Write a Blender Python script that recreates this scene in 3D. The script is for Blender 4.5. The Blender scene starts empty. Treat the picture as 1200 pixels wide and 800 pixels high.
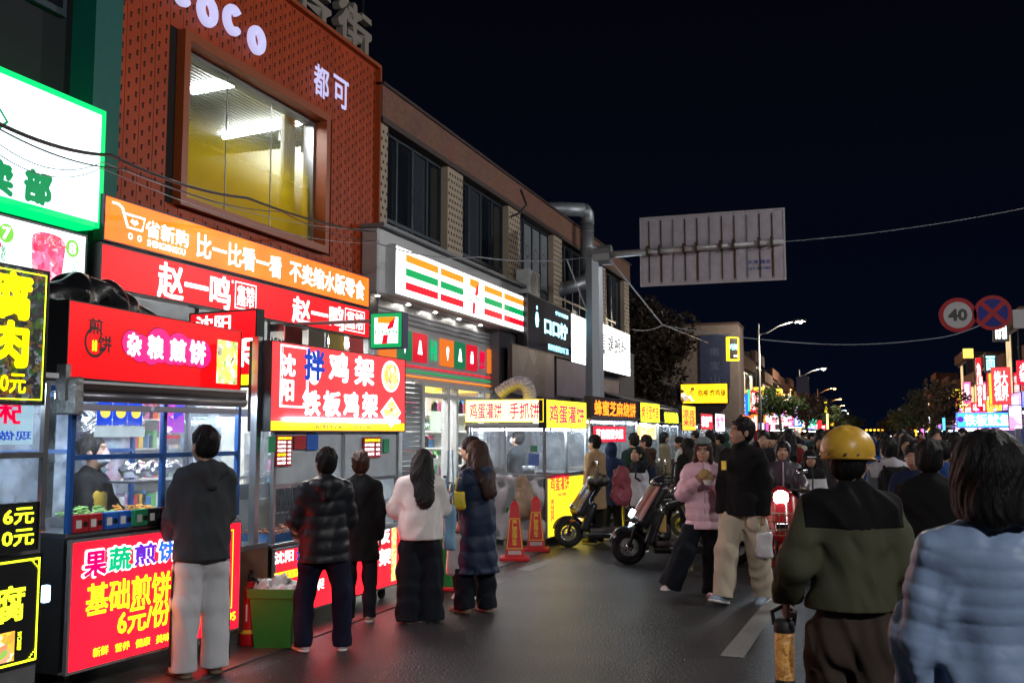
import bpy, bmesh, math, random
import numpy as np
from mathutils import Vector, Matrix
R = math.radians
sc = bpy.context.scene
COL = sc.collection
rnd = random.Random(7)

# ------------------------------------------------------------------ camera, world, light, exposure
FPX, CX, CY = 1167.0, 600.0, 400.0
YAW, PITCH, CAMZ = R(19.1), R(5.24), 1.7
cam = bpy.data.objects.new('camera', bpy.data.cameras.new('camera'))
COL.objects.link(cam); sc.camera = cam
cam.data.sensor_width = 36.0; cam.data.lens = 35.0
cam.data.clip_start = 0.05; cam.data.clip_end = 2000
cam.location = (0, 0, CAMZ)
cam.rotation_euler = (R(90) + PITCH, 0, YAW)
cam.data.dof.use_dof = True; cam.data.dof.focus_distance = 10.5; cam.data.dof.aperture_fstop = 6.3
sc.view_settings.view_transform = 'Standard'; sc.view_settings.look = 'None'
sc.view_settings.gamma = 1.0; sc.view_settings.exposure = 0.66
sc.cycles.use_denoising = True
sc.cycles.max_bounces = 6; sc.cycles.diffuse_bounces = 3; sc.cycles.glossy_bounces = 3
sc.cycles.transmission_bounces = 6; sc.cycles.transparent_max_bounces = 12
sc.cycles.sample_clamp_indirect = 4.0; sc.cycles.blur_glossy = 0.5
sc.cycles.use_light_tree = True
sc.cycles.caustics_reflective = False; sc.cycles.caustics_refractive = False

world = bpy.data.worlds.new('World'); sc.world = world; world.use_nodes = True
wn = world.node_tree.nodes; wl = world.node_tree.links
sky = wn.new('ShaderNodeTexSky'); sky.sky_type = 'NISHITA'; sky.sun_disc = False
sky.sun_elevation = R(-4.0); sky.sun_rotation = R(200)
wl.new(sky.outputs[0], wn['Background'].inputs[0]); wn['Background'].inputs[1].default_value = 0.02
# town glow on the night sky: a little more light and bluer towards the horizon
bg2 = wn.new('ShaderNodeBackground'); tcw = wn.new('ShaderNodeTexCoord'); sxw = wn.new('ShaderNodeSeparateXYZ'); wl.new(tcw.outputs['Generated'], sxw.inputs[0])
crw = wn.new('ShaderNodeValToRGB'); wl.new(sxw.outputs[2], crw.inputs[0]); ew = crw.color_ramp.elements
ew[0].position = 0.0; ew[0].color = (.0007, .0017, .0055, 1); ew[1].position = .45; ew[1].color = (.0004, .0005, .0014, 1)
wl.new(crw.outputs[0], bg2.inputs[0]); bg2.inputs[1].default_value = 1.0; adw = wn.new('ShaderNodeAddShader')
wl.new(wn['Background'].outputs[0], adw.inputs[0]); wl.new(bg2.outputs[0], adw.inputs[1]); wl.new(adw.outputs[0], wn['World Output'].inputs[0])

# ------------------------------------------------------------------ picture geometry helpers
def ray(px, py):
    x, y = (px - CX) / FPX, (CY - py) / FPX
    cp, sp, cy, sy = math.cos(PITCH), math.sin(PITCH), math.cos(YAW), math.sin(YAW)
    F = Vector((-sy * cp, cy * cp, sp)); Rt = Vector((cy, sy, 0)); U = Rt.cross(F)
    return F + Rt * x + U * y
def G(px, py, z=0.0):
    r = ray(px, py); t = (z - CAMZ) / r.z
    return Vector((r.x * t, r.y * t, z))
def PD(px, py, d):
    r = ray(px, py); t = d / (r.x * -math.sin(YAW) + r.y * math.cos(YAW))
    return Vector((r.x * t, r.y * t, CAMZ + r.z * t))
class Frame:
    """a vertical plane: origin, heading angle a (degrees clockwise of the street); u runs along, v towards the road"""
    def __init__(s, o, a):
        s.o = Vector((o[0], o[1], 0)); s.a = a
        s.U = Vector((math.sin(R(a)), math.cos(R(a)), 0)); s.V = Vector((math.cos(R(a)), -math.sin(R(a)), 0))
        s.rz = R(90 - a)
    def hit(s, px, py, v=0.0):
        r = ray(px, py); o = s.o + s.V * v
        t = (o.dot(s.V)) / Vector((r.x, r.y, 0)).dot(s.V)
        p = Vector((r.x * t, r.y * t, 0))
        return (p - s.o).dot(s.U), CAMZ + r.z * t
    def w(s, u, v=0.0, z=0.0):
        p = s.o + s.U * u + s.V * v; return Vector((p.x, p.y, z))

# ------------------------------------------------------------------ materials
MATS = {}
def _new(name):
    m = bpy.data.materials.new(name); m.use_nodes = True
    return m, m.node_tree.nodes, m.node_tree.links, m.node_tree.nodes['Principled BSDF']
def mat(name, col, rough=0.6, metal=0.0, bump=0.0, scale=30.0, var=0.12, spec=None, stretch=None, alpha=None, trans=0.0, sheen=0.0, coat=0.0, detail=4):
    if name in MATS: return MATS[name]
    m, n, l, b = _new(name); MATS[name] = m
    b.inputs['Base Color'].default_value = (*col, 1); b.inputs['Roughness'].default_value = rough
    b.inputs['Metallic'].default_value = metal
    if spec is not None: b.inputs['Specular IOR Level'].default_value = spec
    if trans: b.inputs['Transmission Weight'].default_value = trans
    if coat: b.inputs['Coat Weight'].default_value = coat; b.inputs['Coat Roughness'].default_value = 0.08
    if sheen: b.inputs['Sheen Weight'].default_value = sheen
    if alpha is not None: b.inputs['Alpha'].default_value = alpha
    tc = n.new('ShaderNodeTexCoord'); mp = n.new('ShaderNodeMapping'); l.new(tc.outputs['Object'], mp.inputs[0])
    if stretch: mp.inputs['Scale'].default_value = stretch
    nz = n.new('ShaderNodeTexNoise'); nz.inputs['Scale'].default_value = scale; nz.inputs['Detail'].default_value = detail
    l.new(mp.outputs[0], nz.inputs['Vector'])
    if var:
        mx = n.new('ShaderNodeMix'); mx.data_type = 'RGBA'
        mx.inputs[6].default_value = (*[c * (1 - var) for c in col], 1); mx.inputs[7].default_value = (*[min(1, c * (1 + var)) for c in col], 1)
        l.new(nz.outputs['Fac'], mx.inputs[0]); l.new(mx.outputs[2], b.inputs['Base Color'])
    if bump:
        bp = n.new('ShaderNodeBump'); bp.inputs['Strength'].default_value = bump; bp.inputs['Distance'].default_value = 0.01
        l.new(nz.outputs['Fac'], bp.inputs['Height']); l.new(bp.outputs[0], b.inputs['Normal'])
    return m
def emis(name, col, strength=1.5, uneven=0.25, light=True, scale=1.4, base=None):
    """a light box face: translucent print with tubes behind it, a little uneven"""
    if name in MATS: return MATS[name]
    m, n, l, b = _new(name); MATS[name] = m
    b.inputs['Base Color'].default_value = (*[c * 0.4 for c in (base or col)], 1); b.inputs['Roughness'].default_value = 0.35
    b.inputs['Emission Color'].default_value = (*col, 1); b.inputs['Emission Strength'].default_value = strength; b.inputs['Specular IOR Level'].default_value = .2
    if uneven:
        tc = n.new('ShaderNodeTexCoord'); nz = n.new('ShaderNodeTexNoise'); nz.inputs['Scale'].default_value = scale; nz.inputs['Detail'].default_value = 1.5
        l.new(tc.outputs['Object'], nz.inputs['Vector'])
        mr = n.new('ShaderNodeMapRange'); mr.inputs[1].default_value = 0.3; mr.inputs[2].default_value = 0.7
        mr.inputs[3].default_value = strength * (1 - uneven); mr.inputs[4].default_value = strength * (1 + uneven)
        l.new(nz.outputs['Fac'], mr.inputs[0]); l.new(mr.outputs[0], b.inputs['Emission Strength'])
    if not light: m.cycles.emission_sampling = 'NONE'
    return m
def food(name, cols, scale=40, strength=1.0, base=(0.8, 0.3, 0.05)):
    """printed photograph of food: patches of colour"""
    if name in MATS: return MATS[name]
    m, n, l, b = _new(name); MATS[name] = m
    tc = n.new('ShaderNodeTexCoord'); v = n.new('ShaderNodeTexVoronoi'); v.inputs['Scale'].default_value = scale
    nz = n.new('ShaderNodeTexNoise'); nz.inputs['Scale'].default_value = scale * 0.5; nz.inputs['Detail'].default_value = 4
    mxv = n.new('ShaderNodeMix'); mxv.data_type = 'VECTOR'; mxv.inputs[0].default_value = 0.12
    l.new(tc.outputs['Object'], nz.inputs['Vector']); l.new(tc.outputs['Object'], mxv.inputs[4]); l.new(nz.outputs['Color'], mxv.inputs[5])
    l.new(mxv.outputs[1], v.inputs['Vector'])
    cr = n.new('ShaderNodeValToRGB'); cr.color_ramp.interpolation = 'LINEAR'
    sp = n.new('ShaderNodeSeparateColor'); l.new(v.outputs['Color'], sp.inputs[0]); l.new(sp.outputs[0], cr.inputs[0])
    e = cr.color_ramp.elements
    while len(e) < len(cols): e.new(0.5)
    for i, c in enumerate(cols): e[i].position = i / max(1, len(cols) - 1); e[i].color = (*c, 1)
    l.new(cr.outputs[0], b.inputs['Base Color'])
    if strength:
        l.new(cr.outputs[0], b.inputs['Emission Color']); b.inputs['Emission Strength'].default_value = strength
        m.cycles.emission_sampling = 'NONE'
    b.inputs['Roughness'].default_value = 0.4
    return m
def glass(name='clear_glass', tint=(0.9, 0.95, 1.0), a=0.05, rough=0.06):
    """thin sheet of glass or acrylic: mostly see-through, glossy"""
    if name in MATS: return MATS[name]
    m, n, l, b = _new(name); MATS[name] = m
    b.inputs['Base Color'].default_value = (*tint, 1); b.inputs['Roughness'].default_value = rough
    tr = n.new('ShaderNodeBsdfTransparent'); tr.inputs[0].default_value = (*[0.8 + 0.2 * t for t in tint], 1)
    gl = n.new('ShaderNodeBsdfGlossy'); gl.inputs['Roughness'].default_value = rough
    lw = n.new('ShaderNodeLayerWeight'); lw.inputs[0].default_value = .5; pw = n.new('ShaderNodeMath'); pw.operation = 'POWER'; pw.inputs[1].default_value = 4; l.new(lw.outputs['Facing'], pw.inputs[0])
    fr = n.new('ShaderNodeMath'); fr.operation = 'MULTIPLY_ADD'; fr.inputs[1].default_value = .6; fr.inputs[2].default_value = .025; l.new(pw.outputs[0], fr.inputs[0])
    ms = n.new('ShaderNodeMixShader'); l.new(fr.outputs[0], ms.inputs[0]); l.new(tr.outputs[0], ms.inputs[1]); l.new(gl.outputs[0], ms.inputs[2])
    ms2 = n.new('ShaderNodeMixShader')
    nz = n.new('ShaderNodeTexNoise'); nz.inputs['Scale'].default_value = 5; tc = n.new('ShaderNodeTexCoord'); l.new(tc.outputs['Object'], nz.inputs['Vector'])
    mr = n.new('ShaderNodeMapRange'); mr.inputs[1].default_value = 0.4; mr.inputs[2].default_value = 0.75; mr.inputs[3].default_value = a * 0.3; mr.inputs[4].default_value = a * 1.8
    l.new(nz.outputs['Fac'], mr.inputs[0]); l.new(mr.outputs[0], ms2.inputs[0])
    l.new(ms.outputs[0], ms2.inputs[1]); l.new(b.outputs[0], ms2.inputs[2])
    l.new(ms2.outputs[0], n['Material Output'].inputs['Surface'])
    return m

# ------------------------------------------------------------------ object helpers
def tag(o, label=None, cat=None, group=None, kind=None):
    if label: o['label'] = label
    if cat: o['category'] = cat
    if group: o['group'] = group
    if kind: o['kind'] = kind
    return o
def thing(name, label, cat, loc=(0, 0, 0), rz=0.0, group=None):
    o = bpy.data.objects.new(name, None); COL.objects.link(o); o.empty_display_size = 0.1
    o.location = loc; o.rotation_euler = (0, 0, rz)
    return tag(o, label, cat, group)
def link_mesh(name, me, m=None, parent=None, loc=None, rz=None):
    o = bpy.data.objects.new(name, me); COL.objects.link(o)
    if m is not None and len(me.materials) == 0: me.materials.append(m)
    if parent is not None: o.parent = parent
    if loc is not None: o.location = loc
    if rz is not None: o.rotation_euler = (0, 0, rz)
    return o
def own_mat(o, m):
    """material on the object, so that a shared mesh may differ in colour"""
    if not o.data.materials: o.data.materials.append(m)
    o.material_slots[0].link = 'OBJECT'; o.material_slots[0].material = m
    return o
def mesh_np(name, v, f, smooth=False):
    me = bpy.data.meshes.new(name); me.from_pydata([tuple(p) for p in v], [], [tuple(int(i) for i in q) for q in f])
    if smooth: me.polygons.foreach_set('use_smooth', [True] * len(me.polygons))
    me.update(); return me
class MB:
    """mesh builder"""
    def __init__(s): s.v = []; s.f = []
    def _add(s, v, f):
        k = len(s.v); s.v += [tuple(p) for p in v]; s.f += [tuple(i + k for i in q) for q in f]; return s
    def box(s, x0, x1, y0, y1, z0, z1, bev=0.0):
        if bev and bev < min(x1 - x0, y1 - y0, z1 - z0) / 2:
            b = bev; v = []
            for zz, i in ((z0, b), (z0 + b, 0), (z1 - b, 0), (z1, b)):
                v += [(x0 + i + b * (i == 0), y0 + i, zz), (x1 - i - b * (i == 0), y0 + i, zz), (x1 - i, y0 + i + b * (i == 0), zz), (x1 - i, y1 - i - b * (i == 0), zz),
                      (x1 - i - b * (i == 0), y1 - i, zz), (x0 + i + b * (i == 0), y1 - i, zz), (x0 + i, y1 - i - b * (i == 0), zz), (x0 + i, y0 + i + b * (i == 0), zz)]
            # rings 0 and 3 are inset squares with doubled corners
            f = [tuple(range(7, -1, -1)), tuple(range(24, 32))]
            for r_ in range(3):
                for k in range(8):
                    f.append((r_ * 8 + k, r_ * 8 + (k + 1) % 8, r_ * 8 + 8 + (k + 1) % 8, r_ * 8 + 8 + k))
            return s._add(v, f)
        return s._add([(x0, y0, z0), (x1, y0, z0), (x1, y1, z0), (x0, y1, z0), (x0, y0, z1), (x1, y0, z1), (x1, y1, z1), (x0, y1, z1)],
                      [(0, 3, 2, 1), (4, 5, 6, 7), (0, 1, 5, 4), (1, 2, 6, 5), (2, 3, 7, 6), (3, 0, 4, 7)])
    def tube(s, pts, r, n=8, cap=True, r2=None):
        P = [Vector(p) for p in pts]; rings = []; prev = None; rs = r if isinstance(r, (list, tuple)) else [r if r2 is None else r + (r2 - r) * i / (len(P) - 1) for i in range(len(P))]
        for i, p in enumerate(P):
            t = (P[min(i + 1, len(P) - 1)] - P[max(i - 1, 0)])
            t = t.normalized() if t.length > 1e-9 else Vector((0, 0, 1))
            if prev is None:
                a = Vector((0, 0, 1)) if abs(t.z) < 0.9 else Vector((1, 0, 0)); a = (a - t * a.dot(t)).normalized()
            else: a = (prev - t * prev.dot(t)).normalized()
            prev = a; b = t.cross(a)
            rings.append([tuple(p + (a * math.cos(2 * math.pi * k / n) + b * math.sin(2 * math.pi * k / n)) * rs[i]) for k in range(n)])
        v = [q for g in rings for q in g]; f = []
        for i in range(len(P) - 1):
            for k in range(n): f.append((i * n + k, i * n + (k + 1) % n, (i + 1) * n + (k + 1) % n, (i + 1) * n + k))
        if cap: f += [tuple(range(n - 1, -1, -1)), tuple(range((len(P) - 1) * n, len(P) * n))]
        return s._add(v, f)
    def lathe(s, prof, n=16, c=(0, 0, 0), axis='z', cap=True):
        v = []; f = []
        for (r, z) in prof:
            for k in range(n):
                a = 2 * math.pi * k / n; x, y = r * math.cos(a), r * math.sin(a)
                q = {'z': (x, y, z), 'x': (z, x, y), 'y': (y, z, x)}[axis]; v.append((q[0] + c[0], q[1] + c[1], q[2] + c[2]))
        for i in range(len(prof) - 1):
            for k in range(n): f.append((i * n + k, i * n + (k + 1) % n, (i + 1) * n + (k + 1) % n, (i + 1) * n + k))
        if cap: f += [tuple(range(n - 1, -1, -1)), tuple(range((len(prof) - 1) * n, len(prof) * n))]
        return s._add(v, f)
    def prism(s, poly, y0, y1):
        """polygon in x,z extruded along y"""
        n = len(poly); v = [(x, y0, z) for x, z in poly] + [(x, y1, z) for x, z in poly]
        return s._add(v, [tuple(range(n)), tuple(range(2 * n - 1, n - 1, -1))] + [(i + n, (i + 1) % n + n, (i + 1) % n, i) for i in range(n)])
    def quad(s, a, b, c, d): return s._add([a, b, c, d], [(0, 1, 2, 3)])
    def build(s, name, m, parent=None, smooth=False, loc=None, rz=None):
        me = bpy.data.meshes.new(name); me.from_pydata(s.v, [], s.f)
        bm = bmesh.new(); bm.from_mesh(me); bmesh.ops.recalc_face_normals(bm, faces=bm.faces[:]) if len(bm.faces) < 60000 else None; bm.to_mesh(me); bm.free()
        if smooth: me.polygons.foreach_set('use_smooth', [True] * len(me.polygons))
        me.update()
        return link_mesh(name, me, m, parent, loc, rz)

# ------------------------------------------------------------------ lettering
_tc = {}
def text_arrays(body, bold):
    if bold > .035 and ord(max(body)) > 255: bold = round(bold * .5, 4) if len(body.replace('\n', '')) > 1 or bold < .06 else round(bold * .65, 4)
    key = (body, bold)
    if key in _tc: return _tc[key]
    c = bpy.data.curves.new('t', 'FONT'); c.body = body; c.size = 1.0; c.resolution_u = 2
    c.space_line = 0.9
    o = bpy.data.objects.new('t', c); me = bpy.data.meshes.new_from_object(o)
    v = np.empty(len(me.vertices) * 3); me.vertices.foreach_get('co', v); v = v.reshape(-1, 3)
    f = [tuple(p.vertices) for p in me.polygons]
    bpy.data.meshes.remove(me); bpy.data.objects.remove(o); bpy.data.curves.remove(c)
    V = [v]; F = list(f)
    if bold:
        k = 8 if bold > 0.03 else 4
        for i in range(k):
            a = 2 * math.pi * i / k + 0.78; d = np.array([math.cos(a) * bold, math.sin(a) * bold, 0.0006 * (i + 1)])
            V.append(v + d); F += [tuple(q + len(v) * (i + 1) for q in p) for p in f]
    V = np.concatenate(V) if len(v) else np.zeros((0, 3))
    _tc[key] = (V, F); return V, F
def text(body, x0, x1, z0, z1, y, m, parent, bold=0.025, shear=0.0, name='lettering', keep=False, mirror=False):
    """lettering that fills the box x0..x1, z0..z1 on a sign's face (facing -y)"""
    V, F = text_arrays(body, bold)
    if len(V) == 0: return None
    lo, hi = V.min(0), V.max(0); P = np.empty_like(V)
    sx = (x1 - x0) / max(1e-6, hi[0] - lo[0]); sz = (z1 - z0) / max(1e-6, hi[1] - lo[1])
    cx = 0.0
    if keep: s = min(sx, sz); cx = ((x1 - x0) - s * (hi[0] - lo[0])) / 2; cz = ((z1 - z0) - s * (hi[1] - lo[1])) / 2; sx = sz = s
    else: cz = 0.0
    P[:, 0] = x0 + cx + (V[:, 0] - lo[0]) * sx; P[:, 2] = z0 + cz + (V[:, 1] - lo[1]) * sz; P[:, 1] = y - 0.002 - V[:, 2] * sx * 2
    P[:, 0] += shear * (P[:, 2] - z0)
    if mirror: P[:, 0] = x0 + x1 - P[:, 0]
    return link_mesh(name, mesh_np(name, P, F), m, parent)
def sdf_disc(mb, cx, cz, rx, rz_, y, n=24, ph=0.0):
    v = [(cx, y, cz)] + [(cx + rx * math.cos(2 * math.pi * k / n + ph), y, cz + rz_ * math.sin(2 * math.pi * k / n + ph)) for k in range(n)]
    mb._add(v, [(0, 1 + k, 1 + (k + 1) % n) for k in range(n)]); return mb
def ring2d(mb, cx, cz, r0, r1, y, n=28, a0=0, a1=2 * math.pi):
    v = []
    for k in range(n + 1):
        a = a0 + (a1 - a0) * k / n
        v += [(cx + r0 * math.cos(a), y, cz + r0 * math.sin(a)), (cx + r1 * math.cos(a), y, cz + r1 * math.sin(a))]
    mb._add(v, [(2 * k, 2 * k + 1, 2 * k + 3, 2 * k + 2) for k in range(n)]); return mb
def poly2d(mb, pts, y): mb._add([(x, y, z) for x, z in pts], [tuple(range(len(pts)))]); return mb
# ------------------------------------------------------------------ smooth solids (signed distances, surface nets)
V3 = lambda *a: np.array(a, dtype=np.float32)
def nrm(v): v = np.asarray(v, dtype=np.float32); return v / max(1e-9, float(np.linalg.norm(v)))
def rc(a, b, ra, rb, fl=None, band=None):
    """round cone a-b; fl = (axis, factor) squashes it along that axis; band = (pitch, depth) quilts it"""
    a = np.asarray(a, np.float32); b = np.asarray(b, np.float32); ba = b - a; L2 = float(ba @ ba) + 1e-12; L = math.sqrt(L2)
    if fl is not None: n = nrm(fl[0]); k = 1.0 / fl[1] - 1.0
    def f(P):
        pa = P - a
        if fl is not None:
            ax = pa - ((pa @ ba) / L2)[:, None] * ba
            pa = pa + (ax @ n)[:, None] * n * k
        t = np.clip((pa @ ba) / L2, 0, 1); q = pa - t[:, None] * ba
        d = np.sqrt((q * q).sum(1)) - (ra + (rb - ra) * t)
        if fl is not None: d = d * (0.5 + 0.5 * fl[1])
        if band is not None:
            s = ((pa @ ba) / L2) * L
            d = d + band[1] * (1 - np.abs(np.sin(math.pi * s / band[0] + 0.25 * np.sin(9 * P[:, 0] + 7 * P[:, 1]))) ** 0.55)
        return d
    r = max(ra, rb) * (1.1 if fl is None else max(1.1, fl[1] * 1.2)) + 0.03
    return f, np.minimum(a, b) - r, np.maximum(a, b) + r
def el(c, r, M=None):
    c = np.asarray(c, np.float32); r = np.asarray(r, np.float32)
    M = None if M is None else np.asarray(M, np.float32)
    def f(P):
        p = P - c
        if M is not None: p = p @ M
        k0 = np.sqrt(((p / r) ** 2).sum(1)); k1 = np.sqrt(((p / (r * r)) ** 2).sum(1)) + 1e-9
        return k0 * (k0 - 1) / k1
    m = float(r.max()) + 0.02
    return f, c - m, c + m
def bx(c, h, rad=0.01, M=None):
    c = np.asarray(c, np.float32); h = np.asarray(h, np.float32) - rad; M = None if M is None else np.asarray(M, np.float32)
    def f(P):
        p = P - c
        if M is not None: p = p @ M
        q = np.abs(p) - h
        return np.sqrt((np.maximum(q, 0) ** 2).sum(1)) + np.minimum(q.max(1), 0) - rad
    m = float(np.linalg.norm(h)) + rad + 0.02
    return f, c - m, c + m
def smin(a, b, k):
    if k <= 0: return np.minimum(a, b)
    h = np.clip(0.5 + 0.5 * (b - a) / k, 0, 1); return b * (1 - h) + a * h - k * h * (1 - h)
def solid(prims, k=0.03, subs=(), cuts=(), disp=None, res=0.012, ksub=0.01):
    """surface of the smooth union of prims, minus subs, kept where every cut function is negative; returns verts, quads"""
    lo = np.min([p[1] for p in prims], 0); hi = np.max([p[2] for p in prims], 0)
    n = np.ceil((hi - lo) / res).astype(int) + 3
    def F(P):
        d = None
        for p in prims:
            kk = p[3] if len(p) > 3 else k
            e = p[0](P); d = e if d is None else smin(d, e, kk)
        for p in subs: d = -smin(-d, p[0](P), ksub)
        if disp is not None: d = d + disp(P)
        for c in cuts: d = np.maximum(d, c(P))
        return d.astype(np.float32)
    S = 5
    nc = n // S + 2
    g = np.stack(np.meshgrid(*[lo[i] + np.arange(nc[i]) * res * S for i in range(3)], indexing='ij'), -1).reshape(-1, 3).astype(np.float32)
    dc = F(g).reshape(nc)
    up = dc
    for ax in range(3): up = np.repeat(up, S, axis=ax)
    up = up[:n[0] + S, :n[1] + S, :n[2] + S]
    # nearest coarse node: shift by half a block
    h = S // 2; up = np.pad(up, ((h, 0), (h, 0), (h, 0)), mode='edge')[:n[0], :n[1], :n[2]]
    up = np.roll(up, 0)
    D = up.copy(); msk = np.abs(up) < res * S * 1.35 + 0.03
    idx = np.argwhere(msk)
    P = (lo + idx * res).astype(np.float32)
    D[msk] = F(P)
    D[0], D[-1] = 1, 1; D[:, 0], D[:, -1] = 1, 1; D[:, :, 0], D[:, :, -1] = 1, 1
    ins = D < 0
    # cells that straddle the surface
    c8 = np.zeros(tuple(n - 1), np.int8)
    for dx in (0, 1):
        for dy in (0, 1):
            for dz in (0, 1): c8 += ins[dx:n[0] - 1 + dx, dy:n[1] - 1 + dy, dz:n[2] - 1 + dz]
    act = np.argwhere((c8 > 0) & (c8 < 8)); m = len(act)
    vid = -np.ones(tuple(n - 1), np.int64); vid[act[:, 0], act[:, 1], act[:, 2]] = np.arange(m)
    acc = np.zeros((m, 3)); cnt = np.zeros(m)
    cor = [(i, j, k_) for i in (0, 1) for j in (0, 1) for k_ in (0, 1)]
    val = {c: D[act[:, 0] + c[0], act[:, 1] + c[1], act[:, 2] + c[2]] for c in cor}
    for c in cor:
        for ax in range(3):
            if c[ax] == 0:
                e = list(c); e[ax] = 1; e = tuple(e); a, b = val[c], val[e]
                s = (a < 0) != (b < 0); t = np.where(s, a / np.where(s, a - b, 1), 0)
                q = np.tile(np.array(c, float), (m, 1)); q[:, ax] += t
                acc[s] += q[s]; cnt[s] += 1
    V = lo + (act + acc / cnt[:, None]) * res
    Q = []
    for ax in range(3):
        o = [a for a in range(3) if a != ax]
        sl = [slice(0, n[i] - 1) for i in range(3)]; sl2 = list(sl); sl2[ax] = slice(1, n[ax])
        A, B = ins[tuple(sl)], ins[tuple(sl2)]; e = np.argwhere(A != B)
        e = e[(e[:, o[0]] > 0) & (e[:, o[1]] > 0)]
        def at(d0, d1):
            q = e.copy(); q[:, o[0]] -= d0; q[:, o[1]] -= d1; return vid[q[:, 0], q[:, 1], q[:, 2]]
        q = np.stack([at(0, 0), at(1, 0), at(1, 1), at(0, 1)], 1)
        fl = A[e[:, 0], e[:, 1], e[:, 2]]
        if ax == 1: fl = ~fl
        q[~fl] = q[~fl][:, ::-1]
        Q.append(q)
    Q = np.concatenate(Q); Q = Q[(Q >= 0).all(1)]
    return V, Q
def fast_mesh(name, V, Q, smooth=True):
    me = bpy.data.meshes.new(name); me.vertices.add(len(V)); me.vertices.foreach_set('co', np.asarray(V, np.float32).ravel())
    k = Q.shape[1]; me.loops.add(Q.size); me.loops.foreach_set('vertex_index', Q.astype(np.int32).ravel())
    me.polygons.add(len(Q)); me.polygons.foreach_set('loop_start', np.arange(0, Q.size, k, dtype=np.int32))
    me.polygons.foreach_set('use_smooth', np.full(len(Q), smooth)); me.update(calc_edges=True); me.validate()
    return me
def sob(name, m, parent, prims, **kw):
    V, Q = solid(prims, **kw); return link_mesh(name, fast_mesh(name, V, Q), m, parent)

# ------------------------------------------------------------------ people
def folds(amp, seed=0.0, vert=1.0):
    def f(P):
        x, y, z = P[:, 0] + seed, P[:, 1] - seed * 0.7, P[:, 2] * vert
        w = np.sin(11 * z + 4 * np.sin(6 * x + seed)) * 0.8
        w2 = np.sin(5 * z + 3 * np.sin(4 * y + seed * 2))
        q = np.sin(19 * x + 4 * w2 + 6 * z + 2 * np.sin(14 * y)) * np.sin(15 * y + 3 * w + 4 * z + seed)
        r_ = np.sin(26 * z + 15 * x + 9 * y + 4 * w2) * np.sin(9 * x - 11 * z + seed) * np.sin(7 * z + 2 * seed)
        return -amp * (1.1 * q * np.abs(q) ** .3 + 0.8 * r_)
    return f
def rotz(v, a): c, s = math.cos(a), math.sin(a); return V3(v[0] * c - v[1] * s, v[0] * s + v[1] * c, v[2])
def rotx(v, a): c, s = math.cos(a), math.sin(a); return V3(v[0], v[1] * c - v[2] * s, v[1] * s + v[2] * c)
def hand(w, d, nrm_, curl=0.5, s=1.0, right=True, spread=1.0):
    """hand prims from wrist w pointing along d, palm facing nrm_"""
    d = nrm(d); n = np.asarray(nrm_, np.float32); n = nrm(n - d * float(n @ d)); sd = np.cross(d, n) * (1 if right else -1)
    w = np.asarray(w, np.float32)
    out = [rc(w - d * 0.03 * s, w + d * 0.02 * s, 0.026 * s, 0.026 * s, (n, 0.75)), rc(w + d * 0.02 * s, w + d * 0.085 * s, 0.03 * s, 0.036 * s, (n, 0.42))]
    for i, (off, ln) in enumerate(((-0.028, 0.058), (-0.010, 0.072), (0.009, 0.078), (0.027, 0.07))):
        b = w + d * (0.088 + 0.006 * (1 - abs(i - 2) / 2)) * s + sd * off * s * spread
        a1 = curl * (0.75 + 0.12 * (3 - i)); q = b; a = 0
        for j, fr in enumerate((0.45, 0.32, 0.25)):
            a += a1 * (0.9 if j == 0 else 1.15); v = d * math.cos(a) + n * math.sin(a)
            e = q + v * ln * fr * s; out.append(rc(q, e, (0.0088 - j * 0.0008) * s, (0.0082 - j * 0.0008) * s) + (0.006,)); q = e
    b = w + d * 0.025 * s + sd * 0.03 * s + n * 0.005 * s; t1 = b + nrm(d * 0.75 + sd * 0.5 + n * 0.45 * (0.4 + curl)) * 0.042 * s
    t2 = t1 + nrm(d * 0.9 + sd * (0.15 - 0.4 * curl) + n * (0.3 + 0.5 * curl)) * 0.034 * s
    out += [rc(b, t1, 0.013 * s, 0.0105 * s) + (0.01,), rc(t1, t2, 0.0105 * s, 0.0085 * s) + (0.005,)]
    return out
def head_prims(T, s):
    """T maps head-local points (centre of the head, face to +y) to the person"""
    M = T[1]; c = lambda *p: T[0] + M @ (V3(*p) * s)
    E = lambda p, r: el(c(*p), V3(*r) * s, M)
    C = lambda a, b, ra, rb: rc(c(*a), c(*b), ra * s, rb * s)
    pr = [E((0, -.012, .03), (.076, .094, .092)), E((0, .022, -.03), (.064, .072, .088)), E((0, .05, -.085), (.032, .032, .027)),
          E((.034, .052, -.035), (.028, .03, .032)), E((-.034, .052, -.035), (.028, .03, .032)),
          C((0, .086, .018), (0, .1, -.022), .008, .011) + (.012,), E((.011, .093, -.03), (.009, .01, .008)) + (.008,), E((-.011, .093, -.03), (.009, .01, .008)) + (.008,),
          E((0, .078, .034), (.045, .016, .011)) + (.015,), E((0, .084, -.058), (.02, .012, .006)) + (.008,), E((0, .08, -.069), (.018, .013, .007)) + (.008,),
          E((.078, -.01, -.012), (.01, .02, .032)) + (.01,), E((-.078, -.01, -.012), (.01, .02, .032)) + (.01,)]
    sb = [E((.03, .094, .012), (.016, .014, .011)), E((-.03, .094, .012), (.016, .014, .011))]
    return pr, sb
HAIRM = None
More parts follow.
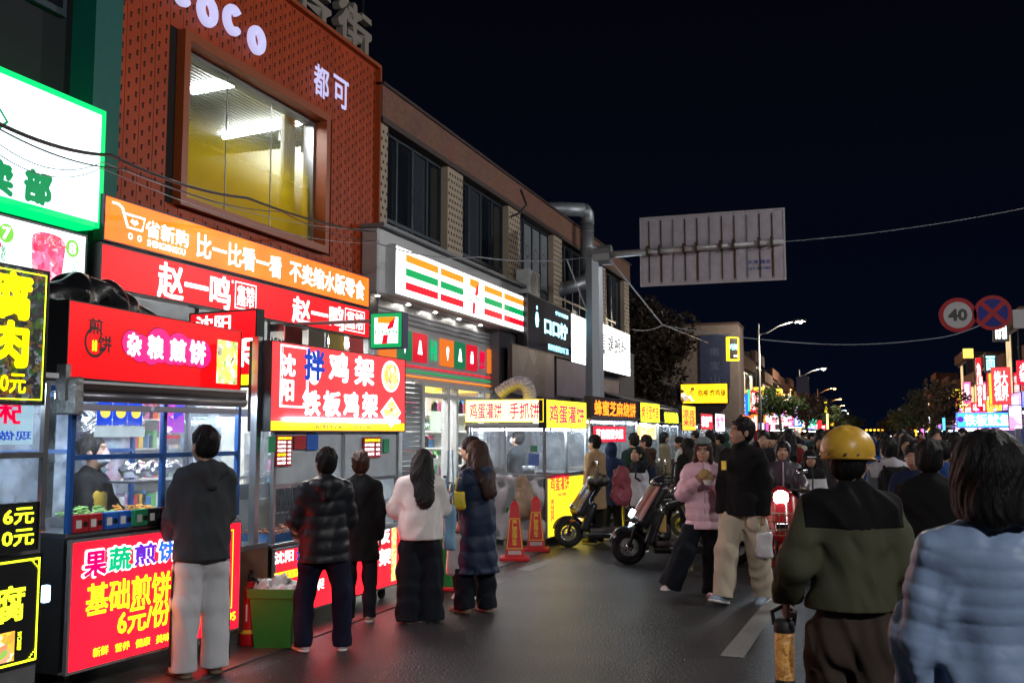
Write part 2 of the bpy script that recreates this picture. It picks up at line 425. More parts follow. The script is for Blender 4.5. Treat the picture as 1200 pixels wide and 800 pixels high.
def person(label, loc, face, H=1.7, top=None, pants=None, shoes=None, hair='short', hairm=None, skin='skin', arms=None, legs=None, lean=0.0,
           head=(0, 0), hat=None, res=0.012, group=None, dup_of=None, mask=False, glasses=False, extra=None, category='person', body_w=1.0, no_face=False, sit=None, apron=None):
    """face = heading in degrees, 0 looks along +y (up the street), 90 looks to -x (the shops)"""
    root = thing('person', label, category, loc, R(face), group)
    s = H / 1.72; s0 = s; hs = s * 1.07; b = body_w
    top = dict(dict(m=None, hem=0.80, rad=0.155, arm=0.058, flare=0.01, band=None, fold=0.007, hood=None, collar=0.0, zip=None, cuff=None), **(top or {}))
    pants = dict(dict(m=None, r0=0.095, r1=0.07, fold=0.007), **(pants or {}))
    arms = arms or {}; legs = legs or {}
    dfa = lambda sg: dict(u=(0.16 * sg, 0.03, -1), f=(0.04 * sg, 0.18, -1), n=(-sg, 0.1, 0), curl=0.5)
    dfl = lambda sg: dict(t=(0.05 * sg, 0.03, -1), k=(0.0, -0.05, -1), yaw=-8 * sg)
    # legs: hang from the pelvis, then lift so that the lower foot stands on the ground
    pel = V3(0, 0, 0.93 * s); J = {}
    for sg, nm in ((1, 'R'), (-1, 'L')):
        q = dict(dfl(sg), **legs.get(nm, {})); hip = pel + V3(0.088 * sg * s * b, 0, -0.02 * s)
        kn = hip + nrm(q['t']) * 0.42 * s; an = kn + nrm(q['k']) * 0.41 * s; J[nm] = [hip, kn, an, q]
    low = min(J['R'][2][2] - (J['R'][3].get('toe', 0) < -20) * 0.06, J['L'][2][2] - (J['L'][3].get('toe', 0) < -20) * 0.06)
    dz = (0.085 * s - low) if sit is None else (sit - pel[2])
    pel = pel + V3(0, 0, dz)
    for nm in 'RL':
        for i in range(3): J[nm][i] = J[nm][i] + V3(0, 0, dz)
    tl = lambda p: pel + rotx(V3(*p) * s0, -R(lean))          # above the pelvis, leaning
    waist, chest, neck0, neck1 = tl((0, 0, .12)), tl((0, 0, .33)), tl((0, -.005, .50)), tl((0, .01, .585))
    yaw, pit = head; Mh = np.array(Matrix.Rotation(R(yaw), 3, 'Z') @ Matrix.Rotation(-R(pit) - R(lean) * 0.5, 3, 'X'), np.float32)
    hc = neck1 + Mh @ (V3(0, .012, .085) * s)
    T = (hc, Mh)
    sh = {sg: tl((.158 * sg * b, -.005, .442)) for sg in (1, -1)}
    A = {}
    for sg, nm in ((1, 'R'), (-1, 'L')):
        q = dict(dfa(sg), **arms.get(nm, {})); e = sh[sg] + nrm(q['u']) * 0.275 * s; w = e + nrm(q['f']) * 0.245 * s
        A[nm] = (sh[sg], e, w, q)
    # --- body
    hr = min(res, 0.0065) if res < 0.02 else res
    pr, sb = head_prims(T, hs)
    tor = [rc(pel, chest, .105 * s, .12 * s, (V3(0, 1, 0), .72)), rc(sh[1], sh[-1], .055 * s, .055 * s), rc(neck0, neck1 + Mh @ V3(0, 0, .03), .05 * s, .048 * s) + (.03,)]
    limbs = []; pk = top.get('pocket', ())
    for nm in 'RL':
        S_, e, w, q = A[nm]; limbs += [rc(S_, e, .042 * s, .035 * s), rc(e, w, .034 * s, .024 * s)]
        limbs += hand(w, q.get('hd', nrm(np.asarray(q['f'], np.float32))), q['n'], q['curl'], s * 1.02, (nm == 'R')) if res < 0.02 else [rc(w, w + nrm(q['f']) * .12 * s, .03 * s, .02 * s)]
        h, kn, an, lq = J[nm]; limbs += [rc(h, kn, .065 * s, .045 * s), rc(kn, an, .042 * s, .03 * s)]
    sob('body', SKIN[skin], root, pr + tor + limbs, k=.014, subs=sb, res=hr)
    # --- face details
    s = hs
    if not no_face:
        c = lambda *p: hc + Mh @ (V3(*p) * s)
        for sg in (1, -1):
            V, Q = solid([el(c(.03 * sg, .0815, .011), V3(.0125, .006, .0048) * s, Mh)], res=.003); link_mesh('eye', fast_mesh('eye', V, Q), SKIN['eye'], root)
            V, Q = solid([rc(c(.016 * sg, .0885, .028), c(.045 * sg, .078, .03), .0032 * s, .0026 * s)], res=.0028); link_mesh('eyebrow', fast_mesh('eyebrow', V, Q), SKIN['brow'], root)
        if not mask:
            V, Q = solid([el(c(0, .0925, -.0635), V3(.02, .006, .0075) * s, Mh)], res=.003); link_mesh('mouth', fast_mesh('mouth', V, Q), SKIN['lip'], root)
        else:
            V, Q = solid([el(c(0, .055, -.052), V3(.066, .057, .056) * s, Mh)], res=.007, cuts=[lambda P: -((P - hc) @ (Mh @ V3(0, 1, 0)) - .0 * s)]); link_mesh('face_mask', fast_mesh('face_mask', V, Q), SKIN['mask'], root)
        if glasses:
            mb = MB()
            for sg in (1, -1):
                pts = [tuple(c(.031 * sg + .024 * math.cos(a), .101 - .012 * abs(math.cos(a)) , .01 + .019 * math.sin(a))) for a in np.linspace(0, 2 * math.pi, 17)]
                mb.tube(pts, .0026, 5, False); mb.tube([c(.055 * sg, .09, .014), c(.076 * sg, 0, .01)], .0026, 5)
            mb.tube([c(-.008, .103, .012), c(.008, .103, .012)], .0017, 5)
            mb.build('glasses', mat('glasses_frame', (.04, .03, .03), .3), root, True)
    s = s0
    # --- trousers
    if pants['m'] is not None:
        r0, r1 = pants['r0'] * s, pants['r1'] * s; P_ = [rc(pel + V3(0, 0, .10 * s), pel + V3(0, 0, -.03 * s), .118 * s * b, .12 * s * b, (V3(0, 1, 0), .78))]
        for nm in 'RL':
            h, kn, an, q = J[nm]; km = kn + V3(0, .0, 0)
            dn = nrm(an - kn); end = an + dn * pants.get('len', .045) * s
            P_ += [rc(h + V3(0, -.01, .0), h * .6 + km * .4 , min(r0, .082 * s), r0 * .97) + (.05,), rc(h * .6 + km * .4, km, r0 * .97, (r0 * .45 + r1 * .55)) + (.05,), rc(km, end, r0 * .45 + r1 * .55, r1) + (.04,)]
        cut = []
        for nm in 'RL':
            h, kn, an, q = J[nm]; dn = nrm(an - kn); e0 = an + dn * pants.get('len', .045) * s
            cut.append((dn, e0, kn))
        zt = 9.0 if top['m'] is None or sit is not None else max(top['hem'] * s + dz + .05, .45 * s)
        def cutf(P, cut=cut, s=s, zt=zt):
            r = np.full(len(P), -1.0, np.float32)
            for dn, e0, kn in cut:
                near = np.linalg.norm(P - e0, axis=1) < .17 * s
                r = np.where(near, np.maximum(r, (P - e0) @ dn), r)
            return np.maximum(np.maximum(r, .012 - P[:, 2]), P[:, 2] - zt)
        sd = rnd.random() * 6; fo = folds(pants['fold'], sd, .8)
        o = sob('trousers', pants['m'], root, P_, k=.03, cuts=[cutf], disp=fo, res=res)
        if pants.get('stripes'):
            for nm in pants['stripes']:
                h, kn, an, q = J[nm]; sg = 1 if nm == 'R' else -1; mb = MB()
                rk = (r0 * .45 + r1 * .55)
                for j in range(3):
                    yo = (j - 1) * .016; m_ = (h + kn) / 2; m2 = (kn + an) / 2
                    def on(p, r): return p + V3(sg * (math.sqrt(max(0, r * r - yo * yo)) + .006), yo, 0)
                    pts = [on(h + V3(0, 0, .02), r0), on(m_, (r0 + rk) / 2), on(kn, rk), on(m2, (rk + r1) / 2), on(an + V3(0, 0, .0), r1)]
                    mb.tube(pts, .0042 * s, 6)
                mb.build('side_stripe', SKIN['stripe'], root)
    # --- shoes
    for nm in 'RL':
        h, kn, an, q = J[nm]; fy = R(q.get('yaw', 0)); toe = R(q.get('toe', 0)); sh_ = (shoes or {}); sz = sh_.get('size', 1.0)
        fd = rotz(rotx((0, 1, 0), toe), fy); up = rotz(rotx((0, 0, 1), toe), fy)
        a0 = an - up * .045 * s; z0 = an - up * .085 * s
        mf = sz * s
        pr_ = [rc(a0 - fd * .035 * mf, a0 + fd * .06 * mf, .042 * mf, .04 * mf), rc(a0 + fd * .05 * mf - up * .008 * mf, a0 + fd * .15 * mf - up * .014 * mf, .04 * mf, .034 * mf, (up, .8)), rc(an, an - up * .03 * s, .042 * mf, .045 * mf)]
        cutb = lambda P, z0=z0, up=up: (z0 + up * .022 * s - P) @ up
        o = sob('shoe', (shoes or {}).get('m') or SKIN['stripe'], root, pr_, k=.025, cuts=[cutb], res=min(res, .008) if res < .02 else res * .8)
        so = solid([rc(z0 + up * .012 * s - fd * .035 * mf, z0 + up * .012 * s + fd * .15 * mf, .045 * mf, .041 * mf)], cuts=[lambda P, z0=z0, up=up: (z0 + up * .001 - P) @ up, lambda P, z0=z0, up=up: (P - z0 - up * sh_.get('sole_h', .024) * s) @ up], res=min(res, .008) if res < .02 else res * .8)
        if len(so[1]): link_mesh('sole', fast_mesh('sole', *so), sh_.get('sole') or SKIN['sole'], o)
    # --- top garment
    if top['m'] is not None:
        r = top['rad'] * s * b; ra = top['arm'] * s; hemz = top['hem'] * s + (dz if sit is None else dz); bd = top['band']
        down = rotx(V3(0, 0, -1), -R(lean) * 0.6)
        hb = pel + V3(0, 0, min(.0, hemz - pel[2]) - .0) + V3(0, -.005, 0)
        flat = top.get('flat', .74)
        P_ = [rc(tl((0, -.005, .36)), pel + V3(0, 0, .02), r, r * 1.0, (V3(0, 1, 0), flat), bd) + (.05,)]
        if hemz < pel[2] - .05: P_ += [rc(pel + V3(0, 0, .02), V3(pel[0], pel[1], hemz - .05), r, r + top['flare'] * 3 * s, (V3(0, 1, 0), flat + .04), bd) + (.06,)]
        else: P_ += [rc(pel + V3(0, 0, .05), V3(pel[0], pel[1], hemz - .03), r, r + top['flare'] * s, (V3(0, 1, 0), flat), bd) + (.05,)]
        P_ += [rc(sh[1] + V3(-.03, 0, -.015), sh[-1] + V3(.03, 0, -.015), ra * .95, ra * .95) + (.06,), rc(tl((.1 * b, -.01, .435)), tl((.035, -.01, .515)), .058 * s, .052 * s) + (.05,), rc(tl((-.1 * b, -.01, .435)), tl((-.035, -.01, .515)), .058 * s, .052 * s) + (.05,)]
        for nm in 'RL':
            S_, e, w, q = A[nm]
            P_ += [rc(S_, e, ra * .98, ra, None, bd) + (.04,), rc(e, w + nrm(w - e) * top.get('sleeve', .0) * s, ra, ra * top.get('taper', .72), None, bd) + (.02,)]
        if top['collar']:
            P_ += [rc(neck0, neck0 + (neck1 - neck0) * (top['collar']), .066 * s, .068 * s) + (.02,)]
        if top['hood'] == 'down':
            for kk in range(7):
                a = math.pi * (0.08 + .84 * kk / 6); a2 = math.pi * (0.08 + .84 * (kk + 1) / 6)
                f_ = lambda a: tl((.1 * math.cos(a), -.02 - .085 * math.sin(a), .52 - .035 * math.sin(a)))
                if kk < 6: P_ += [rc(f_(a), f_(a2), (.040 + .026 * math.sin(a)) * s, (.040 + .026 * math.sin(a2)) * s) + (.022,)]
            P_ += [rc(tl((0, -.115, .50)), tl((0, -.15, .40)), .08 * s, .045 * s, (V3(0, 1, 0), .75)) + (.02,)]
        cuts = [lambda P: (hemz - P[:, 2])]
        subs = []
        if top['hood'] == 'up':
            P_ += [el(hc + Mh @ (V3(0, -.03, .01) * s), V3(.108, .125, .145) * s, Mh) + (.02,), rc(neck0, hc, .085 * s, .09 * s) + (.03,)]
            subs = [el(hc + Mh @ (V3(0, .085, -.008) * s), V3(.074, .10, .103) * s, Mh)]
        sd = rnd.random() * 6; fo = folds(top['fold'], sd)
        rr = res * top.get('resk', 1.0)
        o = sob('jacket' if not top.get('name') else top['name'], top['m'], root, P_, subs=subs, k=.03, cuts=cuts, disp=fo, res=rr, ksub=.015)
        if top.get('yoke') is not None:
            zc = tl((0, 0, .36))[2]
            P2 = [(p[0], p[1], p[2]) + tuple(p[3:]) for p in P_]
            sh_r = lambda P: fo(P) - .004
            V, Q = solid(P2, k=.03, cuts=[lambda P: zc + .02 * np.abs(P[:, 0]) - P[:, 2], lambda P: np.abs(P[:, 0]) - .235 * s], disp=sh_r, res=rr)
            link_mesh('yoke', fast_mesh('yoke', V, Q), top['yoke'], root)
        if top['zip'] is not None:
            V, Q = solid([rc(tl((0, 0, .36)), pel + V3(0, 0, .02), r, r, (V3(0, 1, 0), flat)), rc(pel, V3(0, 0, hemz), r, r + top['flare'] * s, (V3(0, 1, 0), flat)), rc(tl((0, 0, .44)), neck1, .085 * s, .07 * s)], k=.05, cuts=[lambda P: np.abs(P[:, 0]) - .009, lambda P: -P[:, 1], lambda P: hemz - P[:, 2]], disp=lambda P: -.004 * s + 0 * P[:, 0], res=.006)
            link_mesh('zip', fast_mesh('zip', V, Q), top['zip'], root)
        if top['cuff'] is not None:
            for nm in 'RL':
                S_, e, w, q = A[nm]; d = nrm(w - e); V, Q = solid([rc(w - d * .015, w + d * .012, ra * .74, ra * .68)], res=.008, cuts=[lambda P, w=w, d=d: (P - w - d * .02) @ d]); link_mesh('cuff', fast_mesh('cuff', V, Q), top['cuff'], root)
        if top.get('fur') is not None:
            mb = MB(); rg = random.Random(3)
            for i in range(420):
                a = math.pi * rg.random(); p = tl((.11 * math.cos(a), -.03 - .09 * math.sin(a), .545 - .03 * math.sin(a))); d = V3(rg.gauss(0, 1), rg.gauss(0, 1), rg.gauss(0, 1)); d = nrm(d) * .035
                mb.tube([p, p + d], .004, 3, False, .0008)
            mb.build('fur_trim', top['fur'], root)
    if apron is not None:
        V, Q = solid([rc(tl((0, 0, .30)), pel + V3(0, 0, -.35), top['rad'] * s, top['rad'] * s, (V3(0, 1, 0), .74))], cuts=[lambda P: -P[:, 1] + .03, lambda P: np.abs(P[:, 0]) - .12], disp=lambda P: -.008 + 0 * P[:, 0], res=res)
        link_mesh('apron', fast_mesh('apron', V, Q), apron, root)
    # --- hair
    s = hs
    hm = hairm or HAIRM; c = lambda *p: hc + Mh @ (V3(*p) * s); E = lambda p, r_: el(c(*p), V3(*r_) * s, Mh)
    def strand(P):
        q = (P - hc) @ Mh; a = np.arctan2(q[:, 0], q[:, 1] + .02)
        return -.0028 * np.sin(a * 26 + 7 * np.sin(q[:, 2] * 22)) - .003 * np.sin(a * 9 + q[:, 2] * 30)
    fc = E((0, .115, -.05), (.068, .085, .083)); hres = .007 if res < .02 else res * .7
    if hair == 'short':
        rg = random.Random(hash(label) % 997); tuft = []
        for i in range(26 if res < .02 else 8):
            a = rg.uniform(0, 6.28); e_ = rg.uniform(.25, 1.5); v = V3(math.cos(a) * math.cos(e_), math.sin(a) * math.cos(e_), math.sin(e_)); p = V3(0, -.012, .035) + v * V3(.08, .096, .092)
            tuft.append(rc(c(*p), c(*(p + v * .012 + V3(rg.uniform(-.02, .02), rg.uniform(-.005, .025), .0))), .016 * s, .005 * s) + (.012,))
        sob('hair', hm, root, [E((0, -.014, .04), (.086, .102, .097)), E((0, -.035, -.012), (.08, .072, .075))] + tuft, k=.02, subs=[E((0, .105, -.045), (.072, .078, .083)), E((.085, .03, -.065), (.03, .045, .05)), E((-.085, .03, -.065), (.03, .045, .05))], disp=strand, res=hres)
    elif hair == 'bob':
        sob('hair', hm, root, [E((0, -.018, .035), (.097, .112, .104)), rc(c(0, -.035, .0), c(0, -.045, -.09), .1 * s, .098 * s) + (.03,), rc(c(.066, .0, -.02), c(.07, .015, -.09), .033 * s, .026 * s) + (.03,), rc(c(-.066, .0, -.02), c(-.07, .015, -.09), .033 * s, .026 * s) + (.03,)], k=.03, subs=[fc, E((0, .06, -.12), (.055, .1, .1))], disp=strand, cuts=[lambda P: -((P - hc) @ (Mh @ V3(0, 0, 1))) - .135 * s + .008 * np.sin(60 * P[:, 0])], res=hres)
    elif hair == 'long':
        ln = -.34
        sob('hair', hm, root, [E((0, -.016, .036), (.09, .106, .102)), rc(c(0, -.045, .0), hc + V3(0, -.085, -.12) * s, .092 * s, .10 * s, (V3(0, 1, 0), .75)) + (.04,), rc(hc + V3(0, -.105, -.12) * s, hc + V3(.015, -.185, -.34) * s, .108 * s, .09 * s, (V3(0, 1, 0), .42)) + (.05,),
             rc(c(.066, .0, -.02), c(.08, .01, -.22), .03 * s, .022 * s) + (.02,), rc(c(-.066, .0, -.02), c(-.08, .01, -.22), .03 * s, .022 * s) + (.02,)], k=.03, subs=[fc], disp=strand, res=hres)
    elif hair == 'bun':
        sob('hair', hm, root, [E((0, -.014, .036), (.085, .102, .096)), E((0, -.09, .075), (.04, .04, .04))], k=.015, subs=[fc, E((0, .1, -.03), (.07, .08, .09))], disp=strand, res=hres)
    # --- hats
    if hat:
        kind, hmt = hat[0], hat[1]
        if kind == 'beanie': sob('beanie', hmt, root, [E((0, -.012, .042), (.09, .105, .1))], cuts=[lambda P: .012 * s - (P - hc) @ (Mh @ V3(0, .15, 1))], disp=folds(.002), res=.009)
        if kind == 'cap':
            sob('cap', hmt, root, [E((0, -.012, .045), (.091, .106, .092))], cuts=[lambda P: .03 * s - (P - hc) @ (Mh @ V3(0, 0, 1))], res=.008)
            sob('visor', hat[2], root, [rc(c(0, .07, .036), c(0, .135, .026), .07 * s, .055 * s, (Mh @ V3(0, 0, 1), .12))], res=.006)
        if kind == 'helmet':
            o = sob('hard_hat', hmt, root, [E((0, -.01, .055), (.118, .138, .112)), rc(c(0, .04, .148), c(0, -.09, .142), .014 * s, .014 * s) + (.02,)], cuts=[lambda P: .012 * s - (P - hc) @ (Mh @ V3(0, 0, 1))], res=.006)
            sob('brim', hmt, o, [rc(c(0, .0, .016), c(0, .045, .014), .126 * s, .118 * s, (Mh @ V3(0, 0, 1), .09)), E((0, .105, .012), (.09, .065, .01)) + (.01,)], res=.005)
            for a in (-2.6, -2.1, -1.35, -.9, 2.4): 
                mb = MB(); p = c(.119 * math.cos(a), -.01 + .139 * math.sin(a), .035); q = c(.124 * math.cos(a), -.01 + .145 * math.sin(a), .035); mb.tube([p, q], .005, 8); mb.build('rivet', SKIN['metal'], o)
        if kind == 'cap_white': pass
    root['_j'] = 0; del root['_j']
    info = dict(root=root, hc=hc, Mh=Mh, A=A, J=J, pel=pel, tl=tl, s=s0)
    return info
def to_world(info, p):
    r = info['root']; v = Matrix.Rotation(r.rotation_euler[2], 3, 'Z') @ Vector([float(x) for x in p]); return v + r.location
def copy_thing(root, loc, rz, label, group=None, swap=None, scale=1.0):
    c = root.copy(); COL.objects.link(c); c.location = loc; c.rotation_euler = (0, 0, rz); c['label'] = label; c.scale = (scale,) * 3
    if group: c['group'] = group
    elif 'group' in c: del c['group']
    for ch in root.children:
        d = ch.copy(); COL.objects.link(d); d.parent = c
        st = d.name.split('.')[0]
        if swap and st in swap and swap[st] is not None: own_mat(d, swap[st])
        for g in ch.children:
            e = g.copy(); COL.objects.link(e); e.parent = d
    return c
SKIN = dict(
    skin=mat('skin', (0.42, 0.25, 0.17), .5, bump=.05, scale=80, var=.06), eye=mat('eye_dark', (0.02, 0.015, 0.012), .2, var=0), brow=mat('eyebrow_hair', (0.02, 0.015, 0.012), .8, var=0),
    lip=mat('lips', (0.35, 0.12, 0.11), .45, var=.05), mask=mat('mask_white', (0.75, 0.8, 0.85), .8), metal=mat('thin_metal', (0.5, 0.5, 0.52), .3, 1.0, var=0),
    stripe=mat('stripe_black', (0.015, 0.015, 0.018), .7), sole=mat('sole_white', (0.7, 0.7, 0.68), .6))
HAIRM = mat('black_hair', (0.006, 0.005, 0.006), .5, spec=.25, bump=.7, scale=220, stretch=(1, 1, .08), var=.5)
BROWNHAIR = mat('brown_hair', (0.035, 0.013, 0.008), .5, spec=.25, bump=.7, scale=220, stretch=(1, 1, .08), var=.5)
def cloth(name, col, rough=.8, bump=.35, scale=260, sheen=.1): return mat(name, col, rough, bump=bump, scale=scale, var=.18, spec=.12)
def shiny(name, col, rough=.42): return mat(name, col, rough, bump=.16, scale=34, var=.12, detail=6, spec=.32)
# ------------------------------------------------------------------ ground
def plane(name, x0, x1, y0, y1, z, m, **k):
    mb = MB(); mb.quad((x0, y0, z), (x1, y0, z), (x1, y1, z), (x0, y1, z)); o = mb.build(name, m); return tag(o, kind='structure')
def asphalt():
    m, n, l, b = _new('asphalt'); tc = n.new('ShaderNodeTexCoord')
    a = n.new('ShaderNodeTexNoise'); a.inputs['Scale'].default_value = 0.55; a.inputs['Detail'].default_value = 5; l.new(tc.outputs['Object'], a.inputs[0])
    g = n.new('ShaderNodeTexNoise'); g.inputs['Scale'].default_value = 95; g.inputs['Detail'].default_value = 3; l.new(tc.outputs['Object'], g.inputs[0])
    v = n.new('ShaderNodeTexVoronoi'); v.inputs['Scale'].default_value = 75; l.new(tc.outputs['Object'], v.inputs[0])
    cr = n.new('ShaderNodeMapRange'); cr.inputs[1].default_value = .25; cr.inputs[2].default_value = .75; cr.inputs[3].default_value = .27; cr.inputs[4].default_value = .42
    l.new(a.outputs[0], cr.inputs[0]); l.new(cr.outputs[0], b.inputs['Roughness'])
    mx = n.new('ShaderNodeMix'); mx.data_type = 'RGBA'; mx.inputs[6].default_value = (.015, .016, .02, 1); mx.inputs[7].default_value = (.055, .056, .062, 1)
    ad = n.new('ShaderNodeMath'); ad.operation = 'MULTIPLY_ADD'; ad.inputs[1].default_value = .5; l.new(g.outputs[0], ad.inputs[0])
    m2 = n.new('ShaderNodeMath'); m2.operation = 'MULTIPLY'; m2.inputs[1].default_value = .5; l.new(a.outputs[0], m2.inputs[0]); l.new(m2.outputs[0], ad.inputs[2])
    l.new(ad.outputs[0], mx.inputs[0]); l.new(mx.outputs[2], b.inputs['Base Color'])
    bp = n.new('ShaderNodeBump'); bp.inputs['Strength'].default_value = .8; bp.inputs['Distance'].default_value = .008
    l.new(v.outputs['Distance'], bp.inputs['Height']); l.new(bp.outputs[0], b.inputs['Normal'])
    b.inputs['Specular IOR Level'].default_value = .55
    return m
ASPH = asphalt()
EDGE = -4.33
plane('ground', -600, 600, -300, 900, -0.02, mat('dark_ground', (.05, .05, .05), .9, bump=.2))
plane('road', EDGE, 9.6, -8, 400, 0.0, ASPH)
pv = mat('pavement_concrete', (.075, .07, .07), .42, bump=.35, scale=60, var=.35)
for i in range(34):
    mb = MB(); y0 = 1.0 + i * 1.2; mb.box(-9.5, EDGE - .004, y0 + .004, y0 + 1.196, -.05, .012); tag(mb.build('pavement_slab' if i else 'pavement', pv), kind='structure')
plane('pavement', -9.5, EDGE, 41.9, 300, .008, pv)
mb = MB(); mb.box(9.6, 16, 10, 300, -.05, .12); tag(mb.build('pavement', pv), kind='structure')
wp = mat('worn_road_paint', (.2, .2, .2), .6, bump=.3, scale=50, var=.4)
for pts in ([(843, 768), (871, 770), (931, 686), (913, 685)], [(606, 667), (622, 669), (652, 656), (641, 655)], [(560, 690), (567, 692), (590, 681), (584, 679)]):
    mb = MB(); mb.quad(*[tuple(G(x, y, .004)) for x, y in pts]); tag(mb.build('road_marking', wp), kind='structure')
for k in range(9):
    y0 = 17 + k * 8; x0 = 3.0; mb = MB(); mb.quad((x0, y0, .004), (x0 + .15, y0, .004), (x0 + .15, y0 + 3, .004), (x0, y0 + 3, .004)); tag(mb.build('road_marking', wp), kind='structure')

# ------------------------------------------------------------------ shared materials
WHITE_L = emis('lightbox_white', (.86, .95, 1.0), 3.2, .12)
RED_L = emis('lightbox_red', (1.0, .003, .007), 1.3, .25)
ORG_L = emis('lightbox_orange', (1.0, .10, .006), 2.0, .25)
YEL_L = emis('lightbox_yellow', (1.0, .72, .015), 1.5, .2)
T_W = emis('letter_white', (1, .97, .97), 1.7, 0, False)
T_Y = emis('letter_yellow', (1, .72, .01), 1.7, 0, False)
T_Y2 = emis('letter_lemon', (.85, 1, .02), 1.9, 0, False)
T_R = emis('letter_red', (.85, .0, .05), .75, 0, False)
T_B = emis('letter_blue', (.01, .06, .5), .6, 0, False)
T_G = emis('letter_green', (.0, .45, .16), .8, 0, False)
T_K = mat('letter_black', (.012, .012, .014), .5, var=0)
T_CY = emis('letter_cyan', (.3, .85, 1), 2.2, 0, False)
STEEL = mat('stainless_steel', (.55, .57, .6), .28, 1.0, bump=.12, scale=14, var=.15)
DKMET = mat('dark_metal', (.03, .032, .036), .4, .6)
GREYM = mat('grey_painted_metal', (.22, .23, .25), .45, .2, bump=.05)
WHITEP = mat('white_painted_metal', (.62, .64, .66), .4, bump=.03, scale=8)
BLUEP = mat('blue_painted_steel', (.015, .09, .33), .4, bump=.05, scale=20)
TUBE = emis('fluorescent_tube', (.82, .93, 1.0), 42.0, 0)
TUBE2 = emis('led_strip', (.75, .9, 1.0), 26.0, 0)
STL = emis('store_tube', (1, .96, .88), 55, 0)
GL = glass()
FILMG = glass('scratched_acrylic', (.9, .95, 1.0), .10, .1)
DARKGL = mat('dark_window_glass', (.012, .016, .022), .07, spec=.8, var=0)
MULL = mat('window_mullion', (.06, .085, .11), .4, .5)
TEAL = mat('teal_render', (.0, .12, .11), .6, bump=.1)
CABLE = mat('black_cable', (.008, .008, .009), .5, var=0)

def lightbox(name, label, cat, fr, u0, u1, z0, z1, v=0.0, depth=.15, face=None, frame=None, group=None, fw=.02):
    """returns (thing, width, height); the face is at local y = 0, looking to -y"""
    t = thing(name, label, cat, fr.w(u0, v, z0), fr.rz, group); w, h = u1 - u0, z1 - z0
    MB().box(0, w, .012, depth, 0, h).build('casing', frame or DKMET, t)
    if fw:
        mb = MB(); mb.box(0, w, -.006, .012, h - fw, h); mb.box(0, w, -.006, .012, 0, fw); mb.box(0, fw, -.0065, .0115, fw, h - fw); mb.box(w - fw, w, -.0065, .0115, fw, h - fw)
        mb.build('frame', frame or DKMET, t)
    mb = MB(); mb.quad((fw, 0, fw), (w - fw, 0, fw), (w - fw, 0, h - fw), (fw, 0, h - fw)); o = mb.build('face_panel', face or WHITE_L, t)
    return t, w, h
def T(sg, s_, fx0, fx1, fz0, fz1, m, bold=.03, **k):
    t, w, h = sg; return text(s_, fx0 * w, fx1 * w, fz0 * h, fz1 * h, k.pop('y', 0), m, t, bold, **k)
def rect(sg, fx0, fx1, fz0, fz1, m, y=-.002, name='printed_patch'):
    t, w, h = sg; mb = MB(); mb.quad((fx0 * w, y, fz0 * h), (fx1 * w, y, fz0 * h), (fx1 * w, y, fz1 * h), (fx0 * w, y, fz1 * h)); return mb.build(name, m, t)
def disc(sg, fx, fz, r, m, y=-.002, name='printed_disc', rz_=None, n=28):
    t, w, h = sg; mb = MB(); sdf_disc(mb, fx * w, fz * h, r, rz_ or r, y, n); return mb.build(name, m, t)
def ring(sg, fx, fz, r0, r1, m, y=-.003, name='printed_ring', a0=0, a1=2 * math.pi):
    t, w, h = sg; mb = MB(); ring2d(mb, fx * w, fz * h, r0, r1, y, 28, a0, a1); return mb.build(name, m, t)
def border(sg, fx0, fx1, fz0, fz1, th, m, y=-.003, name='printed_border'):
    t, w, h = sg; mb = MB(); x0, x1, z0, z1 = fx0 * w, fx1 * w, fz0 * h, fz1 * h
    for q in ((x0, x1, z0, z0 + th), (x0, x1, z1 - th, z1), (x0, x0 + th, z0 + th, z1 - th), (x1 - th, x1, z0 + th, z1 - th)): mb.quad((q[0], y, q[2]), (q[1], y, q[2]), (q[1], y, q[3]), (q[0], y, q[3]))
    return mb.build(name, m, t)

# ------------------------------------------------------------------ left frontage (walls on the plane x = -7.5)
FB = Frame((-7.5, 0), 0)
H = FB.hit
def facade_box(name, mb, m, par): return mb.build(name, m, par)
# teal building at the left edge
t = thing('corner_building', 'dark green rendered building at the left edge behind the white lightbox, one tall black window', 'building', FB.w(2.0, 0, 0), FB.rz)
ue = H(122, 60)[0]; W_ = ue - 2.0 - .02
MB().box(0, W_, .05, 6, 0, 9.5).build('wall', mat('dark_render', (.010, .012, .018), .8, bump=.2), t)
u1 = H(88, 60)[0] - 2.0
MB().box(u1, W_, -.25, .05, 0, 9.6).build('pilaster', TEAL, t)
for i in range(4):
    f = MB(); x0 = .3 + i * (u1 - .4) / 4; x1 = x0 + (u1 - .4) / 4 - .06
    f.box(x0, x1, -.02, .05, 5.9, 9.3); fo = f.build('window', MULL, t)
    MB().box(x0 + .06, x1 - .06, -.03, -.02, 5.97, 9.24).build('pane', DARKGL, fo)

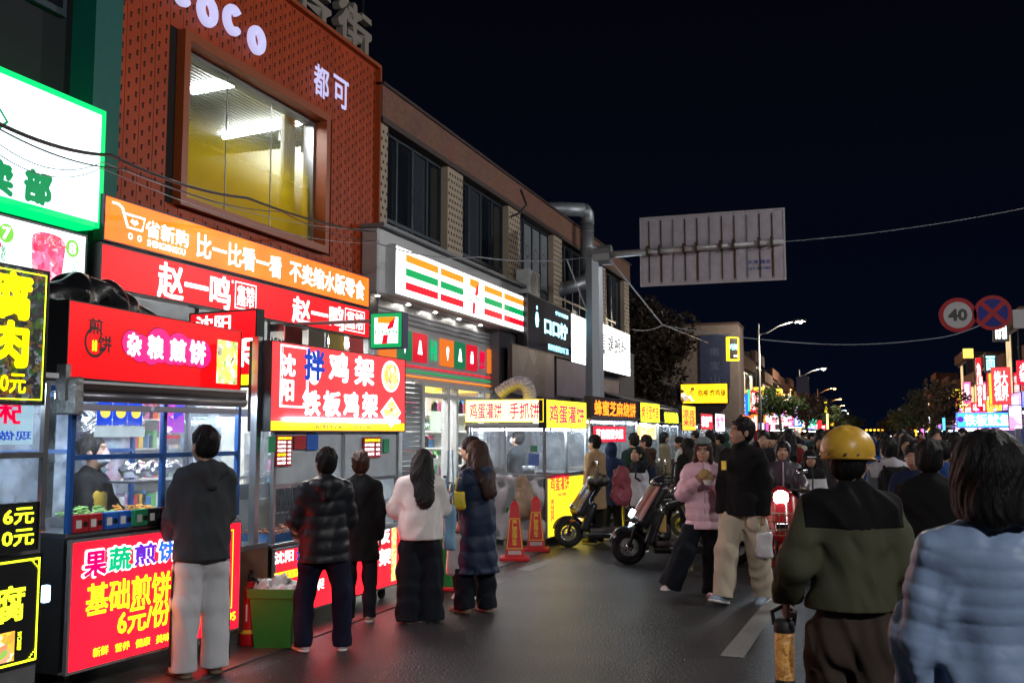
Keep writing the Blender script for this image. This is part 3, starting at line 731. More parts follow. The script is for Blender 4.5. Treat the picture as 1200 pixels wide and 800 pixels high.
# white lightbox with green border
F7 = Frame((-7.0, 0), 0)
u1, zt = F7.hit(124, 131); _, zb = F7.hit(124, 270)
u0 = F7.hit(-40, 60)[0]
S = lightbox('shop_sign', 'big white lightbox with green rim and green characters ending 卖部, at the upper left edge', 'sign', F7, u0, u1, zb, zt, 0, .3, emis('lightbox_cool_white', (.74, .92, 1.0), 1.7, .18), emis('green_rim', (.0, .55, .12), 1.3, 0), fw=.055)
w, h = S[1], S[2]
def Fx(sg, fr, u0, z0, px, py): a, z = fr.hit(px, py); return (a - u0) / sg[1], (z - z0) / sg[2]
def span(sg, fr, u0, z0, x0, x1, yt, yb):
    """fractions of a sign's face from the picture's box"""
    a = Fx(sg, fr, u0, z0, x0, (yt + yb) / 2)[0]; b = Fx(sg, fr, u0, z0, x1, (yt + yb) / 2)[0]; xm = (x0 + x1) / 2
    c = Fx(sg, fr, u0, z0, xm, yb)[1]; d = Fx(sg, fr, u0, z0, xm, yt)[1]; return a, b, c, d
TGd = emis('letter_green_deep', (.0, .32, .10), .55, 0, False)
q = span(S, F7, u0, zb, 27, 61, 199, 240); T(S, '部', *q, TGd, .10)
q = span(S, F7, u0, zb, -18, 16, 186, 228); T(S, '卖', *q, TGd, .10)
q = span(S, F7, u0, zb, -60, -30, 172, 214); T(S, '小', *q, TGd, .10)
mb = MB(); c = Fx(S, F7, u0, zb, -8, 137); ring2d(mb, c[0] * w, c[1] * h, .13, .165, -.004, 4); mb.build('printed_emblem', TGd, S[0])
# drinks menu below it
u1b, ztb = F7.hit(104, 270 + 0); 
u0b = F7.hit(-40, 250)[0]; zbot = F7.hit(104, 345)[1]; ztb = F7.hit(104, 276)[1]
M_ = lightbox('drinks_menu', 'pale lit drinks menu with red iced cups and green number discs under the white lightbox', 'menu', F7, u0b, u1b, zbot, ztb, -.02, .12, emis('menu_pale', (.8, .95, .9), 1.6, .1), GREYM)
sp = lambda *a: span(M_, F7, u0b, zbot, *a)
GD = emis('menu_green', (.16, .5, .05), 1.0, 0, False)
for s_, (cx_, cy_) in (('7', (9, 273)), ('8', (86.5, 291))):
    f = Fx(M_, F7, u0b, zbot, cx_, cy_); disc(M_, f[0], f[1], .085, GD); f0 = f[0] - .045 / M_[1]; T(M_, s_, f0, f[0] + .045 / M_[1], f[1] - .055 / M_[2], f[1] + .055 / M_[2], T_W, .03, y=-.002)
JU = food('red_juice', [(.9, .02, .1), (1, .15, .3), (.7, 0, .05), (1, .5, .6)], 25, 1.0)
for px_ in (56, -22):
    a = sp(px_ - 19, px_ + 22, 275, 345); mb = MB(); w_, h_ = M_[1], M_[2]; poly2d(mb, [(a[0] * w_ + .03, 0.02), (a[1] * w_ - .05, .02), (a[1] * w_, a[3] * h_ - .06), (a[0] * w_, a[3] * h_ - .06)], -.003); mb.build('printed_cup', JU, M_[0])
    mb = MB(); sdf_disc(mb, (a[0] + a[1]) / 2 * w_, a[3] * h_ - .05, .2, .07, -.004); mb.build('printed_fruit', food('berries', [(.5, 0, .02), (1, .1, .15), (.6, .0, .2), (.9, .6, .6)], 45, .8), M_[0])
for cy_, s_ in ((297, '草莓冰沙'),):
    T(M_, '丹\n东\n草\n莓', *sp(85, 92, 303, 330), TGd, .02)
T(M_, '葡\n萄\n冰', *sp(2, 9, 287, 315), TGd, .02)

# ---- orange clad tea shop building
ua, ub = H(124, 200)[0], H(439, 200)[0]
z_top = H(439, 80)[1]; z_bot = H(433, 330)[1] - .05
OR = mat('orange_red_cladding', (.44, .055, .009), .5, .0, bump=.12, scale=1.6, var=.38, detail=8, spec=.3)
ORD = mat('orange_edge_trim', (.36, .075, .02), .42)
B = thing('tea_shop_building', 'two storey shop faced with orange slotted metal cladding and one big lit window', 'building', FB.w(ua, 0, 0), FB.rz)
BW = ub - ua
wu0, wz1 = H(219, 58); wu1 = H(373, 230)[0]; wz0 = H(219, 230)[1]; wu0 -= ua; wu1 -= ua
wz1 = (H(219, 58)[1] + H(373, 142)[1]) / 2; wz0 = (H(219, 229)[1] + H(373, 284)[1]) / 2
gap = .0
PR = -.38   # cladding stands proud of the wall plane
# wall behind
mb = MB(); mb.box(0, BW, .02, .3, z_bot, wz0 - .12); mb.box(0, BW, .02, .3, wz1 + .12, z_top); mb.box(0, wu0 - .12, .02, .3, wz0 - .12, wz1 + .12); mb.box(wu1 + .12, BW, .02, .3, wz0 - .12, wz1 + .12)
mb.build('wall', mat('dark_backing', (.015, .012, .012), .8), B)
n_pl = 26; pw = BW / n_pl; slots = MB(); r_ = 0
def plank(x0, x1, z0, z1):
    global r_
    MB().box(x0 + .004, x1 - .004, 0, .02, z0, z1).build('cladding_panel', OR, B)
    for half in (0, 1):
        xc = x0 + (x1 - x0) * (.25 + .5 * half); z = z0 + .1 + (.085 if half else 0)
        while z < z1 - .1: slots.box(xc - .014, xc + .014, -.003, .0, z, z + .055); slots.box(xc - .014, xc + .014, -.012, -.003, z + .055, z + .061); z += .16
for i in range(n_pl):
    x0, x1 = i * pw, (i + 1) * pw
    if x1 < wu0 - .16 or x0 > wu1 + .16: plank(x0, x1, z_bot, z_top)
    else: plank(x0, x1, z_bot, wz0 - .16); plank(x0, x1, wz1 + .16, z_top)
o = slots.build('slot', mat('slot_dark', (.06, .011, .004), .8, var=0), B); tag(o, kind='stuff')
mb = MB(); mb.box(0 - .03, BW + .05, -.09, .4, z_top, z_top + .06); mb.box(BW, BW + .05, -.09, .4, z_bot, z_top - .0); mb.box(-.02, BW, -.07, .3, z_bot - .07, z_bot)
mb.build('edge_trim', ORD, B)
mb = MB(); mb.box(0, .1, .3, 9, 3.6, z_top - .05); mb.box(BW - .1, BW, .3, 9, 3.6, z_top - .05); mb.box(.1, BW - .1, 8.9, 9, 3.6, z_top - .05); mb.box(.1, BW - .1, .3, 8.9, z_top - .12, z_top - .05); mb.box(.1, BW - .1, .3, 8.9, 3.6, 3.7)
mb.build('side_wall', mat('dark_backing', (.015, .012, .012), .8), B)
wf = MB(); d0, d1 = -.1, .28
wf.box(wu0 - .16, wu0 - .05, d0, d1, wz0 - .16, wz1 + .16); wf.box(wu1 + .05, wu1 + .16, d0, d1, wz0 - .16, wz1 + .16); wf.box(wu0 - .05, wu1 + .05, d0, d1, wz1 + .05, wz1 + .16); wf.box(wu0 - .05, wu1 + .05, d0, d1, wz0 - .16, wz0 - .05)
win = wf.build('window', ORD, B)
fm = MB(); 
for q in ((wu0 - .05, wu0, wz0 - .05, wz1 + .05), (wu1, wu1 + .05, wz0 - .05, wz1 + .05), (wu0, wu1, wz1, wz1 + .05), (wu0, wu1, wz0 - .05, wz0)): fm.box(q[0], q[1], .1, .27, q[2], q[3])
for k in (1, 2): x = wu0 + (wu1 - wu0) * k / 3; fm.box(x - .005, x + .005, .15, .165, wz0, wz1)
fm.build('frame', mat('window_alloy', (.3, .3, .32), .35, .8), win)
# glass with a yellow graded film
def film():
    m, n, l, b = _new('yellow_window_film'); tc = n.new('ShaderNodeTexCoord'); sx = n.new('ShaderNodeSeparateXYZ'); l.new(tc.outputs['Generated'], sx.inputs[0])
    mr = n.new('ShaderNodeMapRange'); mr.inputs[1].default_value = .15; mr.inputs[2].default_value = .72; mr.inputs[3].default_value = .92; mr.inputs[4].default_value = .02; mr.interpolation_type = 'SMOOTHSTEP'; l.new(sx.outputs[2], mr.inputs[0])
    tr = n.new('ShaderNodeBsdfTransparent'); tl_ = n.new('ShaderNodeBsdfTranslucent'); tl_.inputs[0].default_value = (.85, .62, .02, 1)
    b.inputs['Base Color'].default_value = (.6, .45, .01, 1); b.inputs['Roughness'].default_value = .2
    ms = n.new('ShaderNodeMixShader'); ms.inputs[0].default_value = .25; l.new(tl_.outputs[0], ms.inputs[1]); l.new(b.outputs[0], ms.inputs[2])
    m2 = n.new('ShaderNodeMixShader'); l.new(mr.outputs[0], m2.inputs[0]); l.new(tr.outputs[0], m2.inputs[1]); l.new(ms.outputs[0], m2.inputs[2])
    g = n.new('ShaderNodeBsdfGlossy'); g.inputs['Roughness'].default_value = .05; m3 = n.new('ShaderNodeMixShader'); m3.inputs[0].default_value = .05
    l.new(m2.outputs[0], m3.inputs[1]); l.new(g.outputs[0], m3.inputs[2]); l.new(m3.outputs[0], n['Material Output'].inputs[0]); return m
MB().box(wu0, wu1, .17, .175, wz0, wz1).build('pane', film(), win)
room = MB(); rx0, rx1, rd = wu0 - .5, BW - .15, 8.6; z0_, z1_ = wz0 - .7, wz1 + .25
room.quad((rx0, rd, z0_), (rx1, rd, z0_), (rx1, rd, z1_), (rx0, rd, z1_)); room.quad((rx0, .3, z0_), (rx0, rd, z0_), (rx0, rd, z1_), (rx0, .3, z1_)); room.quad((rx1, .3, z0_), (rx1, rd, z0_), (rx1, rd, z1_), (rx1, .3, z1_)); room.quad((rx0, .3, z0_), (rx1, .3, z0_), (rx1, rd, z0_), (rx0, rd, z0_))
room.build('room_wall', mat('room_paint', (.42, .42, .36), .7), B)
cm = mat('ribbed_ceiling', (.10, .11, .11), .5, bump=.0, var=0); mb = MB(); mb.box(rx0, rx1, .3, rd, z1_, z1_ + .02)
mb.build('room_ceiling', cm, B)
mb = MB()
for k in range(110): y = .32 + k * (rd - .35) / 110; mb.box(rx0, rx1, y, y + .03, z1_ - .02, z1_)
tag(mb.build('ceiling_rib', cm, B), kind='stuff')
for (pa_, pb_) in (((226, 107), (274, 98)), ((262, 160), (352, 143))):
    qa, qb = [(lambda g_: (g_.y - ua, -7.5 - g_.x, z1_ - .05))(G(*p_, z1_ - .05)) for p_ in (pa_, pb_)]; qa = tuple(min(max(v_, l_), h_) for v_, l_, h_ in zip(qa, (rx0 + .1, .5, 0), (9, rd - .2, 99))); qb = tuple(min(max(v_, l_), h_) for v_, l_, h_ in zip(qb, (rx0 + .1, .5, 0), (9, rd - .2, 99)))
    a = MB(); a.tube([qa, qb], .05, 6).build('tube_light', emis('office_tube', (.95, 1, .95), 90.0, 0), B)
cu = MB(); k0 = wu1 - .32
for k in range(5): cu.tube([(k0 + k * .065, .42, wz0 - .2), (k0 + k * .065, .42, wz1 + .2)], .038, 8)
cu.build('curtain', mat('pale_curtain', (.5, .5, .42), .9), B, True)
# cladding letters
LIL = mat('lilac_white_letter', (.72, .7, .9), .4, var=0)
LILE = emis('lilac_letter_face', (.62, .6, .95), .55, 0, False)
def fac(px, py, v=0.0): a, z = FB.hit(px, py, v); return a - ua, z
for ch, x0, x1, yt, yb in (('c', 193, 224, -32, 12), ('o', 224, 252, -8, 36), ('c', 256, 280, 3, 46), ('o', 283, 309, 28, 68)):
    a = fac(x0, (yt + yb) / 2); b_ = fac(x1, (yt + yb) / 2); cz = (fac((x0 + x1) / 2, yt)[1] + fac((x0 + x1) / 2, yb)[1]) / 2; hh = (fac((x0 + x1) / 2, yt)[1] - fac((x0 + x1) / 2, yb)[1]) / 2
    cx_ = (a[0] + b_[0]) / 2; rr = min(hh, 9) * .82; th = rr * .30; n_ = 40; mb = MB()
    a0, a1 = (0, 2 * math.pi) if ch == 'o' else (R(48), R(312))
    P_ = [(cx_ + (rr - th) * math.cos(a0 + (a1 - a0) * k / n_) * .96, -.06, cz + (rr - th) * math.sin(a0 + (a1 - a0) * k / n_) * 1.05) for k in range(n_ + (0 if ch == 'o' else 1))]
    if ch == 'o': P_.append(P_[0])
    mb.tube(P_, th, 10, ch == 'c'); o = mb.build('raised_letter', LILE, B, True); 
for ch, x0, x1, yt, yb in (('都', 364, 382, 78, 115), ('可', 387, 405, 92, 127)):
    a = fac(x0, (yt + yb) / 2); b_ = fac(x1, (yt + yb) / 2); zt_, zb_ = fac((x0 + x1) / 2, yt)[1], fac((x0 + x1) / 2, yb)[1]
    MB()
    text(ch, a[0], b_[0], zb_, zt_, -.05, LILE, B, .055, name='raised_letter')
# roof letters on a rack
FR = Frame((-8.6, 0), 0)
RK = thing('roof_sign', 'rooftop sign of tall grey characters 行街 on a steel rack above the orange shop', 'sign', FR.w(FR.hit(335, 20)[0], 0, 0), FR.rz)
u_r = FR.hit(335, 20)[0]
rm = mat('roof_letter_beige', (.30, .26, .23), .6, bump=.1)
for ch, x0, x1, yt, yb in (('行', 340, 382, -20, 30), ('街', 390, 430, 5, 68)):
    a = FR.hit(x0, 25)[0] - u_r; b_ = FR.hit(x1, 25)[0] - u_r; xm = (x0 + x1) / 2; zt_, zb_ = FR.hit(xm, yt)[1], FR.hit(xm, yb)[1]
    o = text(ch, a, b_, zb_, zt_, -.1, rm, RK, .05, name='raised_letter'); md = o.modifiers.new('s', 'SOLIDIFY'); md.thickness = .14; md.offset = -1
mb = MB(); wR = FR.hit(432, 20)[0] - u_r
for k in range(5): x = .05 + k * (wR - .1) / 4; mb.tube([(x, .1, 6.4), (x, .1, FR.hit(432, 8)[1] + .2)], .025, 6); mb.tube([(x, .1, 9.0), (x, .9, 6.6)], .018, 5)
for z in (7.6, 8.3, 9.0): mb.tube([(0, .1, z), (wR, .1, z)], .02, 6)
mb.build('steel_rack', DKMET, RK)

# orange shop sign
F2 = Frame((-6.95, 0), 0)
def sign_px(name, label, fr, x0, x1, yt0, yb0, yt1, yb1, cat='sign', **k):
    """sign laid out from its corners' picture positions on a known plane"""
    u0, zt0 = fr.hit(x0, yt0, k.get('v', 0)); u1, zt1 = fr.hit(x1, yt1, k.get('v', 0)); zb0 = fr.hit(x0, yb0, k.get('v', 0))[1]; zb1 = fr.hit(x1, yb1, k.get('v', 0))[1]
    z0, z1 = (zb0 + zb1) / 2, (zt0 + zt1) / 2
    s_ = lightbox(name, label, cat, fr, u0, u1, z0, z1, **k)
    v = k.get('v', 0)
    def spn(a, b, yt, yb):
        ua_, _ = fr.hit(a, (yt + yb) / 2, v); ub_, _ = fr.hit(b, (yt + yb) / 2, v); zt_ = fr.hit((a + b) / 2, yt, v)[1]; zb_ = fr.hit((a + b) / 2, yb, v)[1]
        return (ua_ - u0) / s_[1], (ub_ - u0) / s_[1], (zb_ - z0) / s_[2], (zt_ - z0) / s_[2]
    return s_, spn
S, q = sign_px('shop_sign', 'long orange lightbox with a white trolley and 省新购 above the red snack shop sign', F2, 122, 433, 228, 284, 324, 360, face=ORG_L, depth=.12)
W, Hh = S[1], S[2]
T(S, '省新购', *q(170, 221, 264, 284), T_W, .05)
T(S, 'SHENGXINGOU', *q(172, 217, 286, 294), T_W, .03)
T(S, '比一比看一看', *q(230, 330, 287, 314), T_W, .05)
T(S, '不卖缩水版零食', *q(339, 427, 317, 341), T_W, .05)
mb = MB(); k_ = Hh
cart_pts = [(.02, .86), (.035, .86), (.045, .8), (.06, .42), (.098, .42), (.105, .70), (.05, .70)]
mb.tube([(x * W, -.008, z * k_) for x, z in cart_pts], .011, 6)
for x in (.068, .092): ring2d(mb, x * W, .24 * k_, .018, .034, -.008, 16)
mb.build('printed_trolley', T_W, S[0])
mb = MB(); sdf_disc(mb, .073 * W, .585 * k_, .02, .02, -.006, 12); sdf_disc(mb, .083 * W, .585 * k_, .02, .02, -.006, 12); poly2d(mb, [(.066 * W, .57 * k_), (.078 * W, .49 * k_), (.09 * W, .57 * k_)], -.006); mb.build('printed_heart', T_W, S[0])
# red snack shop sign
S, q = sign_px('shop_sign', 'long red lightbox reading 赵一鸣 twice, under the orange trolley sign', F2, 118, 433, 284, 345, 362, 392, face=RED_L, depth=.14, v=.03)
S, q = S, q
for x0, x1, a0, a1, b0, b1 in ((183, 270, 307, 371, 0, 0), (341, 402, 350, 384, 0, 0)):
    pass
T(S, '赵一鸣', *q(184, 270, 315, 356), T_W, .06); T(S, '赵一鸣', *q(342, 403, 353, 383), T_W, .06)
for f0, f1 in (q(275, 300, 340, 360)[:2], q(404, 427, 370, 380)[:2]):
    T(S, '省钱\n超市', f0 + .007, f1 - .007, .22, .78, T_W, .03); border(S, f0, f1, .14, .86, .014, T_W)
T(S, '®', *q(271, 274, 328, 332), T_W, .0)
# shopfront under it
t = thing('snack_shop_front', 'lit snack shop front under the red lightbox, pale wall, posters and glass', 'shopfront', FB.w(ua, 0, 0), FB.rz)
MB().box(.0, BW, 3.2, 3.3, .0, 4.0).build('rear_wall', mat('shop_pale_wall', (.38, .42, .46), .7), t)
MB().box(.0, BW, .0, 3.2, 3.55, 3.6).build('ceiling', mat('shop_pale_wall', (.38, .42, .46), .7), t)
for k in range(4): MB().box(.5 + k * 1.5, 1.6 + k * 1.5, 1.2, 1.4, 3.48, 3.55).build('ceiling_lamp', STL, t)
pm = [mat('goods_%d' % i, c, .5) for i, c in enumerate([(.6, .05, .04), (.7, .5, .05), (.05, .2, .5), (.1, .4, .12), (.7, .7, .7), (.5, .1, .3)])]
def shelves(par, x0, x1, y0, z1, n=4, rows=5, seed=1):
    rg = random.Random(seed)
    MB().box(x0, x1, y0 + .36, y0 + .4, .05, z1).build('shelf_back', WHITEP, par)
    for k in range(rows):
        z = .15 + k * (z1 - .2) / rows; sh_ = MB().box(x0, x1, y0, y0 + .36, z - .02, z).build('shelf', WHITEP, par)
        for i, m_ in enumerate(pm):
            mb = MB(); x = x0 + .03 + rg.random() * .1
            while x < x1 - .12:
                w_ = rg.uniform(.07, .13)
                if int(x * 7.3 + k * 3.1) % 6 == i: mb.box(x, x + w_ * .9, y0 + .03, y0 + .3, z + .002, z + rg.uniform(.14, .26))
                x += w_
            if mb.v: tag(mb.build('goods', m_, sh_), kind='stuff')
shelves(t, .3, BW - .4, 2.6, 2.4, seed=3)
MB().box(0, BW, .0, .02, .0, 3.5).build('glass_front', GL, t)
mb = MB()
for k in range(5): x = k * BW / 4; mb.box(x - .04, x + .04, -.04, .06, 0, 3.5)
mb.box(0, BW, -.03, .05, 2.4, 2.48); mb.build('door_frame', GREYM, t)
mb = MB(); mb.box(0, BW, -.1, .3, 3.5, z_bot - .07); mb.build('fascia', mat('dark_backing', (.015, .012, .012), .8), t)
for k, c_ in enumerate([(.6, .02, .03), (.8, .8, .75), (.7, .5, .05), (.6, .02, .03)]):
    x = BW * .56 + k * .62; MB().box(x, x + .45, -.06, -.04, 2.55, 3.3).build('poster', mat('poster_%d' % k, c_, .5), t)
text('全国连锁', BW * .5, BW * .56, 2.75, 3.0, -.06, T_K, t, .02)

# ---- long brick building
ux = H(734, 300)[0]; uA = ub + .02
zb_par = (H(464, 152)[1] + H(700, 307)[1]) / 2; zt_par = (H(464, 120)[1] + H(700, 285)[1]) / 2
BR = thing('brick_building', 'long two storey building with brick parapet, beige perforated pillars and dark gridded windows', 'building', FB.w(uA, 0, 0), FB.rz)
LB = ux - uA
def brickmat(name, c1, c2, mortar, scale=6.0):
    m, n, l, b = _new(name); tc = n.new('ShaderNodeTexCoord'); mp = n.new('ShaderNodeMapping'); mp.inputs['Rotation'].default_value = (R(90), 0, 0); l.new(tc.outputs['Object'], mp.inputs[0])
    br = n.new('ShaderNodeTexBrick'); br.inputs['Scale'].default_value = scale; br.inputs['Color1'].default_value = (*c1, 1); br.inputs['Color2'].default_value = (*c2, 1); br.inputs['Mortar'].default_value = (*mortar, 1); br.inputs['Mortar Size'].default_value = .02
    l.new(mp.outputs[0], br.inputs[0]); nz = n.new('ShaderNodeTexNoise'); nz.inputs['Scale'].default_value = 1.3; nz.inputs['Detail'].default_value = 6; l.new(tc.outputs['Object'], nz.inputs[0])
    mx = n.new('ShaderNodeMix'); mx.data_type = 'RGBA'; mx.blend_type = 'MULTIPLY'; mx.inputs[0].default_value = .45; l.new(br.outputs[0], mx.inputs[6]); l.new(nz.outputs[1], mx.inputs[7]); l.new(mx.outputs[2], b.inputs['Base Color'])
    b.inputs['Roughness'].default_value = .8; bp = n.new('ShaderNodeBump'); bp.inputs['Strength'].default_value = .5; bp.inputs['Distance'].default_value = .01; l.new(br.outputs['Fac'], bp.inputs['Height']); bp.invert = True; l.new(bp.outputs[0], b.inputs['Normal']); return m
BRK = brickmat('brick_parapet', (.34, .15, .10), (.26, .11, .08), (.2, .15, .13), 5)
MB().box(0, LB, -.12, .3, zb_par, zt_par).build('parapet', BRK, BR)
mb = MB(); mb.box(-.02, LB + .05, -.16, .35, zt_par, zt_par + .05); mb.box(0, LB, -.14, .3, zb_par - .1, zb_par); mb.build('coping', mat('coping_dark', (.05, .03, .03), .6), BR)
mb = MB(); mb.box(0, LB, .3, 9, 4.3, zt_par - .3); mb.box(0, LB, 5.2, 9, 0, 4.3); mb.build('wall', mat('dark_brick_body', (.05, .04, .04), .8), BR)
pil = [(436, 443), (520, 538), (592, 606), (645, 655), (703, 706), (728, 734)]
BEI = mat('beige_tile', (.42, .34, .26), .6, bump=.2, scale=30, var=.2)
pu = []
for a, b_ in pil:
    x0 = max(0, H(a, 250)[0] - uA); x1 = min(LB, H(b_, 250)[0] - uA); 
    if x1 - x0 < .25: x1 = x0 + .3
    pu.append((x0, min(x1, LB))); o = MB().box(x0, min(x1, LB), -.08, .3, 4.35, zb_par - .1).build('pillar', BEI, BR)
    mb = MB(); z = 4.0; k = 0; nx = max(2, int((x1 - x0) / .13))
    while z < zb_par - .2:
        for j in range(nx):
            x = x0 + (j + .3 + .4 * (k % 2)) * (x1 - x0) / nx; mb.box(x, min(x + .05, x1), -.085, -.079, z, z + .05)
        z += .13; k += 1
    tag(mb.build('perforation', mat('hole_dark', (.02, .016, .013), .9, var=0), o), kind='stuff')
zsill = 4.9
for i in range(len(pu) - 1):
    x0, x1 = pu[i][1], pu[i + 1][0]
    if x1 - x0 < .5: continue
    nC = max(2, round((x1 - x0) / .72)); cw = (x1 - x0) / nC; zs = (3.5, 4.55, 5.35, zb_par - .12) if i != 2 else (3.5, 4.7, 5.35, zb_par - .12)
    fm = MB()
    for k in range(nC + 1): x = x0 + k * cw; fm.box(max(x0, x - .03), min(x1, x + .03), .06, .16, zs[0], zs[-1])
    for z in zs: fm.box(x0, x1, .055, .155, z - .03, z + .03)
    wo = fm.build('window', MULL, BR)
    for k in range(nC):
        for j in range(len(zs) - 1):
            m_ = DARKGL
            if j == 2 and i == 2: m_ = None
            if (k * 5 + j * 3 + i) % 4 == 0 and j < 3: m_ = mat('curtained_glass', (.05, .06, .075), .12, spec=.8, var=.3, scale=3)
            if m_ is not None: MB().box(x0 + k * cw + .03, x0 + (k + 1) * cw - .03, .1, .11, zs[j] + .03, zs[j + 1] - .03).build('pane', m_, wo)
            else:
                xa, xb, za, zb_ = x0 + k * cw + .05, x0 + (k + 1) * cw - .05, zs[j] + .05, zs[j + 1] - .05
                po = MB().box(xa, xb, .085, .095, za, zb_).build('poster', mat('grey_poster', (.2, .22, .25), .5), BR)
                mb = MB(); ring2d(mb, (xa + xb) / 2, (za + zb_) / 2 + .04, .14, .165, .083, 20); ring2d(mb, (xa + xb) / 2, (za + zb_) / 2 - .02, .06, .075, .083, 14, math.pi, 2 * math.pi); mb.box(xa + .12, xb - .12, .08, .083, za + .03, za + .05); mb.build('printed_emblem', T_K, po)
    # lower half blinds seen as paler glass
    mb = MB()
    for k in range(nC): mb.box(x0 + k * cw + .06, x0 + (k + 1) * cw - .06, .095, .0985, zs[1] + .05, zs[1] + .45 + .1 * ((k * 7 + i) % 3))
    mb.build('blind', mat('window_blind', (.22, .27, .33), .4), wo) if i != 2 else None
# air conditioner
u_, z_ = H(603, 333); AC = thing('air_conditioner', 'white outdoor air conditioning unit mounted between windows above the convenience store', 'air conditioner', FB.w(u_ - .4, 0, z_ - .3), FB.rz)
MB().box(0, .8, -.5, -.16, 0, .58, .02).build('housing', WHITEP, AC)
mb = MB(); 
for k in range(5): ring2d(mb, .3, .29, .05 + k * .045, .062 + k * .045, -.506, 24)
mb.build('fan_grille', DKMET, AC); MB().box(.62, .76, -.505, -.5, .1, .5).build('vent_panel', GREYM, AC)
mb = MB(); mb.box(.05, .1, -.5, 0, -.05, 0); mb.box(.7, .75, -.5, 0, -.05, 0); mb.build('bracket', DKMET, AC)

# ---- convenience store
FC = Frame((-7.05, 0), 0)
u0, z1 = FC.hit(463, 284); u1, z1b = FC.hit(617, 349); z0 = FC.hit(463, 345)[1]; z0b = FC.hit(617, 391)[1]; z0, z1 = (z0 + z0b) / 2, (z1 + z1b) / 2
CS = thing('store_canopy', 'white aluminium canopy with recessed downlights carrying the striped convenience store sign', 'canopy', FC.w(u0 - .55, 0, 0), FC.rz)
cw_ = u1 - u0 + 1.0
WA = mat('white_alu_panel', (.55, .57, .6), .35, .3, var=.05)
mb = MB(); mb.box(.2, cw_, .12, .44, z0 - .02, z1 + .22, .03); mb.build('canopy_box', WA, CS)
mb = MB(); mb.box(.18, cw_ + .02, .02, .45, z1 + .22, z1 + .28); mb.build('flashing', GREYM, CS)
S = lightbox('store_sign', 'white lit convenience store sign with orange, green and red stripes and a big red 7', 'sign', FC, u0, u1, z0, z1, 0, .12, emis('store_white', (1, 1, .98), 2.6, .06), WHITEP, fw=.03)
OS, GS, RS = emis('stripe_orange', (1, .22, .01), 1.1, 0, False), emis('stripe_green', (.0, .36, .10), .75, 0, False), emis('stripe_red', (.85, .004, .02), .9, 0, False)
for (a, b_) in ((.06, .26), (.275, .44), (.60, .76), (.775, .97)):
    for zc, m_ in ((.80, OS), (.52, GS), (.24, RS)): rect(S, a, b_, zc - .08, zc + .08, m_, name='printed_stripe')
def seven(sg, fx, fz, hh):
    t, w, h = sg; X, Z = fx * w, fz * h; u = hh
    mb = MB(); poly2d(mb, [(X - .36 * u, Z + .5 * u), (X + .38 * u, Z + .5 * u), (X + .38 * u, Z + .42 * u), (X + .20 * u, Z + .24 * u), (X - .36 * u, Z + .28 * u)], -.004); mb.build('numeral_bar', OS, t)
    mb = MB(); poly2d(mb, [(X + .38 * u, Z + .46 * u), (X + .30 * u, Z + .1 * u), (X + .10 * u, Z + .02 * u), (X + .02 * u, Z + .09 * u), (X + .16 * u, Z + .3 * u)], -.006); poly2d(mb, [(X + .1 * u, Z - .16 * u), (X + .05 * u, Z - .5 * u), (X - .18 * u, Z - .5 * u), (X - .12 * u, Z - .16 * u)], -.006); mb.build('numeral_stroke', RS, t)
    text('ELEVEN', X - .46 * u, X + .46 * u, Z - .15 * u, Z + .02 * u, -.006, GS, t, .045)
seven(S, .52, .5, S[2] * .82)
for k in range(7):
    x = .5 + k * (cw_ - .8) / 6; mb = MB(); sdf_disc(mb, x, .75, .06, .06, 0); 
    m2 = MB(); m2.lathe([(.032, z0 - .02), (.032, z0 - .026), (.0, z0 - .027)], 12, (x, .28, 0), cap=False); m2.build('downlight', emis('downlight', (1, .92, .8), 90, 0), CS)
# small projecting flag sign
FP = Frame((0, 0), 90)
def perp(px, x_world):
    """frame across the street whose plane passes the picture column px at x = x_world"""
    r = ray(px, 400); return Frame((0, x_world * r.y / r.x), 90)
fr = perp(436, -5.75); S, q = sign_px('store_flag_sign', 'small square projecting sign with green border and red 7', fr, 434, 472, 366, 408, 366, 408, face=emis('store_white', (1, 1, .98), 2.6, .06), frame=mat('navy_frame', (.01, .02, .12), .5), depth=.16, fw=.012)
border(S, .02, .98, .02, .98, .055, GS); seven(S, .5, .5, S[2] * .74)
fw2 = MB(); fw2.tube([(0, .08, S[2] * .8), (-1.3, .08, S[2] * .8)], .025, 6); fw2.build('arm', GREYM, S[0])
# coloured tile band
FT = Frame((-7.42, 0), 0); u0, zt_ = FT.hit(447, 384); u1 = FT.hit(598, 430)[0]; zb_ = FT.hit(447, 417)[1]; zz = (FT.hit(598, 412)[1] + zt_) / 2; zw = (FT.hit(598, 441)[1] + zb_) / 2
BD = thing('store_fascia', 'white store fascia with square orange, green and red icon tiles under the canopy', 'fascia', FT.w(u0 - .2, 0, 0), FT.rz); L_ = u1 - u0 + .4
MB().box(0, L_, .03, .3, zw - .35, z0 + .1).build('panel', WA, BD)
for k in range(3): MB().box(0, L_, -.0, .03, zw - .1 - k * .09, zw - .08 - k * .09).build('trim_line', [RS, GS, OS][k], BD)
for k in range(3): MB().box(0, L_, -.0, .03, zz + .1 + k * .09, zz + .13 + k * .09).build('trim_line', GREYM, BD)
tm = {'o': emis('tile_orange', (.9, .2, .02), .55, 0, False), 'g': emis('tile_green', (.01, .2, .08), .5, 0, False), 'r': emis('tile_red', (.7, .01, .03), .6, 0, False)}
seq = 'ogr.ogr.og'; n_ = len(seq); tw = (L_ - .5) / n_; pos = 0
xs = [.15 + i * tw for i in range(n_)]
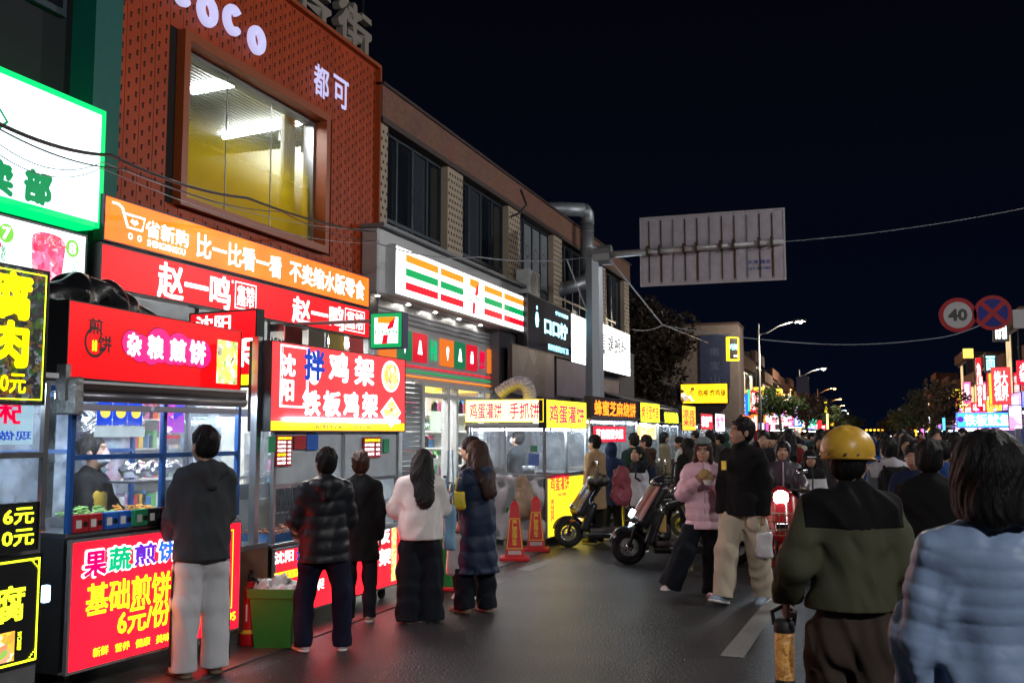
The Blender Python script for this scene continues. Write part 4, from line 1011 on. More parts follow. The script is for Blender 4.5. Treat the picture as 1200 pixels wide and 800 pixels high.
for i, c_ in enumerate(seq):
    x = xs[i]; hh = zz - zw
    if c_ == '.': text('Hi' if i == 3 else '!!', x + tw * .28, x + tw * .72, zw + .12 * hh, zw + .88 * hh, .01, T_G if i == 3 else T_R, BD, .05); continue
    to = MB().box(x + .004, x + tw - .004, .0, .03, zw, zz).build('icon_tile', tm[c_], BD); cx_, cz = x + tw / 2, (zw + zz) / 2; mb = MB()
    if i % 3 == 0: mb.box(cx_ - .06, cx_ + .06, -.01, 0, cz - .12, cz + .06); mb.box(cx_ - .04, cx_ + .04, -.01, 0, cz + .07, cz + .12)
    elif i % 3 == 1: poly2d(mb, [(cx_, cz - .16), (cx_ + .06, cz + .02), (cx_ - .06, cz + .02)], -.004); sdf_disc(mb, cx_, cz + .06, .065, .06, -.005, 14)
    else: poly2d(mb, [(cx_ - .1, cz - .12), (cx_ + .1, cz - .12), (cx_ + .03, cz + .13), (cx_ - .03, cz + .13)], -.004)
    mb.build('printed_icon', T_W, to)
# store front and inside
SF = thing('convenience_store', 'bright glass convenience store front with shelves inside and a folding grey shutter', 'shopfront', FT.w(u0 - .2, 0, 0), FT.rz)
zt2 = zw - .36; sh0, sh1 = FT.hit(470, 480)[0] - u0 + .2, FT.hit(493, 480)[0] - u0 + .2
for k in range(int(zt2 / .085)): MB().box(sh0, sh1, -.02 + .01 * (k % 2), .03, .03 + k * .085, .03 + k * .085 + .075).build('shutter_slat', mat('shutter_grey', (.28, .29, .31), .4, .4), SF)
g0 = sh1 + .05
mb = MB(); segs = [g0, FT.hit(524, 480)[0] - u0 + .2, FT.hit(534, 480)[0] - u0 + .2, FT.hit(566, 480)[0] - u0 + .2, L_]
for x in segs: mb.box(x - .05, x + .05, -.04, .1, 0, zt2)
mb.box(g0, L_, -.035, .09, 2.35, 2.43); mb.box(g0, L_, -.035, .09, zt2 - .06, zt2); mb.box(0, sh0, -.03, .3, 0, zt2)
mb.build('door_frame', mat('white_door_frame', (.6, .62, .64), .35), SF)
for a, b_ in zip(segs[:-1], segs[1:]): MB().box(a + .05, b_ - .05, .02, .03, .05, zt2 - .06).build('glass_pane', GL, SF)
# far end: room for the store, back wall 4.5 m inside
mb = MB(); mb.quad((-1, 4.5, 0), (L_ + 1, 4.5, 0), (L_ + 1, 4.5, 3.4), (-1, 4.5, 3.4)); mb.quad((L_ + 1, .3, 0), (L_ + 1, 4.5, 0), (L_ + 1, 4.5, 3.4), (L_ + 1, .3, 3.4)); mb.quad((-1, .3, 3.3), (L_ + 1, .3, 3.3), (L_ + 1, 4.5, 3.3), (-1, 4.5, 3.3))
mb.quad((-1, .3, .015), (L_ + 1, .3, .015), (L_ + 1, 4.5, .015), (-1, 4.5, .015)); mb.build('room_wall', mat('store_white_wall', (.55, .57, .54), .6), SF)
for k in range(6):
    for j in range(2): MB().box(k * L_ / 6 + .2, k * L_ / 6 + 1.2, 1.0 + j * 1.6, 1.15 + j * 1.6, 3.22, 3.28).build('ceiling_lamp', STL, SF)
shelves(SF, .2, L_ * .5, 2.2, 1.7, seed=5); shelves(SF, L_ * .55, L_ + .8, 3.2, 2.2, seed=6); shelves(SF, g0 + .3, L_ - 1, .9, 1.15, seed=8, rows=3)
rg = random.Random(4); xe = L_ + .9
for z in (.1, .55, .95, 1.35, 1.75, 2.15):
    so = MB().box(xe - .4, xe, .5, 4.4, z - .03, z).build('shelf', WHITEP, SF)
    for i, m_ in enumerate(pm):
        mb = MB(); y = .55 + rg.random() * .1; k = i
        while y < 4.3:
            w_ = .11; k += 1
            if (k * 7 + int(z * 10)) % 6 == i: mb.box(xe - .36, xe - .05, y, y + w_ * .88, z + .002, z + rg.uniform(.2, .33))
            y += w_
        if mb.v: tag(mb.build('goods', m_, so), kind='stuff')
MB().box(xe - .45, xe - .4, .6, 2.6, 2.65, 3.1).build('menu_light', emis('menu_amber', (1, .55, .06), 2.0, .3), SF)
MB().box(xe - .45, xe - .4, 2.7, 4.2, 2.65, 3.1).build('menu_light', emis('menu_white', (.9, 1, .95), 2.0, .2), SF)
cs_ = MB().box(L_ * .55, L_ * .62, .8, 2.6, 0, 1.05).build('sales_counter', WHITEP, SF)
MB().box(g0 + .1, g0 + .55, -.0, .012, 2.5, zt2 - .1).build('poster', food('poster_print', [(.8, .1, .05), (.9, .8, .7), (.2, .5, .2), (.9, .6, .1)], 12, .6), SF)
MB().box(segs[1] - .75, segs[1] - .3, .0, .012, 1.75, 2.1).build('poster', emis('poster_green', (.5, .8, .5), .9, .2, False), SF)
MB().box(segs[0] + .9, segs[0] + 1.5, .1, .12, 2.5, 3.0).build('poster', emis('poster_amber', (1, .6, .05), 1.1, .2, False), SF)

# ---- signs further along on the same building
S, q = sign_px('shop_sign', 'dark blue lightbox with glowing lemon emblem and 口口柠 in blue-white', F2, 618, 668, 341, 406, 366, 423, face=mat('sign_navy', (.006, .012, .04), .6, spec=.1), depth=.25)
T(S, '口口柠', .36, .92, .36, .68, T_CY, .09); T(S, '新鲜柠檬茶饮专门店', .45, .95, .08, .2, T_CY, .02); T(S, '手打柠檬茶', .62, .95, .80, .88, T_CY, .03)
mb = MB(); t_, w_, h_ = S; sdf_disc(mb, .2 * w_, .58 * h_, .14, .2, -.004, 6); mb.build('printed_emblem', T_CY, t_)
mb = MB(); sdf_disc(mb, .2 * w_, .80 * h_, .05, .05, -.004, 10); mb.build('printed_emblem', T_CY, t_)
S, q = sign_px('shop_sign', 'narrow white lightbox with black characters between the dark blue sign and the utility pole', F2, 669, 692, 366, 423, 376, 431, face=WHITE_L, depth=.25)
T(S, '老北京爆肚', .15, .85, .12, .22, T_B, .02)
S, q = sign_px('shop_sign', 'white lightbox with black brush characters right of the utility pole', F2, 702, 738, 377, 432, 392, 442, face=WHITE_L, depth=.25)
T(S, '桂\n味', .03, .2, .3, .8, T_K, .03); T(S, '螺蛳粉', .25, .88, .42, .82, T_K, .05); T(S, '柳州特色', .4, .8, .16, .28, emis('letter_pale_blue', (.2, .5, .8), .8, 0, False), .02)
# printed hoardings below those signs
MUR = food('mural_print', [(.03, .02, .03), (.09, .06, .08), (.05, .04, .06), (.16, .12, .15)], 2.2, 0)
S, q = sign_px('hoarding', 'dim brown printed hoarding on the wall beneath the dark blue sign', F2, 600, 650, 403, 462, 414, 466, cat='hoarding', face=MUR, depth=.1)
S, q = sign_px('hoarding', 'violet grey printed hoarding with a skyline beneath the narrow white sign', F2, 652, 690, 421, 463, 427, 468, cat='hoarding', face=mat('violet_print', (.12, .10, .16), .5, scale=2, var=.5), depth=.1)
S, q = sign_px('hoarding', 'short purple grey hoarding right of the utility pole above the awnings', F2, 698, 726, 440, 470, 448, 474, cat='hoarding', face=MUR, depth=.1)
# ground floor wall beyond the store
t = thing('closed_shop_front', 'dim ground floor front with grey shutters beyond the convenience store', 'shopfront', F2.w(F2.hit(600, 480)[0], -.1, 0), F2.rz)
L2 = ux - F2.hit(600, 480)[0] - .1
MB().box(0, L2, .2, .4, 0, 4.4).build('wall', mat('dim_wall', (.10, .1, .12), .7), t)
for k in range(5):
    x0 = .2 + k * L2 / 5; so = MB().box(x0, x0 + L2 / 5 - .3, .12, .2, 0, 2.7).build('shutter', mat('shutter_grey', (.28, .29, .31), .4, .4), t)

# roof duct with elbows, on the brick building
FD = Frame((-7.0, 0), 0)
GALV = mat('galvanised_duct', (.33, .36, .4), .45, .6, bump=.15, scale=6, var=.25)
def wpt(fr, px, py): u, z = fr.hit(px, py); return fr.w(u, 0, z)
D = thing('exhaust_duct', 'fat galvanised exhaust duct rising over the brick parapet and bending back onto the roof', 'duct', wpt(FD, 688, 330))
o0 = D.location.copy()
P = [wpt(FD, 678, 337) + Vector((-.6, -.4, -.15)), wpt(FD, 684, 331), wpt(FD, 688, 322), wpt(FD, 688, 262), wpt(FD, 688, 252), wpt(FD, 684, 246)]
P += [P[-1] + Vector((-.6, -.35, -.0)), P[-1] + Vector((-2.2, -1.4, -.15))]
MB().tube([p - o0 for p in P[:3]], .19, 14).build('elbow', GALV, D, True)
MB().tube([P[2] - o0, P[3] - o0], .19, 14).build('riser', GALV, D, True)
MB().tube([p - o0 for p in P[3:6]], .2, 14).build('elbow', GALV, D, True)
MB().tube([p - o0 for p in P[5:]], .19, 14).build('roof_run', GALV, D, True)
for k in range(7): z = P[2].z + (P[3].z - P[2].z) * k / 6; MB().lathe([(.193, z - o0.z - .012), (.205, z - o0.z), (.193, z - o0.z + .012)], 14, ((P[2] - o0).x, (P[2] - o0).y, 0), cap=False).build('band', GALV, D, True)
# ------------------------------------------------------------------ street stalls
QRR = mat('qr_card_red', (.45, .01, .02), .5, var=0); QRB = mat('qr_card_blue', (.01, .12, .55), .5, var=0); QRG = mat('qr_card_green', (.02, .3, .12), .5, var=0); PAPER = mat('paper_white', (.7, .7, .68), .7, var=.04)
def paybox(par, x, y, z, m, s=1.0):
    """payment speaker box with a card face; the code itself is left blank"""
    b = MB().box(x, x + .12 * s, y, y + .05, z, z + .12 * s, .004).build('payment_box', m, par)
    MB().box(x + .014 * s, x + .058 * s, y - .003, y, z + .03 * s, z + .085 * s).build('card', PAPER, b)
    mb = MB(); mb.lathe([(.02 * s, 0), (.02 * s, .004)], 12, (x + .092 * s, y - .004, z + .055 * s), 'y'); mb.build('speaker', DKMET, b); return b
def cart(label, fr, u0, u1, depth=1.2, zc=1.03, zp=.15, zt=2.0, post=BLUEP, face=None, rail=1.6, group=None, mids=(.5,), body=None, lamp=True, roofz=None, side=True, back=True, panel=True, wheels=True, zbase=.012, glassed=True, lamps=TUBE):
    t = thing('food_cart', label, 'food cart', fr.w(u0, 0, zbase), fr.rz, group); w = u1 - u0; p = .035
    body = body or STEEL
    MB().box(.0, w, .03, depth, zp, zc - .03).build('cabinet', body, t)
    mb = MB(); mb.box(-.01, w + .01, .0, depth + .01, zc - .03, zc, .005); mb.build('counter', STEEL, t)
    for x in (0, w - p):
        for y in (0, depth - p): MB().box(x, x + p, y, y + p, zc, zt).build('post', post, t)
    for f in mids: MB().box(w * f - p / 2, w * f + p / 2, 0, p, zc, zt - p).build('post', post, t)
    mb = MB()
    for y in (0, depth - p): mb.box(p, w - p, y, y + p, zt - p, zt)
    mb.box(0, p, p, depth - p, zt - p, zt); mb.box(w - p, w, p, depth - p, zt - p, zt)
    mb.build('top_frame', post, t)
    if rail:
        xs = [p] + [w * f for f in mids] + [w - p]
        for a, b in zip(xs[:-1], xs[1:]): MB().box(a + (p / 2 if a != p else 0), b - (p / 2 if b != w - p else 0), .003, p - .003, rail - .02, rail + .015).build('rail', post, t)
        for y0 in (depth - p,): MB().box(p, w - p, y0, y0 + p - .004, rail, rail + .03).build('rail', post, t)
    MB().box(-.03, w + .03, -.03, depth + .05, zt, zt + .03).build('roof', WHITEP, t)
    if glassed:
        xs = [p] + [w * f for f in mids] + [w - p]
        for a, b in zip(xs[:-1], xs[1:]):
            if rail: MB().box(a + .02, b - .02, .014, .018, zc + .0, rail - .02).build('glass_pane', GL, t)
            MB().box(a + .02, b - .02, .014, .018, rail + .02 if rail else zc, zt - p).build('glass_pane', FILMG, t)
    if side:
        for x in (.01, w - .014): MB().box(x, x + .004, p, depth - p, zc, zt - p).build('glass_pane', FILMG, t)
    if back: MB().box(p, w - p, depth - .02, depth - .015, rail if rail else zc, zt - p).build('glass_pane', FILMG, t)
    if lamp:
        n = max(1, int(w / .8))
        for i in range(n): MB().box((i + .15) * w / n, (i + .85) * w / n, .25, .31, zt - p - .045, zt - p - .01).build('tube_light', lamps, t)
    if panel:
        pf = MB(); pf.box(.0, w, -.03, .0, zp, zc - .04)
        pf.build('lightbox_casing', GREYM, t)
        MB().quad((.02, -.034, zp + .02), (w - .02, -.034, zp + .02), (w - .02, -.034, zc - .06), (.02, -.034, zc - .06)).build('face_panel', face or RED_L, t)
    if wheels:
        for x in (.12, w - .12):
            for y in (.12, depth - .12):
                c_ = MB().box(x - .02, x + .02, y - .03, y + .03, .09, zp + .01).build('caster', DKMET, t); m2 = MB(); m2.lathe([(.0, -.02), (.05, -.02), (.055, -.012), (.055, .012), (.05, .02), (.0, .02)], 14, (x, y, .056), 'y', False); m2.build('wheel', mat('rubber', (.012, .012, .013), .7), c_, True)
    return t, w
def tray(par, x0, x1, y0, y1, z, m, food_m, h=.07, heap=.05, seed=0):
    tr = MB(); tr.box(x0, x1, y0, y1, z, z + h * .1); tr.box(x0, x0 + .006, y0, y1, z, z + h); tr.box(x1 - .006, x1, y0, y1, z, z + h); tr.box(x0, x1, y0, y0 + .006, z + .0005, z + h - .0005); tr.box(x0, x1, y1 - .006, y1, z + .0005, z + h - .0005)
    o = tr.build('tray', m, par)
    rg = random.Random(seed); mb = MB()
    for i in range(90):
        x, y = rg.uniform(x0 + .03, x1 - .03), rg.uniform(y0 + .03, y1 - .03); f = 1 - abs((x - x0) / (x1 - x0) - .5) * 1.2
        zz = z + h * .7 + heap * f * rg.random(); a = rg.uniform(0, 6.28); l_ = rg.uniform(.03, .07); d = Vector((math.cos(a) * l_, math.sin(a) * l_, rg.uniform(-.01, .015)))
        mb.tube([(x, y, zz), Vector((x, y, zz)) + d], rg.uniform(.005, .011), 4)
    tag(mb.build('food', food_m, o), kind='stuff'); return o
LET = mat('shredded_lettuce', (.25, .5, .12), .6, scale=60, var=.5); FRY = mat('fried_dough', (.75, .36, .06), .6, scale=60, var=.4); FOIL = mat('foil', (.75, .76, .78), .22, 1.0, bump=1.0, scale=45); MEAT = mat('cooked_meat', (.3, .09, .04), .5, scale=60, var=.5)
PLB = mat('plastic_box_blue', (.05, .2, .5), .35); PLW = mat('plastic_tub', (.6, .66, .7), .35)

# ---- cart 0, cut by the left edge
A0 = PD(49, 700, 6.05); F0 = Frame(A0, 3)
uL = -1.6
t0, w0 = cart('steel and glass food cart cut by the left edge, with black lemon lettered panels', F0, uL, 0, 1.2, zc=1.13, zp=.14, zt=2.02, post=STEEL, face=mat('sign_black', (.006, .007, .01), .4), rail=1.56, panel=False, lamps=TUBE2)
BLK = mat('sign_black', (.006, .007, .01), .4)
z_a = F0.hit(49, 590)[1]; z_b = F0.hit(49, 649)[1]; z_c = F0.hit(49, 785)[1]
S, q = sign_px('menu_board', 'black menu board reading 6元 and 10元 in glowing lemon, at the lower left edge', F0, -30, 46, 590, 651, 590, 645, face=BLK, depth=.04, v=.06, fw=.006, cat='menu board')
u_e = S[1]
fx = lambda px: (F0.hit(px, 620, .06)[0] - F0.hit(-30, 620, .06)[0]) / u_e
T(S, '6元', fx(4), fx(40), .56, .9, T_Y2, .05); T(S, '10元', fx(-5), fx(41), .12, .46, T_Y2, .05); T(S, '加蛋\n套餐', fx(-28), fx(-8), .12, .9, T_Y2, .03)
S, q = sign_px('menu_board', 'black panel with lemon border, big 腐 and a food photo, at the lower left corner', F0, -30, 49, 652, 800, 652, 772, face=BLK, depth=.04, v=.063, fw=.004, cat='menu board')
border(S, .03, .97, .04, .96, .012, T_Y2)
mb = MB(); t_, w_, h_ = S
for (cx_, cz_, sx, sz) in ((.97, .96, -1, -1), (.97, .04, -1, 1)):
    for i in range(5): mb.box(cx_ * w_ + sx * .012 * (i + 1) - .004, cx_ * w_ + sx * .012 * (i + 1) + .004, -.006, -.003, cz_ * h_ + sz * .012 * (5 - i) - .004, cz_ * h_ + sz * .012 * (5 - i) + .004)
mb.build('printed_corner', T_Y2, t_)
f2 = lambda px: (F0.hit(px, 720, .063)[0] - F0.hit(-30, 720, .063)[0]) / w_
T(S, '腐', f2(-6), f2(31), .42, .74, T_Y2, .055); T(S, '豆', f2(-29), f2(-9), .42, .74, T_Y2, .055)
rect(S, f2(-12), f2(21), .08, .34, food('tofu_photo', [(.9, .5, .05), (.8, .25, .03), (.2, .4, .05), (1, .8, .5), (.5, .1, .02)], 22, .9), name='printed_photo'); T(S, '可\n口\n美\n味', f2(24), f2(29), .16, .32, T_Y2, .02)
fr = perp(63, -4.6)
FT0 = Frame(PD(64, 380, 5.9), 3)
S, q = sign_px('stall_sign', 'black tofu stall sign with big yellow 腐肉-like characters, 10元 and a dish photo, at the left edge', FT0, -40, 58, 300, 482, 318, 466, face=food('tofu_dish', [(.004, .004, .008), (.01, .01, .015), (.01, .01, .012), (.12, .14, .16), (.01, .01, .01), (.14, .05, .01), (.01, .07, .01), (.004, .004, .006)], 34, .8), depth=.12, fw=.012, v=0)
S[0]['label'] = 'black stall sign with big yellow characters, 10元 and a photographed dish, at the left edge'
t_, w_, h_ = S; f3 = lambda px: (FT0.hit(px, 400)[0] - FT0.hit(-40, 400)[0]) / w_
border(S, .02, .965, .035, .965, .007, T_Y2)
BY = emis('letter_bold_yellow', (1, .8, .0), 1.7, 0, False)
T(S, '腐', f3(-12), f3(38), .60, .95, BY, .06, y=-.01); T(S, '肉', f3(-10), f3(36), .26, .60, BY, .06, y=-.01)
T(S, '10元', f3(-2), f3(35), .08, .22, BY, .05, y=-.01); T(S, '豆\n夹', f3(-38), f3(-15), .26, .95, BY, .06, y=-.01)
# payment boxes and post furniture
paybox(t0, w0 - .42, -.03, 1.14, QRR); paybox(t0, w0 - .29, -.03, 1.14, QRB); paybox(t0, w0 - .56, -.03, 1.14, QRR)
MB().box(w0 - .8, w0 - .1, .02, .03, 1.62, 1.92).build('poster', emis('poster_pale_blue', (.45, .7, .85), .5, .2, False), t0)
text('粥', w0 - .42, w0 - .2, 1.74, 1.9, .01, T_R, t0, .05, mirror=True); text('现做现卖', w0 - .6, w0 - .12, 1.645, 1.7, .01, T_B, t0, .02, mirror=True)
for k in range(4): MB().lathe([(.0, 0), (.07, 0), (.075, .13), (.07, .13), (.065, .01), (0, .01)], 16, (w0 - .3 - k * .25, .5, 1.132), cap=False).build('tub', [PLW, mat('red_tub', (.5, .02, .03), .4), PLW, QRB][k], t0, True)
lp = MB().box(w0 + .0, w0 + .05, -.02, .02, .68, .78, .008).build('marker_lamp', emis('marker_blue_white', (.4, .7, 1), 4, 0), t0)

# ---- cart 1: fruit and vegetable pancakes
A1 = PD(76, 700, 6.5); F1 = Frame(A1, 5.2)
ue = F1.hit(279, 640)[0]
zc1 = 1.04
t1, w1 = cart('blue framed pancake cart with glowing red lower panel of large characters', F1, 0, ue, 1.15, zc=zc1, zp=.15, zt=2.0, post=BLUEP, rail=1.53, mids=(.5,), lamps=TUBE, back=False, face=emis('panel_red', (1, .006, .018), 2.0, .25))
def on(fr, v, x0, x1, yt, yb, u0=0, zb=.012):
    a, b = fr.hit(x0, (yt + yb) / 2, v)[0] - u0, fr.hit(x1, (yt + yb) / 2, v)[0] - u0; xm = (x0 + x1) / 2
    return a, b, fr.hit(xm, yb, v)[1] - zb, fr.hit(xm, yt, v)[1] - zb
G2 = emis('letter_emerald', (.0, .45, .2), .9, 0, False); PU = emis('letter_violet', (.12, .02, .5), .9, 0, False); RD2 = emis('letter_crimson', (.7, .0, .12), 1.0, 0, False); TB2 = emis('letter_azure', (.02, .15, .7), .9, 0, False)
for ch, x0, x1, yt, yb, m_ in (('果', 97, 124, 645, 675, RD2), ('蔬', 126, 153, 640, 668, G2), ('煎', 156, 182, 636, 661, PU), ('饼', 184, 208, 632, 657, TB2)):
    a = on(F1, .04, x0, x1, yt, yb)
    text(ch, a[0] - .012, a[1] + .012, a[2] - .012, a[3] + .012, -.037, T_W, t1, .085, name='lettering_outline'); text(ch, *a, -.047, m_, t1, .035)
for s_, x0, x1, yt, yb in (('基础煎饼', 101, 200, 676, 713), ('6元/份', 138, 199, 707, 738)):
    a = on(F1, .04, x0, x1, yt, yb); text(s_, *a, -.037, T_Y, t1, .03)
for s_, x0, x1, yt, yb in (('新鲜', 109, 127, 757, 768), ('营养', 135, 152, 752, 762), ('健康', 159, 176, 747, 757), ('美味', 183, 199, 742, 752), ('5895', 258, 276, 718, 728)):
    text(s_, *on(F1, .04, x0, x1, yt, yb), -.037, T_Y, t1, .03)
a = on(F1, .04, 246, 273, 622, 715); b_ = border((t1, 1, 1), a[0], a[1], a[2], a[3], .008, T_Y, -.037)
text('元\n起', *on(F1, .04, 258, 265, 690, 708), -.037, T_Y, t1, .02)
for k, (x, m_) in enumerate(((.035, QRR), (.155, QRR), (.29, QRB), (.41, QRB), (.56, QRG), (.68, DKMET), (.80, mat('qr_card_maroon', (.15, .01, .02), .5)))): paybox(t1, x, -.02, zc1 + .002, m_, .95)
# roller awning, light bars, bracket under the sign
mb = MB(); aw = on(F1, .12, 92, 285, 455, 475); zaw = F1.hit(92, 466, .12)[1]; mb.tube([(aw[0], -.13, zaw), (aw[1], -.13, zaw)], .035, 12); AWN = mb.build('awning_roller', mat('roller_grey', (.2, .2, .23), .35, .6), t1, True)
mb = MB(); mb.tube([(aw[0], -.13, zaw + .05), (aw[1] - .01, -.13, zaw + .05)], .032, 12); mb.build('awning_fabric', mat('awning_dark', (.04, .025, .025), .7), t1, True)
for a0, a1 in ((.02, .40), (.42, .98)):
    MB().box(aw[0] + (aw[1] - aw[0]) * a0, aw[0] + (aw[1] - aw[0]) * a1, -.11, -.06, zaw - .09, zaw - .05, .004).build('light_bar', mat('light_bar_off', (.35, .34, .42), .4), t1)
mb = MB(); mb.box(aw[0] - .07, aw[0] - .01, -.18, .02, zaw - .12, zaw + .12, .01); mb.box(aw[0] - .09, aw[0] - .05, -.1, -.02, zaw - .03, zaw + .2); mb.build('awning_bracket', mat('worn_steel', (.3, .3, .3), .45, .9, bump=.6, scale=40, var=.5), t1)
# goods inside
tray(t1, .30, .68, .12, .5, zc1, STEEL, LET, heap=.09, seed=1); tray(t1, .72, 1.15, .12, .5, zc1, STEEL, FRY, heap=.07, seed=2)
V, Q = solid([rc((w1 * .62, .55, zc1 + .36), (w1 * .88, .5, zc1 + .38), .06, .05)], disp=lambda P: .02 * np.sin(45 * P[:, 0]) * np.sin(60 * P[:, 1]) * np.sin(50 * P[:, 2]), res=.007)
MB().box(w1 * .55, w1 - .05, .35, .7, zc1 + .27, zc1 + .285).build('shelf', STEEL, t1); link_mesh('foil_parcel', fast_mesh('foil_parcel', V, Q), FOIL, t1)
for k in range(3): MB().box(.30 + k * .14, .43 + k * .14, .1, .105, 1.74, 1.9).build('poster', emis('poster_cobalt', (.01, .06, .6), .8, .2, False), t1); 
mb = MB()
for k in range(3): sdf_disc(mb, .365 + k * .14, 1.83, .045, .04, .095, 16)
mb.build('printed_egg', emis('poster_egg', (1, .7, .1), .9, .2, False), t1)
MB().box(.28, .74, .102, .104, 1.66, 1.735).build('poster', emis('poster_pale', (.6, .75, .8), .5, .1, False), t1)
MB().box(w1 * .53, w1 * .68, .1, .105, 1.69, 1.92).build('poster', food('poster_pancake', [(.05, .05, .6), (.8, .1, .5), (.9, .8, .9)], 12, .8), t1)
MB().box(w1 * .53, w1 * .66, .1, .105, 1.6, 1.68).build('price_list', PAPER, t1); text('煎饼价目', w1 * .54, w1 * .65, 1.645, 1.67, .1, T_R, t1, .02)
MLK = glass('milky_plastic', (.75, .85, 1.0), .5, .3)
for a_, b_ in ((.04, w1 * .48), (w1 * .52, w1 - .04)): MB().box(a_, b_, 1.135, 1.14, zc1, 1.96).build('rear_sheet', MLK, t1)
# second blue frame behind, hanging plastic
for x in (.32, w1 * .72): MB().box(x, x + .05, 1.18, 1.22, .0, 1.98).build('rear_post', BLUEP, t1)
V, Q = solid([bx((w1 * .75, .95, 1.8), (.33, .03, .11), .02)], disp=lambda P: .012 * np.sin(60 * P[:, 0] + 8 * np.sin(20 * P[:, 2])) * np.sin(30 * P[:, 2] + 20 * P[:, 0]), res=.008)
link_mesh('plastic_sheet', fast_mesh('plastic_sheet', V, Q), FOIL, t1)
# its sign
FS1 = Frame(PD(83, 395, 6.45), -3.5)
S, q = sign_px('stall_sign', 'red lightbox sign with white bubble characters 杂粮煎饼 and a pancake photo', FS1, 80, 283, 353, 443, 386, 458, face=emis('sign_red_deep', (.9, .001, .004), .75, .35), depth=.22, fw=.008)
t_, w_, h_ = S
fs = lambda x0, x1, yt, yb: (lambda a: (a[0] / w_, a[1] / w_, a[2] / h_, a[3] / h_))(tuple(v - o for v, o in zip(on(FS1, 0, x0, x1, yt, yb, FS1.hit(80, 395)[0], t_.location.z), (0, 0, 0, 0))))
PK = emis('bubble_pink', (.85, .01, .14), 1.2, .1, False)
mb = MB(); mbk = MB()
for (x, y, r_) in ((155, 402, 11), (165, 408, 12), (187, 405, 15), (178, 414, 10), (210, 409, 14), (224, 413, 12), (236, 415, 12), (200, 411, 12)):
    a = fs(x - r_, x + r_, y - r_ * 1.35, y + r_ * 1.35); cx_, cz_ = (a[0] + a[1]) / 2 * w_, (a[2] + a[3]) / 2 * h_; rx, rz2 = (a[1] - a[0]) / 2 * w_, (a[3] - a[2]) / 2 * h_
    sdf_disc(mbk, cx_, cz_, rx + .008, rz2 + .008, -.002 - len(mbk.v) * 1e-6, 26); sdf_disc(mb, cx_, cz_, rx, rz2, -.004 - len(mb.v) * 1e-6, 26)
mbk.build('printed_bubble_rim', emis('bubble_dark', (.15, .0, .02), .8, 0, False), t_); mb.build('printed_bubble', PK, t_)
for ch, x0, x1, yt, yb in (('杂', 149, 166, 390, 418), ('粮', 173, 192, 393, 421), ('煎', 199, 218, 397, 424), ('饼', 222, 241, 399, 427)): T(S, ch, *fs(x0, x1, yt, yb), T_W, .06, y=-.006)
T(S, '煎', *fs(105, 122, 373, 392), T_K, .03); T(S, '饼', *fs(116, 132, 393, 413), T_K, .03); a = fs(96, 128, 384, 418); t_, w_, h_ = S
ring(S, (a[0] + a[1]) / 2, (a[2] + a[3]) / 2, .085, .104, T_K, a0=1.2, a1=6.0); T(S, '杂粮', *fs(109, 115, 398, 412), T_Y, .02)
rect(S, *fs(255, 279, 389, 443)[:2], .10, .80, food('pancake_photo', [(.9, .6, .05), (.95, .75, .2), (.2, .35, .05), (.9, .9, .7), (.1, .08, .05)], 26, 1.1), name='printed_photo')
# black tarpaulin over the cart
pc = Vector(FS1.w(.78, -.42, 2.63)); TP = thing('black_tarpaulin', 'crumpled black plastic tarpaulin heaped on top of the pancake cart', 'tarpaulin', pc, FS1.rz)
V, Q = solid([rc((-.62, 0, -.03), (-.25, 0, .07), .10, .14), rc((-.25, 0, .07), (.1, 0, .07), .14, .13), rc((.1, 0, .07), (.75, 0, -.08), .13, .06), bx((.05, .1, -.1), (.75, .4, .06), .04)], k=.09,
    disp=lambda P: .03 * np.abs(np.sin(7 * P[:, 0] + 9 * P[:, 2] + 2 * np.sin(5 * P[:, 1]))) + .012 * np.sin(26 * P[:, 0] - 18 * P[:, 2] + 5 * np.sin(9 * P[:, 1])), cuts=[lambda P: -.1 - P[:, 2]], res=.014)
link_mesh('sheet', fast_mesh('sheet', V, Q), mat('black_plastic', (.008, .009, .011), .3, bump=.8, scale=9, detail=6), TP)
MB().box(-.7, .85, -.35, .5, -.13, -.1).build('backing_board', DKMET, TP)
for x in (-.65, .8): MB().box(x - .02, x + .02, .3, .34, -.55, -.13).build('support', DKMET, TP)

# ---- sign of the stall behind (between the two carts)
FS2 = Frame(PD(300, 400, 9.3), 98)
S, q = sign_px('stall_sign', 'partly hidden red sign reading 沈阳 鸡架 with a yellow foot, behind the pancake cart', FS2, 222, 302, 370, 462, 358, 446, face=RED_L, depth=.1)
T(S, '沈阳', .1, .62, .72, .95, T_W, .05); T(S, '鸡架', .35, .95, .26, .66, T_W, .06); rect(S, .02, .98, .02, .16, emis('strip_yellow', (1, .7, .01), 1.4, .1), name='printed_strip')

# ---- cart 2: chicken frame stall
A2 = PD(318, 680, 8.4); F3_ = Frame(A2, 2.4); ue2 = F3_.hit(466, 650)[0]
zc2 = .765
t2, w2 = cart('steel chicken stall with glowing red lower panel behind four standing customers', F3_, 0, ue2, 1.15, zc=zc2, zp=.14, zt=1.86, post=STEEL, rail=1.24, mids=(), face=emis('panel_red2', (1, .01, .018), 2.0, .25), glassed=False)
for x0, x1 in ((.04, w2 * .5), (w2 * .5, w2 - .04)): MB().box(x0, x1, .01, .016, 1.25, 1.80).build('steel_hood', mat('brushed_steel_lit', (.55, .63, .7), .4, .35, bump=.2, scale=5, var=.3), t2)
MB().box(w2 * .5 - .015, w2 * .5 + .015, -.01, .01, 1.25, 1.82).build('post', STEEL, t2)
MB().box(.1, w2 - .1, -.06, -.02, 1.79, 1.82).build('tube_light', TUBE, t2)
MB().box(.04, w2 - .04, .5, .52, zc2, 1.24).build('rear_panel', mat('sooty_steel', (.05, .05, .055), .4, .7, bump=.3, scale=9), t2)
